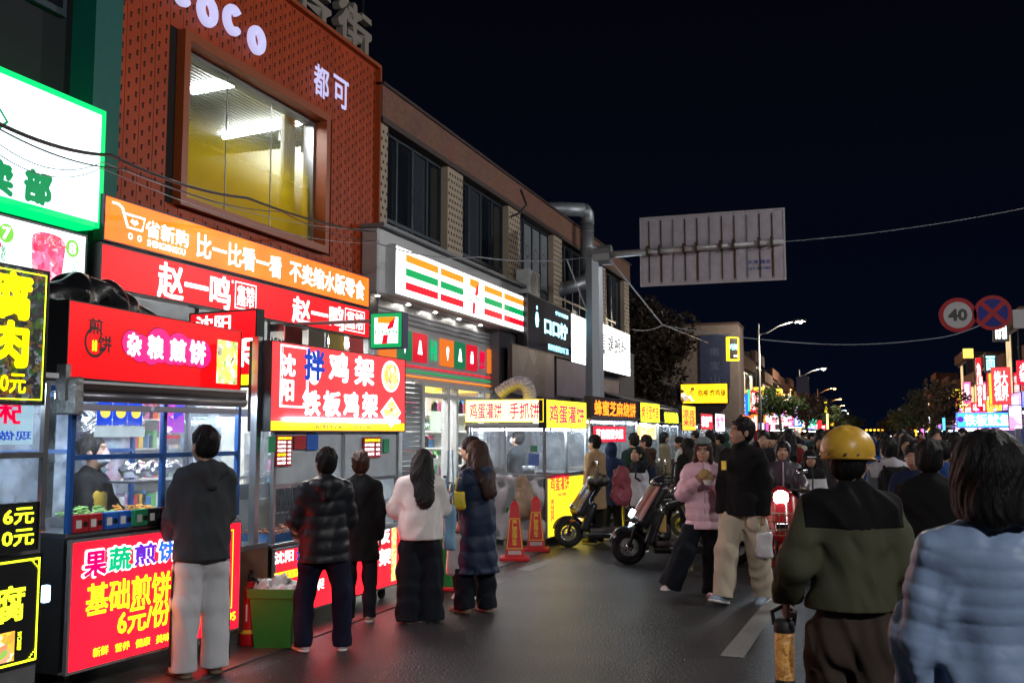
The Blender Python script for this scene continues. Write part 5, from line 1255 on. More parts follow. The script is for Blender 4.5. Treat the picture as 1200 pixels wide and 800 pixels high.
for x0, x1, yt, yb, m_ in ((326, 344, 510, 546, QRR), (347, 361, 510, 526, QRR), (362, 375, 509, 527, QRB), (428, 448, 512, 536, QRR), (317, 325, 511, 530, QRG), (452, 458, 514, 530, QRG)):
    a = on(F3_, .03, x0, x1, yt, yb, 0); o = MB().box(a[0], a[1], -.012, -.004, a[2], a[3]).build('notice', m_, t2)
    if x0 in (326, 428):
        n_ = 7 if x0 == 326 else 4; hh = (a[3] - a[2]) / (n_ + .5)
        for k in range(n_): z = a[3] - (k + 1) * hh; W_ = a[1] - a[0]; text(['沈阳鸡架价目', '拌鸡架', '铁板鸡架', '鸡锁骨', '烤冷面', '炸鸡柳', '加蛋'][k], a[0] + .06 * W_, a[0] + (.94 if k == 0 else .6) * W_, z, z + hh * .65, -.012, T_Y if k in (0, 4) else T_W, o, .03)
        for k in range(1, n_): z = a[3] - (k + 1) * hh; text('8元', a[0] + .72 * W_, a[0] + .94 * W_, z, z + hh * .6, -.012, T_W, o, .03)
tray(t2, .08, .42, .06, .4, zc2, PLB, MEAT, seed=4); tray(t2, .48, .8, .06, .4, zc2, STEEL, MEAT, seed=5); tray(t2, .05, .3, -.0 + .42, .7, zc2, PLW, LET, seed=6)
MB().box(.12, .62, .43, .46, zc2 + .02, zc2 + .34).build('cutting_board', mat('dark_wood', (.06, .045, .02), .6, bump=.3), t2)
mb = MB()
for k in range(5): mb.tube([(.5 + k * .07, .35, zc2 + .47), (.5 + k * .07 + .02, .33, zc2 + .22)], .006, 5); mb.lathe([(.0, 0), (.025, .002), (.03, .012)], 8, (.52 + k * .07, .33, zc2 + .2))
mb.build('ladle', STEEL, t2)
MB().box(-.42, -.03, .02, .05, .12, zc2 - .02).build('side_board', mat('rusty_board', (.12, .05, .025), .6, bump=.3, scale=6, var=.5), t2)
MB().box(-.42, -.03, .02, .6, zc2 - .02, zc2 + .02).build('side_shelf', STEEL, t2)
for x in (-.42, -.06): MB().box(x, x + .03, .55, .58, .0, 1.9).build('rear_post', STEEL, t2)
MB().box(-.4, -.05, .5, .506, zc2 + .02, 1.85).build('plastic_curtain', glass('milky_plastic', (.7, .85, 1.0), .55, .3), t2)
for s_, x0, x1, yt, yb, m_, bd in (('沈阳', 322, 344, 645, 659, T_W, .05), ('拌', 347, 358, 641, 662, T_B, .06), ('铁板鸡架', 322, 380, 683, 697, T_W, .05), ('拌鸡架', 360, 395, 645, 660, T_W, .05), ('板', 442, 457, 620, 637, T_W, .06), ('架', 444, 458, 642, 662, T_W, .06), ('拌', 424, 440, 622, 640, T_W, .06), ('鸡', 426, 441, 646, 664, T_W, .06)):
    text(s_, *on(F3_, .04, x0, x1, yt, yb), -.037, m_, t2, bd)
a = on(F3_, .04, 322, 357, 668, 677); mb = MB(); mb.quad((a[0], -.036, a[2]), (a[1], -.036, a[2]), (a[1], -.036, a[3]), (a[0], -.036, a[3])); mb.build('printed_patch', T_Y, t2); text('新鲜鸡架 现拌现卖', a[0] + .01, a[1] - .01, a[2] + .01, a[3] - .01, -.037, T_R, t2, .02)
a = on(F3_, .04, 459, 465, 618, 680); mb = MB(); mb.quad((a[0], -.036, a[2]), (a[1], -.036, a[2]), (a[1], -.036, a[3]), (a[0], -.036, a[3])); mb.build('printed_photo', food('chicken_photo', [(1, .6, .1), (.9, .3, .03), (1, .85, .5), (.7, .1, .02)], 30, 1.1), t2)
FS3 = Frame(PD(319, 450, 8.3), 2.4)
S, q = sign_px('stall_sign', 'big red lightbox reading 沈阳 拌鸡架 铁板鸡架 with two chicken photos and a yellow foot', FS3, 318, 475, 397, 504, 422, 507, face=emis('sign_red_bright', (1, .03, .035), 1.5, .15), depth=.22, fw=.01)
t_, w_, h_ = S; ub_ = FS3.hit(318, 450)[0]
fs = lambda x0, x1, yt, yb: (lambda a: (a[0] / w_, a[1] / w_, a[2] / h_, a[3] / h_))(on(FS3, 0, x0, x1, yt, yb, ub_, t_.location.z))
rect(S, .006, .994, .015, .115, emis('strip_yellow', (1, .7, .01), 1.4, .1), name='printed_strip'); T(S, '新鲜鸡架 一哈到底', .28, .70, .03, .1, T_K, .02, y=-.004)
border(S, .055, .235, .27, .97, .012, T_W); border(S, .068, .222, .285, .955, .005, T_W)
T(S, '沈', *fs(329, 347, 414, 441), T_W, .06); T(S, '阳', *fs(329, 345, 444, 470), T_W, .06)
disc(S, (lambda a: (a[0] + a[1]) / 2)(fs(355, 383, 405, 450)), .80 * .93, .115, T_W, rz_=.15)
T(S, '拌', *fs(356, 381, 409, 446), T_B, .06, y=-.005)
T(S, '鸡', *fs(386, 409, 413, 448), T_W, .06); T(S, '架', *fs(416, 439, 418, 452), T_W, .06)
for ch, x0, x1 in (('铁', 355, 376), ('板', 379, 400), ('鸡', 403, 421), ('架', 425, 443)): T(S, ch, *fs(x0, x1, 457 + (x0 - 355) * .04, 487 + (x0 - 355) * .03), T_W, .06)
CP = food('chicken_photo', [(1, .6, .1), (.9, .3, .03), (1, .85, .5), (.7, .1, .02)], 30, 1.1)
a = fs(442, 474, 424, 458); disc(S, (a[0] + a[1]) / 2, (a[2] + a[3]) / 2, .19, T_W, -.003, rz_=.16); disc(S, (a[0] + a[1]) / 2, (a[2] + a[3]) / 2, .165, CP, -.005, rz_=.135)
a = fs(443, 474, 462, 504); cx_, cz_ = (a[0] + a[1]) / 2 * w_, (a[2] + a[3]) / 2 * h_; rx, rz2 = .23, .155
mb = MB(); poly2d(mb, [(cx_ - rx, cz_), (cx_, cz_ - rz2), (cx_ + rx * .9, cz_), (cx_, cz_ + rz2)], -.006); mb.build('printed_photo_rim', T_W, t_)
mb = MB(); poly2d(mb, [(cx_ - rx * .85, cz_), (cx_, cz_ - rz2 * .85), (cx_ + rx * .78, cz_), (cx_, cz_ + rz2 * .85)], -.008); mb.build('printed_photo', CP, t_)
# steel post left of cart 2's sign (carries it)
pz = FS3.w(-.05, -.12, 0); t = thing('sign_post', 'rusty grey steel post at the left end of the chicken stall sign', 'post', pz, FS3.rz); MB().box(-.03, .03, -.03, .03, 0, 2.5).build('shaft', STEEL, t); MB().box(-.08, .08, -.08, .08, 0, .02).build('base_plate', STEEL, t)

# ---- cart 3: egg filled pancakes; corner near px 638
A3 = PD(639, 560, 15.0); F4 = Frame(A3, 3.5); ue3 = F4.hit(688, 580)[0]
zc3 = 1.06
t3, w3 = cart('white and steel egg pancake stall with yellow signs on two sides', F4, 0, ue3, 1.25, zc=zc3, zp=.12, zt=1.80, post=STEEL, rail=None, mids=(.5,), face=emis('panel_yellow', (1, .72, .02), 1.2, .1), lamps=TUBE)
text('鸡蛋灌饼', *on(F4, .04, 645, 667, 556, 575), -.037, T_R, t3, .05); text('美\n味\n营\n养', *on(F4, .04, 645, 650, 584, 611), -.037, T_R, t3, .04); text('现做', *on(F4, .04, 653, 664, 577, 581), -.037, T_R, t3, .05)
a = on(F4, .04, 672, 686, 590, 612); mb = MB(); sdf_disc(mb, (a[0] + a[1]) / 2, (a[2] + a[3]) / 2, .2, .14, -.037); mb.build('printed_photo', food('egg_photo', [(.9, .1, .1), (.2, .7, .1), (1, .9, .6), (.9, .2, .3)], 9, 1.0), t3)
S, q = sign_px('stall_sign', 'yellow lightbox with red 鸡蛋灌饼 facing the road, on the egg pancake stall', F4, 640, 687, 467, 501, 472, 502, face=emis('sign_yellow', (1, .78, .03), 1.5, .08), depth=.12, v=.03, fw=.006)
T(S, '鸡蛋灌饼', .07, .94, .16, .84, RD2, .05)
F4s = Frame(F4.w(0, 0, 0), 93.5)
S, q = sign_px('stall_sign', 'pale yellow lightbox with red 鸡蛋灌饼 手抓饼, facing the viewer on the stall end', F4s, 546, 637, 469, 495, 467, 494, face=emis('sign_pale_yellow', (1, .82, .35), 1.6, .05), depth=.12, v=.03, fw=.01, frame=emis('rim_yellow', (1, .7, .02), 1.2, 0, False))
T(S, '鸡蛋灌饼', .05, .47, .14, .86, RD2, .045); T(S, '手抓饼', .57, .95, .14, .86, RD2, .045)
# the end of the stall that faces us: frame, glass, hanging sheet
wS = F4s.hit(546, 560)[0]; 
xl = 1.3
S_ = thing('stall_annex', 'steel framed glass annex of the egg pancake stall with white sheeting below', 'stall annex', F4s.w(wS, -.04, .012), F4s.rz); wA = -wS - .02
for x in (0, wA * .48, wA - .04): MB().box(x, x + .035, 0, .035, 0, 1.8).build('post', STEEL, S_)
MB().box(0, wA, .04, .9, 1.03, 1.06).build('counter', STEEL, S_); MB().box(0.03, wA - .03, .0, .03, 1.02, 1.07).build('rail', STEEL, S_); MB().box(0.03, wA - .03, .0, .03, .52, .55).build('rail', STEEL, S_)
MB().box(.035, wA * .48, .01, .014, 1.07, 1.76).build('glass_pane', FILMG, S_); MB().box(wA * .48 + .035, wA - .04, .01, .014, 1.07, 1.76).build('glass_pane', GL, S_)
MB().box(.1, wA - .1, .3, .36, 1.72, 1.75).build('tube_light', TUBE, S_); MB().box(-.02, wA + .02, -.02, 1.0, 1.80, 1.83).build('roof', WHITEP, S_)
V, Q = solid([bx((wA * .5, -.03, .55), (wA * .5, .03, .48), .02)], disp=lambda P: .025 * np.sin(9 * P[:, 0] + 5 * P[:, 2] + 3 * np.sin(6 * P[:, 2])) + .01 * np.sin(30 * P[:, 0] - 11 * P[:, 2]), res=.016)
link_mesh('plastic_sheet', fast_mesh('plastic_sheet', V, Q), mat('white_sheeting', (.5, .5, .55), .35, bump=.6, scale=7), S_)
V, Q = solid([rc((wA * .75, -.1, .95), (wA * .8, -.12, .62), .1, .22, (V3(0, 1, 0), .4))], disp=folds(.02), res=.016); link_mesh('tan_cover', fast_mesh('tan_cover', V, Q), mat('tan_tarp', (.3, .22, .15), .6, bump=.5, scale=9), S_)
mb = MB(); mb.tube([(.1, -.02, .95), (wA * .55, -.03, .35)], .012, 6); mb.build('diagonal_brace', STEEL, S_)
MB().box(wA * .8, wA * .93, -.02, .0, 1.2, 1.38).build('payment_card', QRB, S_); MB().box(wA * .82, wA * .91, -.02, .0, 1.4, 1.5).build('payment_card', QRG, S_)
MB().lathe([(0, 0), (.09, 0), (.1, .12), (0, .12)], 14, (wA * .7, .3, 1.06), cap=False).build('pot', STEEL, S_, True)
# flexible duct on its roof
fd = thing('flexible_duct', 'ribbed silver flexible duct arching over the egg pancake stall roof', 'duct', F4s.w(F4s.hit(600, 460)[0], -.3, 1.84), F4s.rz)
a0 = F4s.hit(584, 463); pts = []; base = F4s.hit(600, 460)[0]
for px_, py_ in ((585, 461), (594, 454), (604, 449), (612, 448), (618, 452), (620, 459), (621, 468)): u_, z_ = F4s.hit(px_, py_, -.3); pts.append((u_ - base, 0, z_ - 1.84))
n_ = 70; rr = []; pp = []
for i in range(n_): 
    f = i / (n_ - 1) * (len(pts) - 1); k = min(int(f), len(pts) - 2); q_ = f - k; pp.append(tuple(pts[k][j] * (1 - q_) + pts[k + 1][j] * q_ for j in range(3))); rr.append(.095 + .014 * (i % 4 < 2))
MB().tube(pp, rr, 12).build('hose', mat('silver_hose', (.5, .48, .52), .45, .35, var=.15), fd, True)

# ---- stalls further along
def far_stall(label, x0, x1, ybase_d, yt, yb, face, txt, tm_, sub=None, panel=None, cab=STEEL, skew=3, lamps=TUBE2, zt=1.95, posts=STEEL):
    A = PD(x0, 560, ybase_d); fr = Frame(A, skew); ue_ = fr.hit(x1, 560)[0]
    t, w = cart(label + ' stall along the left kerb', fr, 0, ue_, 1.1, zc=1.0, zp=.12, zt=zt, post=posts, rail=None, mids=(.5,), face=panel or STEEL, lamps=lamps, body=cab, group=None)
    tray(t, .1, w * .45, .15, .5, 1.0, STEEL, FRY, seed=int(x0)); tray(t, w * .5, w * .9, .15, .5, 1.0, STEEL, MEAT, seed=int(x1))
    S, q = sign_px('stall_sign', label + ' stall sign reading ' + txt.replace('\n', ''), fr, x0, x1, yt[0], yb[0], yt[1], yb[1], face=face, depth=.12, v=.03, fw=.02)
    T(S, txt, .07, .93, .15, .85, tm_, .05)
    if sub:
        S2, q = sign_px('stall_sign', sub[7], fr, sub[0], sub[1], sub[2], sub[3], sub[2], sub[3], face=sub[4], depth=.04, v=.06, fw=.01); T(S2, sub[5], .08, .92, .18, .82, sub[6], .05)
    return t
OL = emis('led_letter_orange', (1, .2, .01), 2.2, 0, False)
far_stall('sesame flatbread', 692, 748, 17.5, (466, 468), (491, 492), mat('led_board_black', (.01, .008, .008), .5), '蜂蜜芝麻烧饼', OL, (695, 733, 499, 518, emis('sign_crimson', (.9, .01, .03), 1.3, .1), '芝麻烧饼夹菜', T_W, 'small crimson sign reading 芝麻烧饼夹菜 below the orange lettered board'))
far_stall('yellow bannered dumpling', 750, 773, 22, (469, 474), (494, 497), emis('sign_lemon', (.9, .95, .02), 1.2, .08), '烤冷面炸串', T_R, (744, 769, 497, 515, emis('sign_cream', (1, .85, .4), 1.3, .1), '手工水饺', OL, 'cream sign with orange characters under the lemon sign'))
far_stall('lemon and black lettered skewer', 777, 796, 26, (479, 481), (498, 499), mat('sign_black', (.006, .007, .01), .4), '铁板鱿鱼', T_Y2)
far_stall('amber boarded noodle', 799, 815, 30, (474, 476), (504, 505), emis('sign_amber', (1, .6, .02), 1.2, .1), '凉皮\n米线', T_R)
far_stall('red boarded meat pie', 821, 835, 34, (484, 485), (503, 503), emis('sign_scarlet', (.9, .01, .02), 1.3, .1), '肉夹馍\n砂锅', T_W)
far_stall('white boarded hot pot', 838, 849, 38, (484, 485), (506, 505), emis('sign_pinkwhite', (1, .75, .85), 1.6, .1), '麻辣\n烫', RD2)
far_stall('orange boarded roast', 870, 884, 47, (486, 487), (506, 505), emis('sign_tangerine', (1, .15, .02), 1.4, .1), '烤鸭', T_W)
# awning and dark canopy above the sesame stall
AWN2 = thing('folding_awning', 'dark folding awning on silver arms above the sesame flatbread stall', 'awning', F2.w(F2.hit(705, 470)[0], 0, 0), F2.rz)
ul = F2.hit(705, 470)[0]; Ln = 5.0; zA = F2.hit(705, 458)[1]
mb = MB(); mb.prism([(0, zA), (0, zA - .04), (Ln, zA - .06), (Ln, zA - .02)], -.0, .02); v = [(0, 0, zA), (Ln, 0, zA - .05), (Ln, -1.6, zA - .55), (0, -1.6, zA - .5)]
mb = MB(); mb._add(v + [(x, y, z - .02) for x, y, z in v], [(0, 1, 2, 3), (7, 6, 5, 4), (0, 3, 7, 4), (1, 5, 6, 2), (3, 2, 6, 7), (0, 4, 5, 1)]); mb.build('fabric', mat('awning_brown', (.08, .06, .06), .8, bump=.2), AWN2)
mb = MB(); mb.tube([(0, -1.6, zA - .5), (Ln, -1.6, zA - .55)], .03, 8); mb.tube([(.1, 0, zA - .03), (.1, -1.6, zA - .5)], .02, 6); mb.tube([(Ln - .1, 0, zA - .03), (Ln - .1, -1.6, zA - .52)], .02, 6); mb.build('arm', STEEL, AWN2)
# ------------------------------------------------------------------ street furniture
LAMPG = mat('lamp_pole_grey', (.4, .42, .45), .4, .4)
def street_lamp(label, x, y, h=7.6, side=1, col=(1, .8, .55), power=60, glow=30, group='street lamps along the road', arm=1.9):
    t = thing('street_lamp', label, 'street lamp', (x, y, 0), 0, group)
    MB().tube([(0, 0, 0), (0, 0, h)], .085, 10, r2=.05).build('pole', LAMPG, t, True); m2 = MB(); m2.lathe([(.16, 0), (.16, .03), (.1, .05), (.1, .35), (.09, .4)], 10); m2.build('base', LAMPG, t)
    MB().tube([(0, 0, h - .65), (side * .5, 0, h - .52), (side * arm * .6, 0, h - .15), (side * arm, 0, h + .05)], .035, 8).build('arm', LAMPG, t, True)
    hd = MB().tube([(side * arm, 0, h + .05), (side * (arm + .2), 0, h + .09), (side * (arm + .75), 0, h + .1)], [.05, .13, .07], 10).build('lamp_head', LAMPG, t, True)
    m3 = MB(); m3.lathe([(.0, -.06), (.12, -.03), (.13, 0)], 12, (side * (arm + .42), 0, h + .0), cap=False); m3.build('diffuser', emis('lamp_glow_%.2f_%d' % (col[1], glow), col, glow, 0, False), hd)
    l = bpy.data.lights.new('lamp_light', 'POINT'); l.energy = power; l.color = col; l.shadow_soft_size = .15
    o = bpy.data.objects.new('lamp_light', l); COL.objects.link(o); o.parent = t; o.location = (side * (arm + .42), 0, h - .12)
    return t
WARM, SOD, COOL = (1, .83, .58), (1, .45, .12), (.9, .95, 1.0)
street_lamp('tall street lamp with a warm white head, nearest of the lamps over the left kerb', -5.2, 58, 7.9, 1, WARM, 1800, 40)
for i, (y, c_) in enumerate(((102, WARM), (148, SOD), (195, SOD), (242, SOD), (290, COOL), (340, COOL))):
    street_lamp('street lamp %s along the left kerb beyond the nearest one' % ['second', 'third with an orange head', 'fourth with an orange head', 'fifth', 'sixth', 'seventh'][i], -5.3, y, 7.9, 1, c_, 1500, 90)
for i, (y, pw_) in enumerate(((-4, 2000), (12, 1150), (27, 1700))):  # invented lamps outside the frame, added to light near people and shop fronts
    street_lamp('added unseen street lamp on the right hand kerb, %s' % ['behind the viewer', 'beside the near stalls', 'short of the shops'][i], 10.3, y, 8.2, -1, (1, .97, .93), pw_, 30, arm=2.6)

# ---- gantry pole with the back of a road sign
GP = G(697, 562); GP = PD(698, 560, 23.3)
t = thing('sign_gantry', 'thick grey octagonal pole carrying a long arm over the road', 'gantry', (GP.x, GP.y, 0), 0)
zt_ = PD(698, 291, 23.3).z
MB().tube([(0, 0, 0), (0, 0, zt_)], .24, 8, r2=.2).build('pole', mat('gantry_grey', (.28, .31, .35), .45, .5, bump=.1), t)
m = MB(); m.lathe([(.4, 0), (.4, .04), (.26, .06)], 8); m.build('base', GREYM, t)
FG = Frame((0, GP.y - .0), 90); tilt = R(-3)
za = PD(715, 299, 23.2).z
u1, z1_ = FG.hit(918, 283)
MB().tube([(0, 0, za), (u1 - GP.x, -.0, z1_)], .085, 10, r2=.055).build('arm', mat('arm_pale_grey', (.5, .5, .52), .4, .4, bump=.1, scale=12, var=.3), t, True)
mb = MB(); mb.lathe([(.24, -.2), (.24, .2)], 10, (.22, 0, za), 'x'); mb.build('flange', GREYM, t)
Pa = FG.hit(749, 300); Pb = FG.hit(920, 283)
zA0, zA1, zB0, zB1 = FG.hit(750, 339)[1], FG.hit(749, 259)[1], FG.hit(920, 323)[1], FG.hit(919, 237)[1]
bs = thing('road_sign', 'blank grey back of a big road sign board with rusty vertical ribs', 'road sign', (Pa[0], GP.y + .13, (zA0 + zB0) / 2), 0)
bw, bh = Pb[0] - Pa[0], (zA1 + zB1 - zA0 - zB0) / 2
ALU = mat('sign_back_alu', (.42, .4, .47), .5, .25, bump=.1, scale=5, var=.3)
MB().box(0, bw, 0, .02, 0, bh, .004).build('board', ALU, bs)
mb = MB(); mb.box(0, bw, -.03, -.0, 0, .035); mb.box(0, bw, -.03, 0, bh - .035, bh); mb.box(0, .035, -.03, 0, .035, bh - .035); mb.box(bw - .035, bw, -.03, 0, .035, bh - .035); mb.build('rim', mat('sign_rim_alu', (.5, .48, .52), .45, .5), bs)
RUST = mat('rust_streak', (.06, .035, .025), .8, bump=.3, scale=20, var=.6)
for k in range(11):
    x = bw * (.065 + .085 * k); MB().box(x - .012, x + .012, -.035, -.0, .09, bh - .1).build('rib', RUST if k in (0, 1, 3, 4, 6, 7, 9, 10) else mat('rib_grey', (.16, .15, .18), .6), bs)
    if k in (0, 1, 3, 4, 6, 7, 9, 10): zc_ = (za + (z1_ - za) * ((Pa[0] + x - GP.x) / (u1 - GP.x))) - bs.location.z; mb = MB(); mb.box(x - .03, x + .03, -.26, -.035, zc_ - .1, zc_ - .07); mb.box(x - .03, x + .03, -.26, -.035, zc_ + .08, zc_ + .11); mb.box(x - .03, x + .03, -.28, -.26, zc_ - .1, zc_ + .11); mb.build('clamp', RUST, bs)
    if k in (1, 4, 7, 10): mb = MB(); mb.box(x + .012, x + .03, -.002, -.0005, .05, bh * .5); mb.box(x - .03, x - .012, -.002, -.0005, .05, bh * .42); mb.build('rust_stain', mat('rust_soft', (.2, .14, .12), .8, scale=9, var=.4), bs)
text('天津 器业', bw * .745, bw * .90, bh * .24, bh * .30, -.002, mat('blue_stencil', (.03, .07, .3), .6), bs, .03); text('027-82789', bw * .74, bw * .90, bh * .16, bh * .20, -.002, mat('blue_stencil', (.03, .07, .3), .6), bs, .03)

# ---- right hand mast arm with two round signs
FRM = Frame((0, 26), 90)
ur, zr = FRM.hit(1215, 366); MA = thing('mast_arm', 'grey mast arm reaching in from the right edge above the road', 'mast arm', (ur + 2.5, 26, 0), 0)
za2 = FRM.hit(1140, 368)[1]; ul_ = FRM.hit(1108, 368)[0] - ur - 2.5
MB().tube([(0, 0, 0), (0, 0, za2 + .3)], .12, 10).build('pole', LAMPG, MA, True); MB().tube([(0, 0, za2), (ul_ + .3, 0, za2)], .04, 8).build('arm', LAMPG, MA, True)
def round_sign(px_, py_, rpx, label):
    u_, z_ = FRM.hit(px_, py_); r_ = rpx * 26.3 / FPX; s = thing('traffic_sign', label, 'traffic sign', (u_, 25.9, z_), 0)
    MB().lathe([(0, 0), (r_, 0), (r_, .015), (0, .015)], 36, (0, 0, 0), 'y', False).build('disc', mat('retro_red', (.38, .012, .02), .5, var=.05, spec=.2), s)
    mb = MB(); mb.box(-.02, .02, .015, .07, -r_ * .8, r_ * .8); mb.build('bracket', LAMPG, s); return s, r_
s, r_ = round_sign(1122, 369.5, 18.5, 'round white speed limit sign reading 40 with a red ring')
mb = MB(); sdf_disc(mb, 0, 0, r_ * .76, r_ * .76, -.003, 32); mb.build('printed_field', mat('retro_white', (.5, .5, .54), .5, var=0, spec=.2), s); text('40', -r_ * .52, r_ * .52, -r_ * .36, r_ * .36, -.004, T_K, s, .045)
s, r_ = round_sign(1163, 367, 18.5, 'round blue no stopping sign with a red ring and red cross')
mb = MB(); sdf_disc(mb, 0, 0, r_ * .8, r_ * .8, -.003, 32); mb.build('printed_field', mat('retro_blue', (.006, .012, .22), .5, var=0, spec=.2), s)
mb = MB(); c_ = .58 * r_; w_ = .09 * r_
for sg in (1, -1): poly2d(mb, [(-c_ - w_ , (-c_ + w_) * sg), (-c_ + w_, (-c_ - w_) * sg), (c_ + w_, (c_ - w_) * sg), (c_ - w_, (c_ + w_) * sg)], -.006 - .001 * sg)
mb.build('printed_cross', mat('retro_red', (.55, .04, .06), .4), s)
u_, z_ = FRM.hit(1196, 374); s = thing('traffic_sign', 'white square sign cut by the right edge beside the round signs', 'traffic sign', (u_, 25.9, z_), 0)
MB().box(-.17, .5, 0, .02, -.22, .22, .005).build('board', mat('retro_white', (.75, .75, .78), .4), s); mb = MB(); sdf_disc(mb, .15, 0, .08, .08, -.004, 14); mb.build('printed_emblem', mat('retro_red', (.55, .04, .06), .4), s)

# ---- cables
def cable(label, pts, r=.012, m=None, sag=.15):
    P = []
    for a, b in zip(pts[:-1], pts[1:]):
        for k in range(12):
            f = k / 12; p = a.lerp(b, f); p.z -= sag * 4 * f * (1 - f); P.append(p)
    P.append(pts[-1]); o = MB().tube([p - pts[0] for p in P], r, 5).build('overhead_cable', m or CABLE, None, True); o.location = pts[0]; tag(o, label, 'cable'); return o
PALEC = mat('pale_cable', (.3, .32, .36), .5, var=0)
cable('thick black cable bundle sagging across the orange shop front from the left edge', [PD(-30, 130, 5.6), PD(130, 182, 7.5), PD(290, 232, 10.0), PD(440, 272, 14.2)], .014, sag=.06)
cable('second black cable just under the thick bundle at the upper left', [PD(-30, 134, 5.62), PD(150, 198, 7.6), PD(330, 248, 11), PD(445, 283, 14.3)], .006, sag=.08)
cable('thin cable below the black bundle across the white lightbox', [PD(-30, 145, 5.7), PD(120, 190, 7.4), PD(435, 268, 14.0)], .004, PALEC)
cable('lowest thin cable crossing the white lightbox', [PD(-30, 158, 5.7), PD(118, 197, 7.4), PD(435, 285, 14.0)], .004, PALEC)
cable('pale cable running from the brick building to the gantry pole', [PD(440, 284, 14.3), PD(560, 301, 18), PD(694, 300, 23)], .012, PALEC, .1)
cable('pale cable slanting down from the gantry pole past the dark trees', [PD(712, 300, 23.2), PD(776, 380, 30), PD(830, 402, 40)], .018, PALEC, .0)
cable('pale cable crossing the dark sky above the junction from the trees to the right', [PD(742, 386, 26), PD(776, 381, 30), PD(960, 403, 30), PD(1100, 396, 27), PD(1166, 372, 26)], .014, PALEC, .08)
cable('faint cable rising from the road sign board to the right edge', [PD(919, 283, 22.5), PD(1230, 238, 20)], .010, PALEC, .1)
cable('cable dropping from the duct elbow to the white lightbox', [PD(664, 303, 21), PD(690, 370, 21.5)], .012, PALEC, .0)
cable('black cable looping over the brick parapet', [PD(610, 222, 18.5), PD(617, 240, 18.4), PD(608, 250, 18.3), PD(598, 254, 18.3)], .02, CABLE, .0)

# ------------------------------------------------------------------ trees
def leafmat(name, c): return mat(name, c, .6, bump=.0, scale=3, var=.6)
BARK = mat('bark', (.07, .05, .035), .9, bump=.6, scale=12)
def tree(label, x, y, trunk_h, crown_r, crown_h, m, n=2600, leaf=.14, seed=0, group=None, sparse=1.0):
    rg = random.Random(seed); t = thing('street_tree', label, 'tree', (x, y, 0), 0, group)
    top_ = trunk_h + crown_h * .55; mb = MB(); pts = [(rg.uniform(-.1, .1) * k, rg.uniform(-.1, .1) * k, top_ * k / 5) for k in range(6)]; mb.tube(pts, [.16 * (1 - .13 * k) * (crown_r / 2) ** .3 for k in range(6)], 8); mb.build('trunk', BARK, t, True)
    cl = []; lm = MB()
    for k in range(9):
        a = rg.uniform(0, 6.28); e = rg.uniform(.2, 1.2); ln = crown_r * rg.uniform(.55, .95); b = Vector((0, 0, trunk_h + crown_h * rg.uniform(.0, .35))); d = Vector((math.cos(a) * math.cos(e) * ln, math.sin(a) * math.cos(e) * ln, math.sin(e) * crown_h * .6))
        lm.tube([b, b + d * .5 + Vector((0, 0, .1)), b + d], .05, 5, r2=.015)
        cl += [(b + d * f, crown_r * rg.uniform(.22, .42)) for f in (.55, .8, 1.0)]
    lm.build('limb', BARK, t)
    for k in range(14): a = rg.uniform(0, 6.28); q = rg.uniform(.2, .9) * crown_r; cl.append((Vector((math.cos(a) * q, math.sin(a) * q, trunk_h + crown_h * rg.uniform(.1, .95) * (1 - .35 * q / crown_r))), crown_r * rg.uniform(.18, .36)))
    v = []; f = []
    g = np.random.default_rng(seed); 
    for i in range(int(n * sparse)):
        c_, r_ = cl[i % len(cl)]; d = g.normal(size=3); d /= np.linalg.norm(d); p = np.array(c_) + d * r_ * (g.random() ** .4) * np.array([1, 1, .8]); a = g.normal(size=3); a /= np.linalg.norm(a); b = np.cross(a, g.normal(size=3)); b /= np.linalg.norm(b); s_ = leaf * (.6 + .8 * g.random())
        k = len(v); v += [p - a * s_ * .5, p + b * s_ * .28, p + a * s_ * .5, p - b * s_ * .28]; f.append((k, k + 1, k + 2, k + 3))
    o = link_mesh('crown', mesh_np('crown', v, f), m, t); tag(o, kind='stuff'); return t
LF1, LF2, LF3 = leafmat('leaf_green', (.05, .09, .03)), leafmat('leaf_brown', (.06, .04, .025)), leafmat('leaf_olive', (.07, .08, .035))
p = PD(752, 500, 42); tree('large dark tree mass beside the end of the brick building', p.x, p.y, 2.8, 2.3, 5.8, LF2, 8000, .2, 1)
p = PD(786, 500, 63.5); tree('second dark brownish tree beside the grey side building', p.x, p.y, 3.0, 3.0, 6.6, LF2, 6000, .22, 2)
p = PD(735, 500, 42); tree('dark tree half hidden behind the brick building', p.x, p.y, 2.6, 2.6, 5.0, LF2, 5000, .2, 3)
for i, (px_, d_, r_, ch, th_, m_, lb) in enumerate(((913, 62, 1.6, 2.2, 2.7, LF1, 'round green street tree right of the nearest left street lamp'), (948, 70, 1.9, 2.4, 2.2, LF2, 'rusty crowned street tree behind the round green one'), (972, 100, 2.0, 2.4, 2.2, LF1, 'green street tree under the third lamp of the left row'), (985, 130, 2.2, 2.6, 2.2, LF3, 'olive street tree in the distance on the left'), (996, 165, 2.5, 3, 2.2, LF1, 'farthest green street tree on the left'))):
    p = PD(px_, 500, d_); tree(lb, p.x, p.y, th_, r_, ch, m_, 2600, .2, 10 + i)
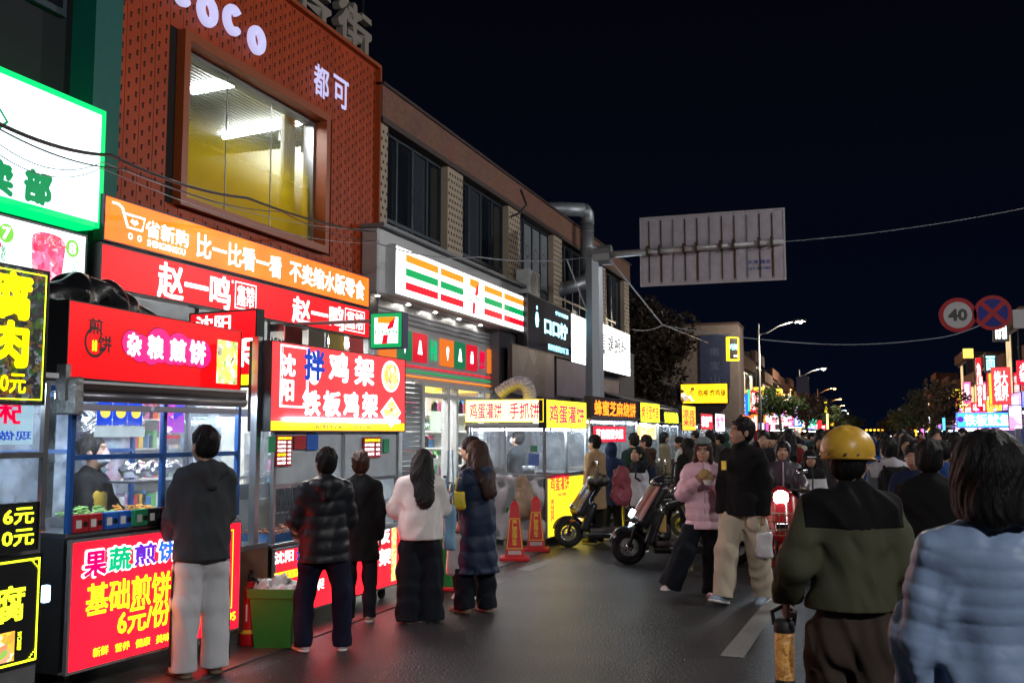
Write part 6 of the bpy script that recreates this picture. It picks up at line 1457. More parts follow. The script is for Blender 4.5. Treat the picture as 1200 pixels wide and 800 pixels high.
for i, (px_, d_, r_, ch, th_, m_, lb) in enumerate(((1109, 62, 1.7, 4.2, 1.5, LF2, 'tallest brownish tree beside the right hand shops'), (1092, 72, 1.9, 3.4, 1.8, LF3, 'second olive tree of the right row'), (1080, 88, 2.2, 3.2, 1.8, LF1, 'third green tree of the right row'), (1067, 110, 2.4, 3.2, 1.8, LF3, 'fourth tree of the right row'), (1055, 140, 2.6, 3.0, 1.8, LF1, 'fifth tree of the right row'), (1045, 180, 2.8, 2.8, 1.8, LF3, 'farthest tree of the right row'))):
    p = PD(px_, 500, d_); tree(lb, p.x, p.y, th_, r_, ch, m_, 2600, .2, 30 + i)

# ------------------------------------------------------------------ side building with the yellow fried chicken sign
FSB = Frame((0, PD(830, 450, 60).y), 90)
u0, z0 = FSB.hit(818, 500); u1 = FSB.hit(866, 450)[0]; zt_ = FSB.hit(866, 380)[1]
SB = thing('side_building', 'grey rendered building end with a faded vertical blue sign, beyond the side street', 'building', (FSB.hit(770, 450)[0], FSB.o.y, 0), 0)
wS = u1 - FSB.hit(770, 450)[0]
MB().box(0, wS, 0, 3, 0, zt_).build('wall', mat('grey_render', (.13, .11, .12), .85, bump=.3, scale=3, var=.35), SB)
MB().box(-.05, wS + .05, -.05, 3.05, zt_, zt_ + .15).build('coping', mat('coping_dark', (.05, .03, .03), .6), SB)
a = u0 - FSB.hit(770, 450)[0] + .2; b_ = wS - .5
so = MB().box(a, b_, -.08, -.0, FSB.hit(840, 455)[1], FSB.hit(840, 392)[1]).build('faded_sign', mat('faded_blue', (.02, .03, .09), .5, scale=2, var=.5), SB)
for k, ch in enumerate('南宝山'): text(ch, (a + b_) / 2 - .28, (a + b_) / 2 + .28, FSB.hit(840, 412 + k * 16)[1] - .25, FSB.hit(840, 412 + k * 16)[1] + .25, -.083, mat('faded_letter', (.05, .07, .16), .6), SB, .04)
for k in range(3): wo = MB().box(.3 + k * .9, .9 + k * .9, -.03, 0, 3.6, 4.6).build('window', MULL, SB); MB().box(.36 + k * .9, .84 + k * .9, -.035, -.03, 3.66, 4.54).build('pane', DARKGL, wo)
fr = Frame((0, FSB.o.y - .6), 90)
S, q = sign_px('shop_sign', 'wide yellow lightbox with black brush characters 临榆炸鸡腿 on the corner', fr, 797, 853, 449, 473, 449, 473, face=emis('sign_golden', (1, .50, .01), 1.9, .25), depth=.5, fw=.05)
T(S, '临榆 炸鸡腿', .38, .95, .36, .70, T_K, .03); T(S, '非物质文化传承', .60, .92, .16, .24, OL, .0)
rect(S, .02, .3, .08, .8, food('print_yellow_black', [(1, .55, .02), (1, .55, .02), (.05, .02, .01), (.9, .8, .7)], 5, 1.2), name='printed_photo')
fr2 = Frame((fr.w(fr.hit(853, 460)[0])[0] + .03, 0), 0)
S, q = sign_px('shop_sign', 'small brown lightbox with white characters and yellow rim, round the corner from the yellow one', fr2, 855, 868, 448, 474, 452, 476, face=emis('sign_brown', (.22, .04, .01), 1.0, .1), frame=emis('rim_yellow', (1, .7, .02), 1.2, 0, False), depth=.1, fw=.06)
T(S, '临榆', .15, .85, .3, .72, T_W, .05)
fr3 = Frame(PD(860, 410, 57.6), 60)
S, q = sign_px('shop_sign', 'yellow framed blue-black lightbox with white characters high on the building corner', fr3, 853, 866, 391, 420, 398, 425, face=BLK, frame=emis('rim_yellow', (1, .7, .02), 1.2, 0, False), depth=.3, fw=.09)
T(S, '巧鲜', .15, .85, .45, .7, T_CY, .06); T(S, '奶茶', .5, .85, .15, .25, T_W, .04)

# ------------------------------------------------------------------ shops farther along both sides
def shoprow(side, y0, n, step, X, seed, base_label, hts):
    rg = random.Random(seed); out = []
    right_ = side > 0
    pal = [('red', (1, .01, .03)), ('white', (.9, .95, 1)), ('pink', (1, .12, .35)), ('orange', (1, .22, .02)), ('cyan', (.1, .7, 1)), ('yellow', (1, .75, .05)), ('green', (.05, .8, .3)), ('violet', (.5, .2, 1)), ('blue', (.02, .15, 1))] + ([('red', (1, .01, .03))] * 7 if side > 0 else [('red', (1, .01, .03))] * 2)
    names = ['烧烤', '奶茶', '火锅', '米线', '炸串', '超市', '药房', '面馆', '凉皮', '包子', '麻辣烫', '小吃', '手机', '服装', '水果', '饺子']
    for i in range(n):
        y = y0 + i * step; fr_ = Frame((X, 0), 0) if side < 0 else Frame((X, 0), 180)
        ht = hts[i % len(hts)]; org = fr_.w(y if side < 0 else -(y + step), 0, 0)
        nth = ['first', 'second', 'third', 'fourth', 'fifth', 'sixth', 'seventh', 'eighth', 'ninth', 'tenth', 'eleventh', 'twelfth', 'thirteenth', 'fourteenth'][i]
        b = thing('shop_building', '%s shop building of the %s row, counted from the near end' % (nth, base_label), 'building', org, fr_.rz)
        MB().box(0, step - .03, .3, 8, 3.2, ht).build('wall', BRK if i % 3 == 0 else mat('row_render_%d' % (i % 4), [(.12, .1, .11), (.08, .07, .08), (.15, .13, .12), (.06, .07, .09)][i % 4], .8), b)
        MB().box(0, step - .03, -.0, .4, ht - .8, ht + .1).build('parapet', BRK, b)
        for k in range(3):
            x = .3 + k * step / 3; wo = MB().box(x, x + step / 3 - .5, .25, .3, 4.3, ht - 1.0).build('window', MULL, b); MB().box(x + .08, x + step / 3 - .58, .24, .25, 4.4, ht - 1.1).build('pane', DARKGL if rg.random() < .8 else emis('lit_window', (1, .75, .4), .5, .3, False), wo)
        MB().box(0.05, step - .08, 3.0, 3.1, 0, 3.2).build('rear_wall', WHITEP, b)
        for k in range(2): MB().box(.5 + k * step / 2, 1.9 + k * step / 2, 1, 1.15, 3.05, 3.12).build('ceiling_lamp', TUBE2, b)
        MB().box(0, .12, .0, 3.1, 0, 3.2).build('party_wall', mat('row_render_1', (.08, .07, .08), .8), b)
        mb = MB()
        for k in range(4): x = k * (step - .1) / 3; mb.box(x, x + .06, .2, .26, 0, 3.2)
        mb.build('door_frame', GREYM, b)
        # signs
        k1 = rg.randrange(len(pal)); c1 = pal[k1]; u_ = 0.2
        s_ = lightbox('shop_sign', '%s lightbox over the %s shop of the %s row' % (c1[0], nth, base_label), 'sign', fr_, (y if side < 0 else -(y + step)) + .15, (y if side < 0 else -(y + step)) + step - .2, 3.25, 4.25, .12, .25, emis('row_' + c1[0], c1[1], 1.25, .3), group=None)
        T(s_, rg.choice(names) + rg.choice(names), .12, .88, .2, .8, T_W if c1[0] not in ('white', 'yellow') else T_R, .05)
        # projecting blade sign that faces down the road
        k2 = rg.randrange(len(pal)); c2 = pal[k2]; z0_ = rg.uniform(2.3, 4.6); hh = rg.uniform(.8, 2.0); ww = rg.uniform(.5, 1.0)
        yb_ = y + rg.uniform(.3, step * .6); xx = X + (.15 if side < 0 else -.15 - ww); fb = Frame((0, yb_), 90)
        s_ = lightbox('projecting_sign', '%s projecting sign facing the viewer at the %s shop of the %s row' % (c2[0], nth, base_label), 'sign', fb, xx, xx + ww, z0_, z0_ + hh, 0, .12, emis('row_' + c2[0], c2[1], 1.25, .3))
        w_ = rg.choice(names); T(s_, '\n'.join(w_) if hh > ww else w_, .2, .8, .12, .88, T_W if c2[0] not in ('white', 'yellow') else T_R, .05)
        # stall in front with its own small sign
        k3 = rg.randrange(len(pal)); c3 = pal[k3]; xs_ = X + (2.2 if side < 0 else -3.3)
        yb_ = y + rg.uniform(.5, step * .7); fb = Frame((0, yb_), 90); s_ = lightbox('stall_sign', '%s stall sign in front of the %s shop of the %s row' % (c3[0], nth, base_label), 'sign', fb, xs_, xs_ + rg.uniform(.8, 1.3), 1.95 + rg.uniform(0, .3), 2.55 + rg.uniform(0, .4), 0, .1, emis('row_' + c3[0], c3[1], 1.25, .3))
        T(s_, rg.choice(names), .15, .85, .15, .85, T_W if c3[0] not in ('white', 'yellow') else T_R, .05)
        if i < 9:
            st = thing('food_cart', 'steel cart under the %s stall sign by the %s shop of the %s row' % (c3[0], nth, base_label), 'food cart', (xs_, yb_ + .12, 0), 0)
            MB().box(0, 1.1, 0, 1.3, .15, 1.0).build('cabinet', STEEL, st); MB().box(-.05, 1.15, -.05, 1.35, 1.9, 1.95).build('roof', WHITEP, st)
            for px2 in (0, 1.06):
                for py2 in (0, 1.26): MB().box(px2, px2 + .04, py2, py2 + .04, 0 if py2 else .0, 1.9).build('post', STEEL, st)
            MB().box(.1, 1.0, .1, .15, 1.84, 1.87).build('tube_light', TUBE2, st)
shoprow(-1, 64.5, 13, 8.5, -7.6, 21, 'left', [7.6, 7.2, 8.2, 7.0, 7.8])
shoprow(1, 60.0, 12, 9.0, 9.8, 33, 'right', [7.0, 9.5, 7.2, 8.0])
# near right shops with big signs
FRT = Frame((9.0, 0), 180)
def rsign(label, x0, x1, yt0, yb0, yt1, yb1, face, X=9.0, **k): return sign_px('shop_sign', label, Frame((X, 0), 180), x0, x1, yt0, yb0, yt1, yb1, face=face, **k)
RB = thing('corner_shop_building', 'tall dark shop building at the right edge covered in red signs', 'building', (9.9, 52, 0), 0)
MB().box(0, 8, 0, 16, 3.2, 9.2).build('wall', mat('row_render_1', (.08, .07, .08), .8), RB); MB().box(-.1, 8.1, -.1, 16.1, 9.2, 9.4).build('coping', mat('coping_dark', (.05, .03, .03), .6), RB); MB().box(.3, 8, .3, 16, 0, 3.2).build('ground_wall', mat('dim_wall', (.10, .1, .12), .7), RB)
for k in range(5): wo = MB().box(-.06, 0, .6 + k * 3, 2.8 + k * 3, 4.2, 8.4).build('window', MULL, RB); MB().box(-.08, -.06, .7 + k * 3, 2.7 + k * 3, 4.3, 8.3).build('pane', DARKGL, wo)
for k in range(3): wo = MB().box(.5 + k * 2.4, 2.2 + k * 2.4, -.06, 0, 4.2, 8.4).build('window', MULL, RB); MB().box(.6 + k * 2.4, 2.1 + k * 2.4, -.08, -.06, 4.3, 8.3).build('pane', DARKGL, wo)
def vsign(label, px0, px1, yt, yb, d, face, txt, m_, **k):
    fr_ = Frame((0, PD((px0 + px1) / 2, 450, d).y), 90); S, q = sign_px('shop_sign', label, fr_, px0, px1, yt, yb, yt, yb, face=face, depth=.15, **k)
    if txt.strip() not in ('', '-', '—', '·'): T(S, txt, .15, .85, .1, .9, m_, .05)
    return S
vsign('tall red vertical sign with white characters at the right hand corner shop', 1143, 1150, 419, 482, 50, RED_L, '鱼\n府\n烤\n鱼', T_W)
vsign('black sign with glowing white bowl emblem on the right hand shop', 1153, 1168, 415, 436, 49, BLK, '面', T_CY)
vsign('big red lightbox with black and white characters at the right hand shop', 1161, 1184, 430, 474, 47, emis('sign_red_bright', (1, .03, .035), 1.5, .15), '烤大\n视界', T_W)
vsign('narrow orange glowing strip beside the big red lightbox', 1158, 1162, 437, 474, 47.1, emis('strip_orange', (1, .3, .02), 2.2, .1), '·', T_W)
vsign('white glowing script sign Kafat high on the right hand building', 1163, 1182, 374, 400, 48, BLK, 'krai', T_W, fw=.01)
bpy.data.objects.get('shop_sign')
vsign('amber lit open balcony sign on the right hand building', 1128, 1141, 408, 420, 56, emis('sign_gold2', (1, .6, .1), 1.3, .3), ' — ', T_K)
SQ = Frame((0, PD(1150, 490, 24).y), 90)
S, q = sign_px('stall_sign', 'light blue lightbox with white characters 铁板鱿鱼 at the right edge', SQ, 1121, 1186, 483, 501, 483, 501, face=emis('sign_skyblue', (.05, .42, .75), 1.6, .15), depth=.15, fw=.02, frame=emis('rim_blue', (.05, .1, .9), 1.5, 0, False))
T(S, '铁板鱿鱼', .14, .97, .12, .88, T_W, .05); disc(S, .07, .55, .07, PU)
SS = thing('food_cart', 'squid stall with clear sheets under the light blue sign at the right edge', 'food cart', SQ.w(SQ.hit(1118, 500)[0], -.2, 0), 0); wq = SQ.hit(1200, 500)[0] - SQ.hit(1118, 500)[0]
MB().box(0, wq, 0, 1.3, .1, 1.0).build('cabinet', STEEL, SS); 
for x in (0, wq * .5, wq - .04): MB().box(x, x + .04, 0, .04, 1.0, 1.85).build('post', BLUEP, SS)
MB().box(-.05, wq + .05, -.05, 1.4, 1.85, 1.88).build('roof', WHITEP, SS); MB().box(.04, wq - .04, .01, .014, 1.0, 1.84).build('plastic_sheet', FILMG, SS); MB().box(.1, wq - .1, .4, .45, 1.78, 1.81).build('tube_light', emis('tube_magenta', (1, .35, .7), 10, 0), SS)
mb = MB()
for k in range(4): mb.lathe([(0, .03), (.03, 0), (0, -.03)], 8, (.15 + k * (wq - .3) / 3, -.05, 1.9 + .45), cap=False)
mb2 = thing('festoon_lamps', 'row of small magenta bulbs along the top of the squid stall sign', 'lights', SQ.w(SQ.hit(1121, 480)[0], .02, SQ.hit(1121, 481)[1]), 0)
for k in range(4): m3 = MB(); m3.lathe([(0, .03), (.03, 0), (0, -.03)], 8, (.1 + k * (wq - .4) / 3, 0, .02), cap=False); m3.build('bulb', emis('bulb_magenta', (1, .05, .7), 12, 0, False), mb2)
MB().box(.05, wq - .3, .0, .03, -.02, -.005).build('wire_rail', CABLE, mb2)
S, q = sign_px('stall_sign', 'white and violet poster hung at the right edge beside the squid sign', Frame((0, SQ.o.y - .4), 90), 1181, 1198, 474, 503, 474, 503, cat='poster', face=food('poster_violet', [(.8, .8, .9), (.5, .3, .7), (.9, .3, .5), (.8, .9, 1)], 6, 1.0), depth=.05)
# distant crossing banner of yellow lanterns
LB_ = thing('lantern_banner', 'distant arch with a row of yellow lanterns spanning the road', 'arch', (PD(1025, 505, 320).x - 3.5, PD(1025, 505, 320).y, 0), 0)
MB().tube([(0, 0, 0), (0, 0, 2.9), (7, 0, 2.9), (7, 0, 0)], .08, 6).build('arch_frame', DKMET, LB_)
for k in range(5): m3 = MB(); m3.lathe([(0, .3), (.3, .2), (.38, 0), (.3, -.2), (0, -.3)], 10, (1.1 + k * 1.2, 0, 2.6), cap=False); m3.build('lantern', emis('lantern_yellow', (1, .45, .02), 3, 0, False), LB_)
vsign('distant low white sign across the road on the right', 1043, 1055, 510, 516, 60, WHITE_L, '-', T_R)
vsign('distant white lit banner above the crowd on the left', 968, 984, 507, 517, 60, emis('banner_warmwhite', (1, .9, .7), 2.2, .1), '烧烤', OL)
vsign('blue neon framed roof sign with a cyan outline above the left trees', 933, 948, 441, 462, 90, mat('neon_board', (.03, .06, .12), .5), ' ', T_CY)

SGN = [('green', 876, 879, 456, 482, 63, (.05, .8, .3), ' ', T_W), ('red', 880, 886, 457, 483, 63, (1, .01, .03), '奶\n茶', T_W), ('white', 887, 890, 462, 483, 64, (.9, .95, 1), '面\n馆', T_R),
  ('blue-white', 893, 900, 463, 485, 66, (.6, .8, 1), '手\n机', T_B), ('orange', 880, 888, 485, 506, 62, (1, .2, .02), '烧\n烤', T_W), ('pale violet', 889, 896, 495, 507, 64, (.5, .5, 1), '小吃', T_W), ('pink', 897, 901, 495, 507, 65, (1, .1, .35), ' ', T_W),
  ('crimson', 902, 909, 491, 507, 67, (.9, .01, .08), '火\n锅', T_W), ('white slim', 914, 918, 492, 512, 70, (.85, .9, 1), ' ', T_W), ('teal', 911, 916, 477, 491, 68, (.1, .8, .6), '药', T_W), ('magenta red', 918, 929, 474, 493, 74, (1, .03, .15), '服装', T_W),
  ('cobalt', 930, 940, 486, 500, 78, (.02, .2, 1), '超市', T_W), ('tangerine', 931, 940, 501, 509, 76, (1, .25, .02), '包子', T_W), ('lemon high', 965, 969, 470, 483, 96, (.95, .9, .03), ' ', T_K), ('pale yellow', 968, 971, 484, 503, 96, (1, .85, .3), ' ', T_K),
  ('green small', 952, 957, 489, 499, 88, (.05, .7, .3), ' ', T_W), ('red small', 958, 963, 492, 502, 90, (1, .02, .03), ' ', T_W), ('amber small', 973, 978, 492, 499, 105, (1, .5, .03), ' ', T_W)]
for nm, a_, b_, yt_, yb_, d_, c_, tx, tm2 in SGN: vsign('%s lit sign among the stacked signs beyond the yellow fried chicken sign, left row' % nm, a_, b_, yt_, yb_, d_, emis('far_' + nm.replace(' ', '_').replace('-', '_'), c_, 1.3, .25), tx, tm2)
for nm, a_, b_, yt_, yb_, d_, c_, tx, tm2 in [('crimson', 1146, 1152, 440, 452, 45, (1, .01, .04), '酒', T_W), ('violet', 1099, 1103, 497, 512, 60, (.4, .15, 1), ' ', T_W), ('yellow', 1087, 1092, 497, 508, 66, (1, .7, .03), ' ', T_W), ('cyan', 1104, 1108, 489, 508, 58, (.1, .6, 1), ' ', T_W), ('lime', 1096, 1098, 494, 508, 62, (.5, .9, .1), ' ', T_W), ('pink', 1079, 1083, 502, 511, 72, (1, .2, .6), ' ', T_W), ('white', 1088, 1090, 487, 496, 64, (.9, .9, 1), ' ', T_W), ('amber', 1071, 1075, 503, 511, 80, (1, .5, .03), ' ', T_W)]:
    vsign('%s lit sign low down beside the right row of trees' % nm, a_, b_, yt_, yb_, d_, emis('farr_' + nm, c_, 1.3, .25), tx, tm2)
# ------------------------------------------------------------------ cones, bins, extinguisher
CONER = mat('cone_red', (.55, .015, .02), .45, bump=.1); CONEY = mat('cone_label_yellow', (.75, .5, .03), .5, var=.05)
def cone(label, px_, py_, d, h=.78):
    p = G(px_, py_); t = thing('traffic_cone', label, 'traffic cone', (p.x, p.y, 0), R(19)); 
    MB().box(-.2, .2, -.2, .2, 0, .05, .012).build('base', CONER, t)
    b0, b1 = .13, .055; MB()._add([(-b0, -b0, .05), (b0, -b0, .05), (b0, b0, .05), (-b0, b0, .05), (-b1, -b1, h - .05), (b1, -b1, h - .05), (b1, b1, h - .05), (-b1, b1, h - .05), (-.02, -.02, h), (.02, -.02, h), (.02, .02, h), (-.02, .02, h)],
      [(0, 1, 5, 4), (1, 2, 6, 5), (2, 3, 7, 6), (3, 0, 4, 7), (4, 5, 9, 8), (5, 6, 10, 9), (6, 7, 11, 10), (7, 4, 8, 11), (8, 9, 10, 11)]).build('body', CONER, t)
    m2 = MB(); ring2d(m2, 0, 0, .012, .02, 0, 12); m2.tube([(.02 * math.cos(a), 0, h + .015 + .02 * math.sin(a)) for a in np.linspace(0, 6.28, 9)], .005, 5); m2.v = m2.v[26:] if False else m2.v; 
    hd = MB().tube([(.02 * math.cos(a), 0, h + .015 + .02 * math.sin(a)) for a in np.linspace(0, 6.28, 9)], .005, 5).build('ring_handle', DKMET, t)
    yz = lambda z: -(b0 + (b1 - b0) * (z - .05) / (h - .1)) - .003
    m3 = MB(); z0, z1 = .16, h * .72; wz = lambda z: (b0 + (b1 - b0) * (z - .05) / (h - .1)) * .92
    m3.quad((-wz(z0), yz(z0), z0), (wz(z0), yz(z0), z0), (wz(z1), yz(z1), z1), (-wz(z1), yz(z1), z1)); m3.build('printed_label_rim', CONEY, t)
    m4 = MB(); m4.quad((-wz(z0) + .012, yz(z0 + .012) - .002, z0 + .012), (wz(z0) - .012, yz(z0 + .012) - .002, z0 + .012), (wz(z1) - .01, yz(z1 - .01) - .002, z1 - .01), (-wz(z1) + .01, yz(z1 - .01) - .002, z1 - .01)); m4.build('printed_label', CONER, t)
    o = text('严\n禁\n停\n车', -.035, .035, 0, z1 - z0 - .06, 0, CONEY, t, .04); o.location = (0, yz(z0) - .007, z0 + .04); o.rotation_euler = (-math.atan2(b0 - b1, h - .1), 0, 0)
    m5 = MB(); m5.quad((-.09, yz(.09) - .004, .09), (.09, yz(.09) - .004, .09), (.085, yz(.14) - .004, .14), (-.085, yz(.14) - .004, .14)); m5.build('printed_band', mat('cone_pale', (.5, .4, .4), .5), t)
    return t
cone('red traffic cone with yellow vertical lettering, nearer of the two by the steel annex', 603, 656, 13)
cone('red traffic cone with yellow vertical lettering, behind by the scooter wheel', 628, 645, 14)
cone('red cone mostly hidden between the white coat and the navy coat', 523, 690, 11)
def bin_(label, px_, py_, w=.5, h=.56, m=None, bag=True, rz=14):
    p = G(px_, py_); t = thing('waste_bin', label, 'bin', (p.x, p.y, 0.012 if p.x < EDGE else 0), R(rz)); k = .8
    v = [(-w * k / 2, -w * k / 2, 0), (w * k / 2, -w * k / 2, 0), (w * k / 2, w * k / 2, 0), (-w * k / 2, w * k / 2, 0), (-w / 2, -w / 2, h), (w / 2, -w / 2, h), (w / 2, w / 2, h), (-w / 2, w / 2, h)]
    q_ = .02; vi = [(x * .93, y * .93, z if z else .02) for x, y, z in v]
    MB()._add(v + vi, [(0, 3, 2, 1), (0, 1, 5, 4), (1, 2, 6, 5), (2, 3, 7, 6), (3, 0, 4, 7), (8, 9, 10, 11), (9, 8, 12, 13), (10, 9, 13, 14), (11, 10, 14, 15), (8, 11, 15, 12), (4, 5, 13, 12), (5, 6, 14, 13), (6, 7, 15, 14), (7, 4, 12, 15)]).build('tub', m, t)
    mb = MB(); r_ = w / 2 + .012
    mb.box(-r_, r_, -r_, -w / 2, h - .06, h + .01); mb.box(-r_, r_, w / 2, r_, h - .06, h + .01); mb.box(-r_, -w / 2, -w / 2, w / 2, h - .06, h + .01); mb.box(w / 2, r_, -w / 2, w / 2, h - .06, h + .01); mb.build('rim', m, t)
    if bag:
        V, Q = solid([bx((0, 0, h - .04), (w * .44, w * .44, .06), .03), rc((-.12, -.05, h), (.02, .05, h + .05), .07, .05)], disp=lambda P: .018 * np.sin(30 * P[:, 0] + 12 * P[:, 2]) * np.sin(27 * P[:, 1] + 8 * np.sin(20 * P[:, 0])), res=.012)
        link_mesh('liner_bag', fast_mesh('liner_bag', V, Q), mat('bin_bag_pale', (.45, .47, .45), .35, bump=.5, scale=20), t)
    return t
BG = mat('bin_green', (.012, .20, .03), .45, bump=.05)
bin_('open green plastic bin with pale rubbish between the two near carts', 326, 756, .37, .45, BG)
bin_('green bin behind the white puffer customer', 520, 690, .42, .6, BG, False)
bin_('green bin with a black lid behind the traffic cones', 613, 638, .45, .55, BG, True)
def ext(label, px_, py_):
    p = G(px_, py_); t = thing('fire_extinguisher', label, 'fire extinguisher', (p.x, p.y, .012), 0)
    m2 = MB(); m2.lathe([(.07, 0), (.08, .01), (.08, .38), (.07, .44), (.035, .475), (.03, .5)], 18); m2.build('cylinder', mat('extinguisher_red', (.5, .012, .015), .25, coat=.5, var=.05), t, True)
    m2 = MB(); m2.lathe([(.0805, .10), (.0815, .11), (.0815, .12), (.0805, .13)], 18, cap=False); m2.build('yellow_band', CONEY, t)
    m2 = MB(); m2.lathe([(.0808, .2), (.0808, .33)], 10, cap=False); m2.f = m2.f[6:9]; m2.build('printed_label', PAPER, t)
    MB().box(-.02, .02, -.03, .03, .5, .56, .005).build('valve', DKMET, t); MB().box(-.09, .03, -.012, .012, .565, .59).build('lever', DKMET, t); MB().tube([(.03, 0, .53), (.1, -.03, .5), (.11, -.05, .35), (.085, -.06, .2)], .01, 6).build('hose', CABLE, t, True)
    return t
ext('red fire extinguisher standing between the pancake cart and the green bin', 291, 757)

# ------------------------------------------------------------------ scooters
BLKP = mat('scooter_black', (.018, .018, .022), .22, coat=.8, bump=.0, var=.1); SEAT = mat('seat_vinyl', (.035, .035, .037), .4, bump=.3, scale=60); RUB = mat('rubber', (.012, .012, .013), .7); CHR = mat('chrome', (.6, .6, .62), .15, 1.0, var=0); BLKM = mat('black_plastic_matt', (.02, .02, .022), .6)
HL = emis('headlight_white', (.7, .88, 1.0), 26, 0)
def wheel(par, x, r, z):
    w_ = MB(); w_.lathe([(r - .095, -.04), (r - .05, -.052), (r - .02, -.045), (r, -.02), (r, .02), (r - .02, .045), (r - .05, .052), (r - .095, .04)], 36, (x, 0, z), 'y', False); ty = w_.build('wheel', RUB, par, True)
    m2 = MB(); m2.lathe([(r - .105, -.035), (r - .09, -.04), (r - .09, .04), (r - .105, .035), (r - .105, -.035)], 30, (x, 0, z), 'y', False); m2.lathe([(.0, -.05), (.045, -.05), (.045, .05), (0, .05)], 14, (x, 0, z), 'y', False); m2.build('rim', CHR, ty, True)
    mb = MB()
    for k in range(5):
        a = 2 * math.pi * k / 5 + .3
        for da in (-.12, .12): mb.tube([(x + .03 * math.cos(a), 0, z + .03 * math.sin(a)), (x + (r - .1) * math.cos(a + da), 0, z + (r - .1) * math.sin(a + da))], .009, 5)
    mb.build('spoke', CHR, ty); m3 = MB(); m3.lathe([(.06, .045), (.105, .045), (.105, .05), (.06, .05), (.06, .045)], 20, (x, 0, z), 'y', False); m3.build('brake_disc', CHR, ty)
def scooter(label, loc, rz, light=False, cover=False, paint=None, s=1.0, sq=False):
    paint = paint or BLKP; t = thing('electric_scooter', label, 'scooter', loc, rz); t.scale = (s,) * 3; r = .215; xf, xr = .66, -.66
    wheel(t, xf, r, r); wheel(t, xr, r, r)
    mb = MB()
    for sg in (1, -1): mb.tube([(xf, .07 * sg, r), (xf - .09, .07 * sg, .52)], .02, 8)
    mb.tube([(xf - .1, -.09, .5), (xf - .1, .09, .5)], .022, 8); mb.tube([(xf - .1, 0, .48), (xf - .40, 0, .96)], .03, 8); mb.build('fork', BLKM, t, True)
    sob('front_fender', paint, t, [rc((xf - .02, 0, r + .03), (xf + .02, 0, r + .03), r + .01, r + .01, (V3(0, 1, 0), .33))], subs=[rc((xf, -.2, r - .03), (xf, .2, r - .03), r - .01, r - .01)], cuts=[lambda P: .27 - P[:, 2]], res=.012)
    sob('front_shield', paint, t, [bx((.37, 0, .72), (.06, .19, .28), .05, Matrix.Rotation(R(-32), 3, 'Y')), rc((.52, 0, .56), (.28, 0, .93), .12, .115) + (.08,), bx((.36, 0, .46), (.06, .18, .22), .03, Matrix.Rotation(R(-22), 3, 'Y')), rc((.40, 0, .3), (.2, 0, .26), .07, .06) + (.06,)], k=.07, res=.012)
    sob('footboard', mat('floor_mat_grey', (.10, .09, .09), .6), t, [bx((.02, 0, .26), (.33, .15, .035), .02)], res=.012)
    sob('under_frame', paint, t, [bx((-.05, 0, .19), (.42, .12, .05), .03), bx((-.48, 0, .44), (.32, .16, .21), .07), rc((-.35, 0, .52), (-.98, 0, .68), .16, .08, (V3(0, 1, 0), .8)), rc((-.3, 0, .28), (-.3, 0, .6), .12, .12)], k=.08, res=.014)
    sob('seat', SEAT, t, [rc((-.22, 0, .72), (-.86, 0, .78), .095, .10, (V3(0, 0, 1), .62)), rc((-.22, .06, .70), (-.22, -.06, .70), .06, .06)], k=.08, res=.012)
    hb = (xf - .43, 0, 1.0); mb = MB()
    for sg in (1, -1): mb.tube([hb, (hb[0] - .01, .12 * sg, 1.03), (hb[0] - .07, .31 * sg, 1.02)], .014, 8)
    mb.build('handlebar', BLKM, t, True)
    for sg in (1, -1):
        MB().tube([(hb[0] - .045, .23 * sg, 1.025), (hb[0] - .075, .34 * sg, 1.018)], .021, 8).build('grip', RUB, t, True); MB().tube([(hb[0] + .0, .2 * sg, 1.03), (hb[0] + .0, .33 * sg, 1.04)], .007, 5).build('brake_lever', CHR, t)
        mm = MB().tube([(hb[0] - .02, .16 * sg, 1.04), (hb[0] - .0, .22 * sg, 1.22)], .007, 6).build('mirror', BLKM, t, True); V, Q = solid([el((hb[0], .255 * sg, 1.25), (.02, .07, .042))], res=.008); link_mesh('mirror_glass', fast_mesh('mirror_glass', V, Q), CHR, mm)
    sob('headlight_housing', paint, t, [el((.27, 0, .98), (.12, .14, .075)), rc((hb[0], 0, 1.02), (.28, 0, .99), .06, .06)], k=.05, res=.012)
    V, Q = solid([bx((.615, 0, .62), (.02, .075, .05), .012, Matrix.Rotation(R(-30), 3, 'Y'))], res=.008); link_mesh('headlight', fast_mesh('headlight', V, Q), HL if light else CHR, t)
    if light:
        for sg in (1, -1): V, Q = solid([el((.60, .11 * sg, .47), (.035, .035, .035))], res=.008); link_mesh('running_light', fast_mesh('running_light', V, Q), HL if sg == light else CHR, t)
    else:
        for sg in (1, -1): V, Q = solid([el((.60, .09 * sg, .40), (.045, .012, .02))], res=.008); link_mesh('turn_light', fast_mesh('turn_light', V, Q), mat('amber_lens', (.6, .2, .01), .25), t)
    MB().tube([(-1.0, 0, .64), (-1.1, 0, .45)], .02, 6).build('tail_bracket', BLKM, t); V, Q = solid([el((-1.05, 0, .68), (.03, .08, .03))], res=.008); link_mesh('tail_light', fast_mesh('tail_light', V, Q), mat('red_lens', (.4, .01, .01), .2), t)
    for sg in (1, -1): MB().tube([(-.16, .155 * sg, .40), (-.45, .185 * sg, .47), (-.8, .14 * sg, .58)], .010, 6).build('side_trim', CHR, t, True)
    mb = MB(); mb.tube([(-.2, .10, .68), (-.5, .12, .69), (-.88, .09, .72)], .009, 6); mb.build('seat_piping', mat('piping_pale', (.3, .28, .22), .5), t, True)
    MB().tube([(-.1, -.1, .22), (-.16, -.2, .02)], .012, 6).build('kickstand', CHR, t)
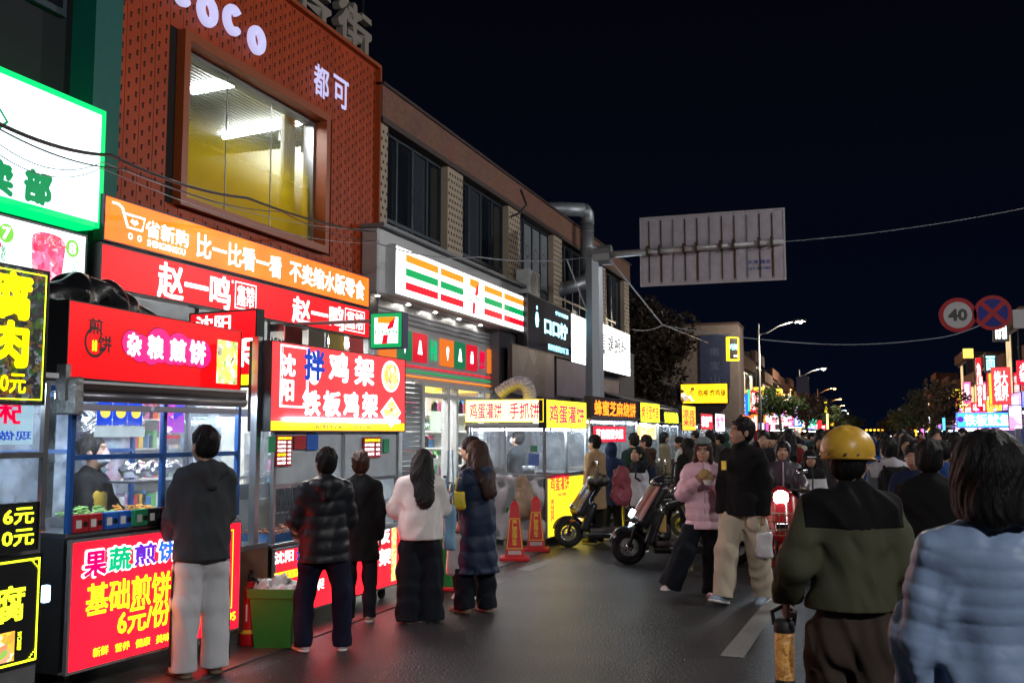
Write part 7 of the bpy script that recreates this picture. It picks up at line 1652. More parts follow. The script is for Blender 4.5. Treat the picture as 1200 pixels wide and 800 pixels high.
    mb = MB(); mb.tube([(-.82, .1, .76), (-.9, .12, .88), (-1.05, .1, .89), (-1.05, -.1, .89), (-.9, -.12, .88), (-.82, -.1, .76)], .012, 6); mb.build('grab_rail', CHR, t, True)
    if cover:
        for sg in (1, -1): V, Q = solid([rc((hb[0] - .08, .28 * sg, 1.0), (hb[0] + .1, .24 * sg, .98), .09, .06), rc((hb[0] + .05, .15 * sg, .95), (hb[0] + .1, .1 * sg, .72), .09, .05)], disp=folds(.01), res=.012); link_mesh('hand_cover', fast_mesh('hand_cover', V, Q), mat('quilted_black', (.012, .012, .014), .4, bump=.7, scale=25), t)
    return t
def face_to(px_, py_, deg): p = G(px_, py_); return (p.x, p.y, 0), R(deg)
l_, a_ = face_to(718, 641, 184 + 14); scooter('black parked scooter with padded hand covers, front wheel by the traffic cone', l_, a_, cover=True)
l_, a_ = face_to(800, 661, 187 + 12); sc2 = scooter('black parked scooter with its headlight on behind the pink coat', l_, a_, light=-1, s=1.06)
# paper bag and small things on it
B_ = thing('paper_bag', 'small brown paper bag hanging on the front of the lit scooter', 'bag', Matrix.Translation(l_) @ Matrix.Rotation(a_, 4, 'Z') @ Vector((.27, .02, .42)), a_)
MB().box(-.05, .05, -.08, .08, 0, .22, .006).build('bag', mat('kraft_paper', (.45, .27, .08), .7, bump=.3), B_); MB().tube([(0, -.05, .22), (0, -.03, .34), (0, .03, .34), (0, .05, .22)], .004, 5).build('handle', PAPER, B_)
# bicycles and scooters parked at the store, dark cluster behind
def bicycle(label, loc, rz, m):
    t = thing('bicycle', label, 'bicycle', loc, rz)
    for x in (.5, -.5):
        m2 = MB(); m2.lathe([(.29, -.015), (.32, -.01), (.33, 0), (.32, .01), (.29, .015), (.29, -.015)], 28, (x, 0, .33), 'y', False); w_ = m2.build('wheel', RUB, t, True); mb = MB()
        for k in range(9): a = k * 2 * math.pi / 9; mb.tube([(x, 0, .33), (x + .3 * math.cos(a), 0, .33 + .3 * math.sin(a))], .003, 4)
        mb.build('spoke', CHR, w_)
    mb = MB(); mb.tube([(-.5, 0, .33), (-.12, 0, .3), (-.2, 0, .78)], .015, 6); mb.tube([(-.12, 0, .3), (.38, 0, .72), (.5, 0, .33)], .017, 6); mb.tube([(.38, 0, .72), (-.19, 0, .7)], .014, 6); mb.tube([(-.5, 0, .33), (-.19, 0, .68)], .012, 6); mb.tube([(.38, 0, .72), (.34, 0, .95)], .015, 6); mb.build('frame', m, t, True)
    MB().tube([(.3, -.26, .98), (.36, -.12, .99), (.35, 0, .95), (.36, .12, .99), (.3, .26, .98)], .012, 6).build('handlebar', BLKM, t, True); sob('saddle', SEAT, t, [rc((-.28, 0, .82), (-.08, 0, .83), .07, .03, (V3(0, 0, 1), .4))], res=.012); mb = MB(); mb.box(.42, .72, -.14, .14, .66, .67); 
    for q_ in ((.42, .43, -.14, .14), (.71, .72, -.14, .14), (.43, .71, -.14, -.13), (.43, .71, .13, .14)): mb.box(*q_, .67, .86)
    mb.build('basket', DKMET, t); return t
for i, (px_, py_, an, m_, lb) in enumerate(((512, 622, 40, BLKM, 'dark bicycle parked before the convenience store door'), (532, 618, 60, BLKM, 'black bicycle with basket right of the store door'), (490, 632, 25, BLKM, 'bicycle half hidden behind the white puffer coat'), (548, 612, 75, BLKM, 'bicycle against the steel annex'))):
    p = G(px_, py_); p = Vector((max(p.x, -6.6), p.y, .012)); bicycle(lb, p, R(an), m_)
p = G(815, 625); scooter('dark scooter tangled behind the lit one, handlebars to the crowd', (p.x, p.y, 0), R(215), s=.95)
p = G(840, 632); scooter('dark scooter parked just behind the tall man in black', (p.x, p.y, 0), R(160), s=.95)
p = G(775, 606); bicycle('dark bicycle standing behind the two black scooters', (p.x, p.y, 0), R(150), BLKM)
# ------------------------------------------------------------------ people
M_ = lambda n_, c_, k='cloth', **q: (cloth if k == 'cloth' else shiny)(n_, c_, **q)
GREY_H = M_('charcoal_fleece', (.045, .05, .058)); PALEPANT = M_('pale_track_cloth', (.62, .62, .66)); BLKPUF = M_('black_puffer', (.010, .012, .018), 's', rough=.45)
DKBLUE = M_('dark_navy_cloth', (.012, .014, .035)); BLKCL = M_('black_cloth', (.010, .010, .012)); WHPUF = M_('white_puffer', (.74, .71, .70), 's', rough=.6); NAVYPUF = M_('navy_puffer', (.010, .022, .058), 's', rough=.55)
PINKPUF = M_('pink_puffer', (.66, .44, .53), 's', rough=.5); DENIM = M_('dark_denim', (.012, .015, .022)); BEIGEP = M_('beige_trouser_cloth', (.52, .45, .35)); OLIVE = M_('olive_fleece', (.085, .088, .058)); BROWNP = M_('brown_trouser_cloth', (.065, .048, .04))
BLUEPUF = M_('pale_blue_down', (.25, .35, .56), 's', rough=.45); CAMEL = M_('camel_wool', (.30, .20, .115)); DKGREEN = M_('dark_green_cloth', (.012, .03, .028)); BROWNC = M_('brown_jacket_cloth', (.055, .03, .022)); GREYW = M_('light_grey_shell', (.42, .43, .48), 's'); PLUM = M_('plum_grey_shell', (.055, .045, .06), 's')
BEIGESH = mat('beige_suede', (.30, .20, .14), .85); WHSH = mat('white_leather', (.6, .6, .62), .5); GREYSH = mat('blue_grey_mesh', (.25, .32, .42), .7); TANSH = mat('tan_boot', (.26, .18, .11), .8); PKSH = mat('pale_pink_leather', (.6, .42, .47), .5); BLKSH = mat('black_leather', (.012, .012, .013), .4)
YELP = mat('yellow_plastic', (.6, .45, .02), .4); SKYP = mat('sky_blue_bag', (.22, .42, .62), .4)
ZW = -CAMZ
def stand(px, ytop, yfeet=None, d=None, H=None, z=0.0):
    """where somebody stands whose feet are at picture row yfeet (or at distance d), and how tall the head top at ytop makes them"""
    p = G(px, yfeet, z) if yfeet else PD(px, 507, d); dd = p.x * -math.sin(YAW) + p.y * math.cos(YAW)
    Ht = PD(px, ytop, dd).z - z
    return (p.x, p.y, z), (H or Ht) * 1.0
CAMDIR = 19.1
# heading helper: 'away' = back to the camera, + turns to the left
def away(a=0): return CAMDIR + a
A_ = dict
lo, Hh_ = stand(233, 503, 790, z=.012)
i1 = person('man in a charcoal hooded jacket and pale striped track trousers at the pancake cart', lo, away(38), Hh_, top=A_(m=GREY_H, rad=.185, arm=.075, hood='down', hem=.80, fold=.008, resk=.8, taper=.75), pants=A_(m=PALEPANT, r0=.10, r1=.095, stripes='LR', fold=.006), shoes=A_(m=TANSH, sole=mat('tan_sole', (.2, .14, .09), .7)), hair='short', head=(8, -6),
       arms=A_(R=A_(u=(.12, .25, -1), f=(-.2, .6, -.75), n=(-1, 0, 0)), L=A_(u=(-.12, .3, -1), f=(.1, .75, -.6), n=(1, 0, 0))), legs=A_(L=A_(t=(-.06, .0, -1), k=(0, -.02, -1), yaw=10), R=A_(t=(.06, .05, -1), k=(0, -.06, -1), yaw=-10)), res=.011)
lo, Hh_ = stand(378, 527, 762)
i2 = person('person in a glossy black puffer jacket and navy trousers ordering at the chicken stall', lo, away(18), Hh_, top=A_(m=BLKPUF, rad=.19, arm=.085, hood='down', hem=.76, band=(.11, .013), fold=.005, taper=.8), pants=A_(m=DKBLUE, r0=.10, r1=.078), shoes=A_(m=WHSH), hair='short', head=(10, -8), body_w=1.06,
       arms=A_(R=A_(u=(.2, .25, -1), f=(-.3, .8, -.5), n=(-1, 0, 0)), L=A_(u=(-.3, .15, -1), f=(.25, .75, -.6), n=(1, 0, 0))), legs=A_(L=A_(t=(-.15, .12, -1), k=(-.04, -.1, -1), yaw=20), R=A_(t=(.15, -.05, -1), k=(.02, -.02, -1), yaw=-10)), res=.012)
lo, Hh_ = stand(420, 531, 728)
person('shorter person in a plain black knee length coat right of the black puffer', lo, away(10), Hh_, top=A_(m=BLKCL, rad=.175, arm=.07, hem=.62, flare=.012, fold=.006), pants=A_(m=DENIM, r0=.09, r1=.07), shoes=A_(m=TANSH), hair='short', hairm=BROWNHAIR, head=(0, -12), res=.013)
lo, Hh_ = stand(492, 527, 729)
i4 = person('woman with long black hair in a cream puffer jacket and wide black trousers', lo, away(12), Hh_, top=A_(m=WHPUF, rad=.20, arm=.092, hem=.82, fold=.010, flare=.012, taper=.85), pants=A_(m=DENIM, r0=.115, r1=.135, fold=.009, len=.06), shoes=A_(m=WHSH), hair='long', head=(18, -22), lean=6,
       arms=A_(L=A_(u=(-.35, .2, -1), f=(.2, .9, -.15), n=(1, 0, 0)), R=A_(u=(.3, .25, -1), f=(-.2, .9, .05), n=(-1, 0, 0))), res=.012)
lo, Hh_ = stand(560, 518, 718)
i5 = person('woman with brown hair in an ankle length navy quilted coat and beige shoes', lo, away(42), Hh_, top=A_(m=NAVYPUF, rad=.185, arm=.078, hem=.40, band=(.15, .012), flare=.02, fold=.007, hood='down', taper=.8), pants=A_(m=DENIM, r0=.10, r1=.10), shoes=A_(m=BEIGESH, sole=mat('tan_sole', (.2, .14, .09), .7)), hair='long', hairm=BROWNHAIR, head=(12, -10), lean=3,
       arms=A_(L=A_(u=(-.2, .3, -1), f=(.3, .8, .2), n=(1, 0, 0)), R=A_(u=(.15, .3, -1), f=(-.1, .5, -.6), n=(-1, 0, 0))), legs=A_(L=A_(t=(-.12, .22, -1), k=(-.02, -.12, -1), yaw=10)), res=.012)
lo, Hh_ = stand(553, 514, 700)
person('woman with a pink hair clip, half hidden behind the navy coat', lo, away(70), Hh_, top=A_(m=BLKCL, rad=.17, arm=.07, hem=.6), pants=A_(m=DENIM, r0=.10, r1=.11), shoes=A_(m=WHSH), hair='long', head=(10, 0), res=.014)
# bags they carry
def bag(label, w, h, d, m, loc, rz, handle=.2, name='tote_bag', cat='bag'):
    t = thing(name, label, cat, loc, rz); V, Q = solid([bx((0, 0, h / 2), (w / 2, d / 2, h / 2), min(d, w) * .3)], disp=lambda P: .012 * np.sin(15 * P[:, 0] + 8 * P[:, 2]) * np.sin(11 * P[:, 2] + 20 * P[:, 1]), res=.012)
    link_mesh('bag', fast_mesh('bag', V, Q), m, t); MB().tube([(-w * .3, 0, h * .98), (-w * .15, 0, h + handle), (w * .15, 0, h + handle), (w * .3, 0, h * .98)], .008, 5).build('handle', m, t, True); return t
p = PD(527, 640, 9.35); bag('long sky blue shopping bag hanging from the cream jacketed woman', .12, .42, .09, SKYP, (p.x, p.y, .62), R(20), .5)
p = PD(538, 610, 9.5); bag('small yellow bag beside the navy coat', .13, .18, .1, YELP, (p.x, p.y, .98), R(20), .12, 'hand_bag')
p = PD(533, 680, 9.6); bag('pale plastic carrier bag hanging low beside the navy coat', .16, .4, .12, mat('thin_white_plastic', (.5, .48, .48), .3), (p.x, p.y, .35), R(20), .3, 'carrier_bag')
# vendors
def vendor(label, fr, px_, ytop, v, **k):
    u_, zt_ = fr.hit(px_, ytop, v); q_ = fr.w(u_, v, .012); return person(label, q_, math.degrees(math.atan2(-fr.V.x, fr.V.y)) + k.pop('turn', 0), zt_, **k)
vendor('vendor in a white mask, black jacket and yellow apron inside the pancake cart', F1, 101, 514, -.80, top=A_(m=BLKCL, rad=.17, arm=.07, hem=.8), pants=A_(m=DENIM), hair='bun', mask=True, head=(10, -14), lean=6, apron=mat('apron_yellow', (.5, .34, .03), .7), turn=20,
       arms=A_(R=A_(u=(.2, .4, -1), f=(-.2, .9, -.2), n=(0, 0, -1)), L=A_(u=(-.2, .4, -1), f=(.2, .9, -.3), n=(0, 0, -1))), res=.014)
vendor('second vendor in a white cap, beside the blue post of the pancake cart', F1, 84, 502, -1.28, top=A_(m=BLKCL, rad=.17, arm=.07, hem=.8), pants=A_(m=DENIM), hair='short', mask=True, hat=('beanie', mat('cap_white_cloth', (.6, .62, .65), .8)), head=(30, -10), res=.016)
vendor('vendor in a face mask and dark shirt behind the glass of the steel annex', F4s, 606, 506, -.75, top=A_(m=M_('dark_shirt', (.015, .02, .025)), rad=.16, arm=.065, hem=.8, fold=.004), pants=A_(m=DENIM), hair='short', mask=True, head=(-10, -18), turn=-95,
       arms=A_(R=A_(u=(.1, .4, -1), f=(-.1, 1, -.25), n=(0, 0, -1)), L=A_(u=(-.1, .5, -1), f=(.1, 1, -.2), n=(0, 0, -1))), res=.016)
# customers beyond
lo, Hh_ = stand(697, 511, d=15.6)
person('man in a camel coat and black beanie at the egg pancake stall', lo, away(55), Hh_, top=A_(m=CAMEL, rad=.195, arm=.082, hem=.55, collar=.7, fold=.007), pants=A_(m=BLKCL), hair='short', hat=('beanie', BLKCL), head=(0, -5), res=.014)
lo, Hh_ = stand(716, 520, d=16.2)
person('person in a navy hood seen from behind, right of the camel coat', lo, away(10), Hh_, top=A_(m=M_('navy_fleece', (.01, .02, .06)), rad=.17, arm=.07, hem=.6, hood='up'), pants=A_(m=BLKCL), hair='none', res=.016)
lo, Hh_ = stand(743, 509, d=17)
person('person in a dark green parka with a fur trimmed hood', lo, away(20), Hh_, top=A_(m=DKGREEN, rad=.19, arm=.08, hem=.65, hood='down', fur=mat('fur_brown', (.22, .13, .06), .9)), pants=A_(m=BLKCL), hair='short', res=.016)
lo, Hh_ = stand(758, 511, d=17.6)
person('man in a dark brown jacket behind the backpacker', lo, away(60), Hh_, top=A_(m=BROWNC, rad=.185, arm=.078, hem=.75, hood='down'), pants=A_(m=BLKCL), hair='short', res=.016)
lo, Hh_ = stand(749, 524, d=14.6)
i10 = person('boy in a pale grey jacket looking down, wearing a small backpack', lo, away(120), Hh_, top=A_(m=GREYW, yoke=BLKCL, rad=.175, arm=.072, hem=.74), pants=A_(m=BLKCL), hair='short', head=(0, -30), lean=6, res=.014)
lo, Hh_ = stand(797, 513, d=20)
person('man in a pale coat turned to the stalls, left of the pink coat', lo, away(80), Hh_, top=A_(m=M_('bone_cloth', (.42, .42, .38)), rad=.17, arm=.07, hem=.6), pants=A_(m=BLKCL), hair='short', res=.018)
lo, Hh_ = stand(806, 515, d=16.5)
person('person in a black coat with the hood up just left of the pink coat', lo, away(30), Hh_, top=A_(m=BLKCL, rad=.19, arm=.08, hem=.5, hood='up'), pants=A_(m=BLKCL), hair='long', res=.018)
lo, Hh_ = stand(827, 516, 698)
i13 = person('woman in a pink puffer jacket and glasses eating while she walks', lo, away(180 - 8), Hh_, top=A_(m=PINKPUF, rad=.195, arm=.088, band=(.12, .02), fold=.004, hem=.74, hood='down', zip=mat('zip_pale', (.4, .3, .35), .5), taper=.8), pants=A_(m=DENIM, r0=.105, r1=.125, fold=.008, len=.05), shoes=A_(m=PKSH), hair='long', hairm=BROWNHAIR, glasses=True, head=(-6, -4),
       arms=A_(R=A_(u=(.32, .28, -1), f=(-.62, .75, .62), n=(-.4, -1, .2), curl=.75), L=A_(u=(-.3, .35, -1), f=(.55, .8, .6), n=(.4, -1, .2), curl=.9)), legs=A_(R=A_(t=(.34, .16, -1), k=(.40, -.12, -1), yaw=-35, toe=6), L=A_(t=(-.02, .06, -1), k=(.02, -.10, -1), yaw=-20)), res=.010)
sob('headband', M_('grey_knit', (.16, .2, .2)), i13['root'], [el(i13['hc'] + i13['Mh'] @ V3(0, -.012, .05), V3(.105, .118, .108), i13['Mh'])], cuts=[lambda P: np.abs((P - i13['hc']) @ (i13['Mh'] @ V3(0, .30, .95)) - .118) - .026], res=.008)
# what she eats, in both hands
wr = (i13['A']['R'][2] + i13['A']['L'][2]) / 2; mp_ = to_world(i13, wr + V3(0, .07, .09))
t = thing('flatbread', 'round flatbread held at the mouth of the woman in pink', 'food', mp_, R(away(172)))
V, Q = solid([el((0, 0, 0), (.065, .03, .055)), el((.02, .02, .01), (.05, .02, .04))], disp=folds(.006), res=.007); link_mesh('bread', fast_mesh('bread', V, Q), mat('bread_crust', (.45, .28, .12), .7, bump=.5, scale=60, var=.4), t); MB().tube([(-.02, 0, -.05), (-.02, .0, -.10)], [.05, .03], 8).build('wrapper', PAPER, t)
lo, Hh_ = stand(874, 486, 706)
i14 = person('tall young man in a black stand collar jacket and beige trousers walking', lo, away(180 - 38), Hh_ * .985, top=A_(m=BLKCL, rad=.18, arm=.078, collar=.75, hem=.83, fold=.009, taper=.85), pants=A_(m=BEIGEP, r0=.105, r1=.10, fold=.011, len=.03), shoes=A_(m=GREYSH, size=1.1), hair='short', head=(-42, -10),
       arms=A_(R=A_(u=(.14, .05, -1), f=(.0, .15, -1), n=(-1, 0, 0), curl=.3), L=A_(u=(-.12, -.12, -1), f=(-.02, .15, -1), n=(1, 0, 0), curl=.9)), legs=A_(R=A_(t=(.06, .36, -1), k=(.02, .20, -1), yaw=-5, toe=12), L=A_(t=(-.04, -.14, -1), k=(0, -.3, -1), yaw=5, toe=-10)), res=.0105)
bpt = i14['tl']((.11, .14, .36)); mb = MB(); mb.box(-.03, .03, .0, .006, -.045, .045); o = mb.build('yellow_badge', mat('badge_yellow', (.75, .6, .03), .5), i14['root']); o.location = [float(v) for v in bpt + V3(-.0, .035, 0)]; o.rotation_euler = (0, 0, R(-14))
hw = to_world(i14, i14['A']['L'][2]); bag('white plastic food bag hanging from the tall man’s hand', .17, .26, .1, mat('white_plastic', (.62, .62, .66), .3, bump=.4, scale=20), (hw.x, hw.y, hw.z - .45), R(10), .12, 'carrier_bag')
# rider
lo, Hh_ = stand(914, 531, d=12.0)
sl = G(912, 682)
RSC = scooter('red scooter with a lit round headlight and wire basket, ridden towards the viewer', (sl.x + .0, sl.y + .55, 0), R(-90 + 6), paint=mat('scooter_red', (.35, .01, .015), .25, coat=.6))
mb = MB(); mb.lathe([(0, 0), (.085, .0), (.09, -.05), (.05, -.09)], 20, (.42, 0, .95), 'x'); mb.build('headlight_bowl', CHR, RSC, True); m2 = MB(); m2.lathe([(0, .02), (.08, .012), (.085, 0)], 20, (.425, 0, .95), 'x', False); m2.build('headlight', emis('headlight_flood', (.75, .9, 1), 40, 0), RSC)
mb = MB()
for k in range(6): mb.tube([(.52 + .0, -.15 + k * .06, .55), (.56, -.17 + k * .068, .78)], .004, 4); mb.tube([(.75, -.15 + k * .06, .55), (.78, -.17 + k * .068, .78)], .004, 4)
for z in (.55, .62, .7, .78): mb.tube([(.52, -.16, z), (.77, -.16, z), (.77, .16, z), (.52, .16, z), (.52, -.16, z)], .005, 4)
tag(mb.build('wire_basket', mat('basket_wire', (.25, .12, .06), .5), RSC), kind='stuff')
rl = Vector((sl.x + .02, sl.y + .95, 0))
person('rider in a dark plum jacket with a pale scarf hood, on the red scooter', rl, away(180 - 15), 1.62, top=A_(m=PLUM, rad=.19, arm=.08, hem=.60, hood='up', zip=mat('zip_pale', (.4, .3, .35), .5)), pants=A_(m=BLKCL), shoes=A_(m=BLKSH), hair='short', sit=.84,
       arms=A_(R=A_(u=(.3, .55, -.8), f=(.0, 1, -.05), n=(0, 0, -1), curl=1.0), L=A_(u=(-.3, .55, -.8), f=(-.0, 1, -.05), n=(0, 0, -1), curl=1.0)), legs=A_(R=A_(t=(.25, .95, -.25), k=(0, .1, -1), yaw=0), L=A_(t=(-.25, .95, -.25), k=(0, .1, -1))), res=.013)
lo, Hh_ = stand(948, 529, d=13.2)
person('smiling girl in a black and white jacket and black cap with white brim', lo, away(180), Hh_, top=A_(m=M_('white_shell', (.5, .5, .53), 's'), yoke=BLKCL, rad=.19, arm=.082, hem=.78, zip=SKIN['stripe']), pants=A_(m=BLKCL), hair='long', hat=('cap', BLKCL, mat('brim_white', (.6, .6, .6), .6)), res=.013)
lo, Hh_ = stand(993, 511, d=4.75)
i17 = person('worker in a yellow hard hat and olive fleece with a black yoke, walking away', lo, away(-4), Hh_, top=A_(m=OLIVE, yoke=BLKCL, rad=.20, arm=.088, hem=.91, fold=.012, collar=.35, flare=.012, resk=.75, taper=.85), pants=A_(m=BROWNP, r0=.115, r1=.1, fold=.012), shoes=A_(m=BLKSH), hair='short', hat=('helmet', mat('hard_hat_yellow', (.72, .42, .05), .38, bump=.12, scale=30, var=.35)), head=(-28, 2),
       arms=A_(L=A_(u=(-.42, -.12, -1), f=(-.08, .7, -.75), n=(1, .2, 0), curl=1.25, hd=(0, .35, -1)), R=A_(u=(.34, .08, -1), f=(-.1, .5, -.9), n=(-1, 0, 0), curl=.6)), legs=A_(L=A_(t=(-.04, .2, -1), k=(0, -.1, -1)), R=A_(t=(.04, -.12, -1), k=(0, -.3, -1))), res=.0105)
# lantern-like insulated cup in his hand
hw = to_world(i17, i17['A']['L'][2] + V3(-.01, .03, -.08))
t = thing('travel_mug', 'black handled tumbler of amber iced drink hanging from the worker’s hand', 'tumbler', (hw.x, hw.y, hw.z - .33), R(10))
m2 = MB(); m2.lathe([(.0, 0), (.042, .0), (.045, .02), (.047, .24), (.045, .245), (0, .245)], 20, cap=False); m2.build('cup', food('amber_drink', [(.35, .14, .03), (.6, .3, .08), (.25, .09, .02), (.7, .42, .18)], 45, .15), t, True)
m2 = MB(); m2.lathe([(.048, .235), (.05, .24), (.05, .285), (.03, .3), (.0, .3)], 20, cap=False); m2.build('lid', BLKM, t, True); m2 = MB(); m2.lathe([(.0, -.01), (.048, -.008), (.0485, .015), (.047, .015)], 20, cap=False); m2.build('base', BLKM, t, True)
MB().tube([(-.045, 0, .27), (-.055, 0, .33), (.0, 0, .36), (.055, 0, .33), (.045, 0, .27)], .011, 8).build('carry_strap', BLKM, t, True)
lo, Hh_ = stand(1158, 514, d=3.0)
person('woman with a black bob in a pale blue down jacket at the right edge', lo, away(-6), Hh_, top=A_(m=BLUEPUF, rad=.185, arm=.078, band=(.052, .0055), fold=.009, hem=.80, collar=.45, flare=.01, resk=.6), pants=A_(m=BLKCL), hair='bob', head=(4, 0), res=.0105,
       arms=A_(L=A_(u=(-.27, .0, -1), f=(-.0, .2, -1), n=(1, 0, 0)), R=A_(u=(.27, .0, -1), f=(.0, .25, -1), n=(-1, 0, 0))))
lo, Hh_ = stand(1088, 519, d=6.6)
person('man in a black overcoat between the hard hat and the blue jacket', lo, away(-10), Hh_, top=A_(m=BLKCL, rad=.20, arm=.085, hem=.45, collar=.5, fold=.006), pants=A_(m=BLKCL), hair='short', head=(-15, 0), res=.013)
lo, Hh_ = stand(1041, 515, d=10.6)
i20 = person('man in a light grey hooded jacket with a black backpack, ahead of the hard hat', lo, away(0), Hh_, top=A_(m=M_('slate_cloth', (.10, .11, .13)), yoke=M_('light_grey_cloth', (.42, .42, .46)), rad=.20, arm=.085, hem=.75, hood='down'), pants=A_(m=BLKCL), hair='short', res=.014)
def backpack(info, label, m, w=.3, h=.42, back=-.2):
    p = to_world(info, info['tl']((0, back, .27))); r_ = info['root'].rotation_euler[2]; t = thing('backpack', label, 'backpack', p, r_)
    sob('pack', m, t, [bx((0, 0, 0), (w / 2, .09, h / 2), .07)], res=.013, disp=folds(.006)); sob('pocket', m, t, [bx((0, -.09, -.08), (w * .36, .035, h * .2), .03)], res=.012)
    for sg in (1, -1): MB().tube([(sg * .09, .05, h / 2 - .02), (sg * .12, .14, h / 2 + .05), (sg * .13, .3, h / 2 - .03), (sg * .14, .33, 0), (sg * .13, .1, -h / 2 + .05)], .016, 6).build('strap', m, t, True)
    return t
backpack(i20, 'black backpack on the man in the light grey hooded jacket', M_('pack_black', (.01, .01, .012)))
backpack(i10, 'small navy backpack on the boy in pale grey', M_('pack_navy', (.012, .018, .04)), .24, .34)
lo, Hh_ = stand(1104, 519, d=11)
person('man in a blue jacket beyond the black overcoat, hand raised', lo, away(-30), Hh_, top=A_(m=M_('royal_blue_cloth', (.02, .06, .22)), rad=.18, arm=.08, hem=.75), pants=A_(m=BLKCL), hair='short', arms=A_(R=A_(u=(.6, .5, .1), f=(-.5, .3, .8), n=(-1, 0, 0))), res=.016)
lo, Hh_ = stand(1018, 513, d=12.5)
person('man in a bright blue jacket just right of the hard hat', lo, away(0), Hh_, top=A_(m=M_('royal_blue_cloth', (.02, .06, .22)), rad=.18, arm=.08, hem=.75), pants=A_(m=BLKCL), hair='short', hairm=None, hat=('beanie', M_('blue_knit', (.01, .03, .12))), res=.016)
# dark red scarf bundle on the first scooter
p = PD(728, 575, 13.8); t = thing('maroon_backpack', 'maroon patterned backpack resting on the scooter seat', 'backpack', (p.x, p.y, .80), R(20)); sob('pack', mat('maroon_print', (.16, .02, .03), .7, bump=.4, scale=40, var=.6), t, [rc((0, 0, .05), (0, 0, .35), .14, .1)], disp=folds(.02), res=.014); sob('pocket', mat('maroon_print', (.16, .02, .03), .7), t, [el((-.05, -.12, .1), (.08, .05, .09))], res=.014)
# ---- the crowd: a dozen people built once, then copied with other clothes
protos = []
def proto(**k): protos.append(person('p', (0, -40, 0), 0, 1.68, res=.026, **k)['root'])
walk = A_(R=A_(t=(.03, .25, -1), k=(0, -.02, -1)), L=A_(t=(-.03, -.15, -1), k=(0, -.3, -1)))
walk2 = A_(L=A_(t=(-.03, .22, -1), k=(0, -.02, -1)), R=A_(t=(.03, -.12, -1), k=(0, -.25, -1)))
proto(top=A_(m=BLKCL, rad=.185, arm=.08, hem=.75, hood='down'), pants=A_(m=BLKCL), hair='short', legs=walk)
proto(top=A_(m=BLKCL, rad=.185, arm=.08, hem=.5, band=(.14, .015)), pants=A_(m=DENIM), hair='long', legs=walk2)
proto(top=A_(m=BLKCL, rad=.19, arm=.085, hem=.72, band=(.12, .015)), pants=A_(m=DENIM), hair='bob', legs=walk)
proto(top=A_(m=BLKCL, rad=.19, arm=.085, hem=.6, hood='up'), pants=A_(m=BLKCL), hair='none', legs=walk2)
proto(top=A_(m=BLKCL, rad=.18, arm=.08, hem=.78, collar=.5), pants=A_(m=BLKCL), hair='short', hat=('beanie', BLKCL), legs=walk)
proto(top=A_(m=BLKCL, rad=.185, arm=.08, hem=.8), pants=A_(m=BEIGEP), hair='short', legs=walk2, arms=A_(R=A_(u=(.2, .3, -1), f=(-.3, .9, .2))))
pal = [('black', (.012, .012, .014)), ('navy', (.012, .02, .06)), ('white', (.5, .5, .52)), ('grey', (.14, .15, .17)), ('mustard', (.4, .2, .02)), ('khaki', (.2, .16, .10)), ('brown', (.07, .04, .025)), ('maroon', (.16, .015, .02)), ('pale blue', (.2, .28, .4)), ('charcoal', (.04, .04, .045)), ('pink', (.5, .3, .36)), ('dark green', (.02, .05, .035)), ('cream', (.5, .44, .34))]
pmat = {n_: cloth('crowd_' + n_.replace(' ', '_'), c_) for n_, c_ in pal}
kinds = ['man in a %s hooded jacket', 'long haired woman in a %s coat', 'bobbed woman in a %s puffer', 'person with a %s hood up', 'beanie wearing man in a %s jacket', 'beige trousered man in a %s jacket']
rg = random.Random(12); used = {}; placed = [(Vector((i['root'].location.x, i['root'].location.y, 0))) for i in (i13, i14, i17, i20)]
w_ord = ['', 'second ', 'third ', 'fourth ', 'fifth ', 'sixth ', 'seventh ', 'eighth ', 'ninth ']
slots = []
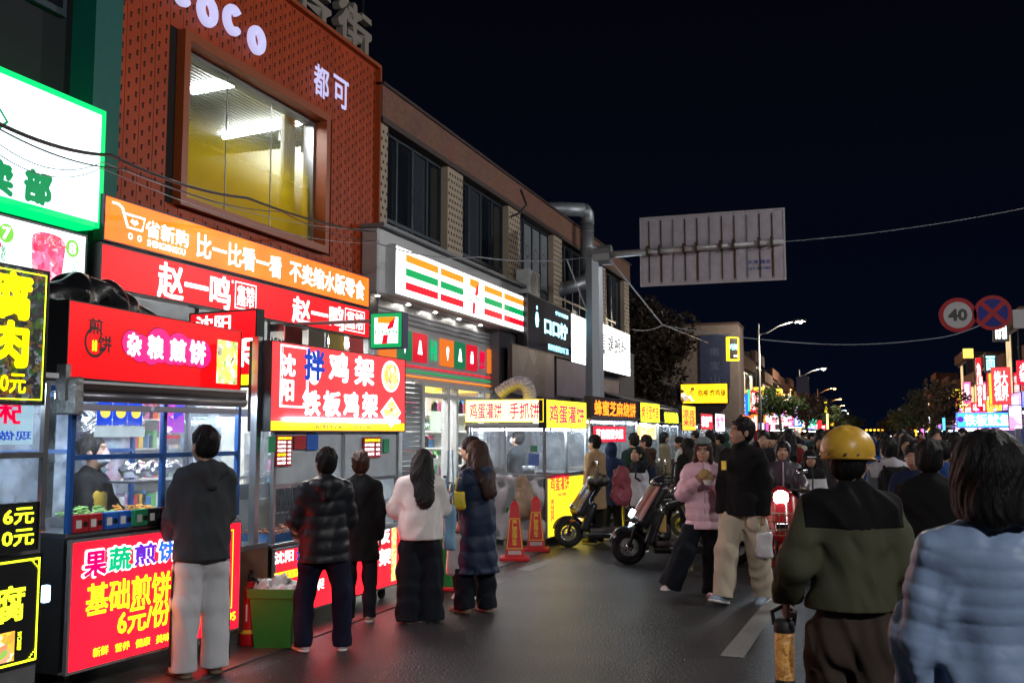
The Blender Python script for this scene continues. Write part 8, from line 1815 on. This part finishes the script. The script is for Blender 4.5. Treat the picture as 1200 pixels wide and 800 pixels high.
for k in range(900):
    if len(slots) >= 120: break
    px_ = rg.choice([rg.uniform(888, 985), rg.uniform(888, 1120), rg.uniform(985, 1125)]); d_ = 14 + 66 * rg.random() ** 1.2
    p = PD(px_, 507, d_); p.z = 0
    if p.x > 7.5 or p.x < -4.2: continue
    if any((p - q_).length < .75 for q_ in placed): continue
    if d_ < 15 and abs(px_ - 948) < 30: continue
    placed.append(p); slots.append((d_, px_, p))
for px_, d_ in ((832, 25), (845, 22), (862, 24), (815, 28), (792, 30), (778, 24), (895, 14.5), (902, 17), (925, 16.5), (934, 19), (962, 17.5), (972, 15.5), (1070, 9.5), (1062, 13), (1120, 15), (1128, 18), (1135, 13), (958, 21), (1006, 15), (850, 30), (838, 34)):
    p = PD(px_, 507, d_); p.z = 0; slots.append((d_, px_, p))
for n_, (d_, px_, p) in enumerate(sorted(slots, key=lambda s_: s_[0])):
    k = rg.randrange(len(protos)); cn, c_ = rg.choice(pal) if rg.random() < .62 else rg.choice(pal[:2] + pal[9:10]); back = rg.random() < .5
    rz = R(rg.uniform(-14, 14)) + (0 if back else math.pi)
    if px_ < 865: rz = R(away(rg.choice((60, -120, 80))))
    zone = 'in the near crowd' if d_ < 20 else 'in the middle crowd' if d_ < 34 else 'far'
    base = kinds[k] % cn + (' walking away ' if back else ' facing us ')
    if d_ < 15: cn, c_ = rg.choice((pal[0], pal[9], pal[1]))
    if d_ >= 34: lb = 'far walker: ' + kinds[k] % cn + (' from behind' if back else ' from the front'); gp = 'far walkers, ' + kinds[k] % cn + (' from behind' if back else ' from the front')
    else:
        key = (k, cn, back, zone); used[key] = used.get(key, 0) + 1; lb = base + zone + ', ' + ('nearest' if used[key] == 1 else w_ord[used[key] - 1] + 'nearest'); gp = 'walkers in the crowd'
    c = copy_thing(protos[k], (p.x, p.y, 0), rz, lb, gp, {'jacket': pmat[cn]}, rg.uniform(.93, 1.06))
for r_ in protos:
    for ch in list(r_.children):
        for g in list(ch.children): bpy.data.objects.remove(g)
        bpy.data.objects.remove(ch)
    bpy.data.objects.remove(r_)
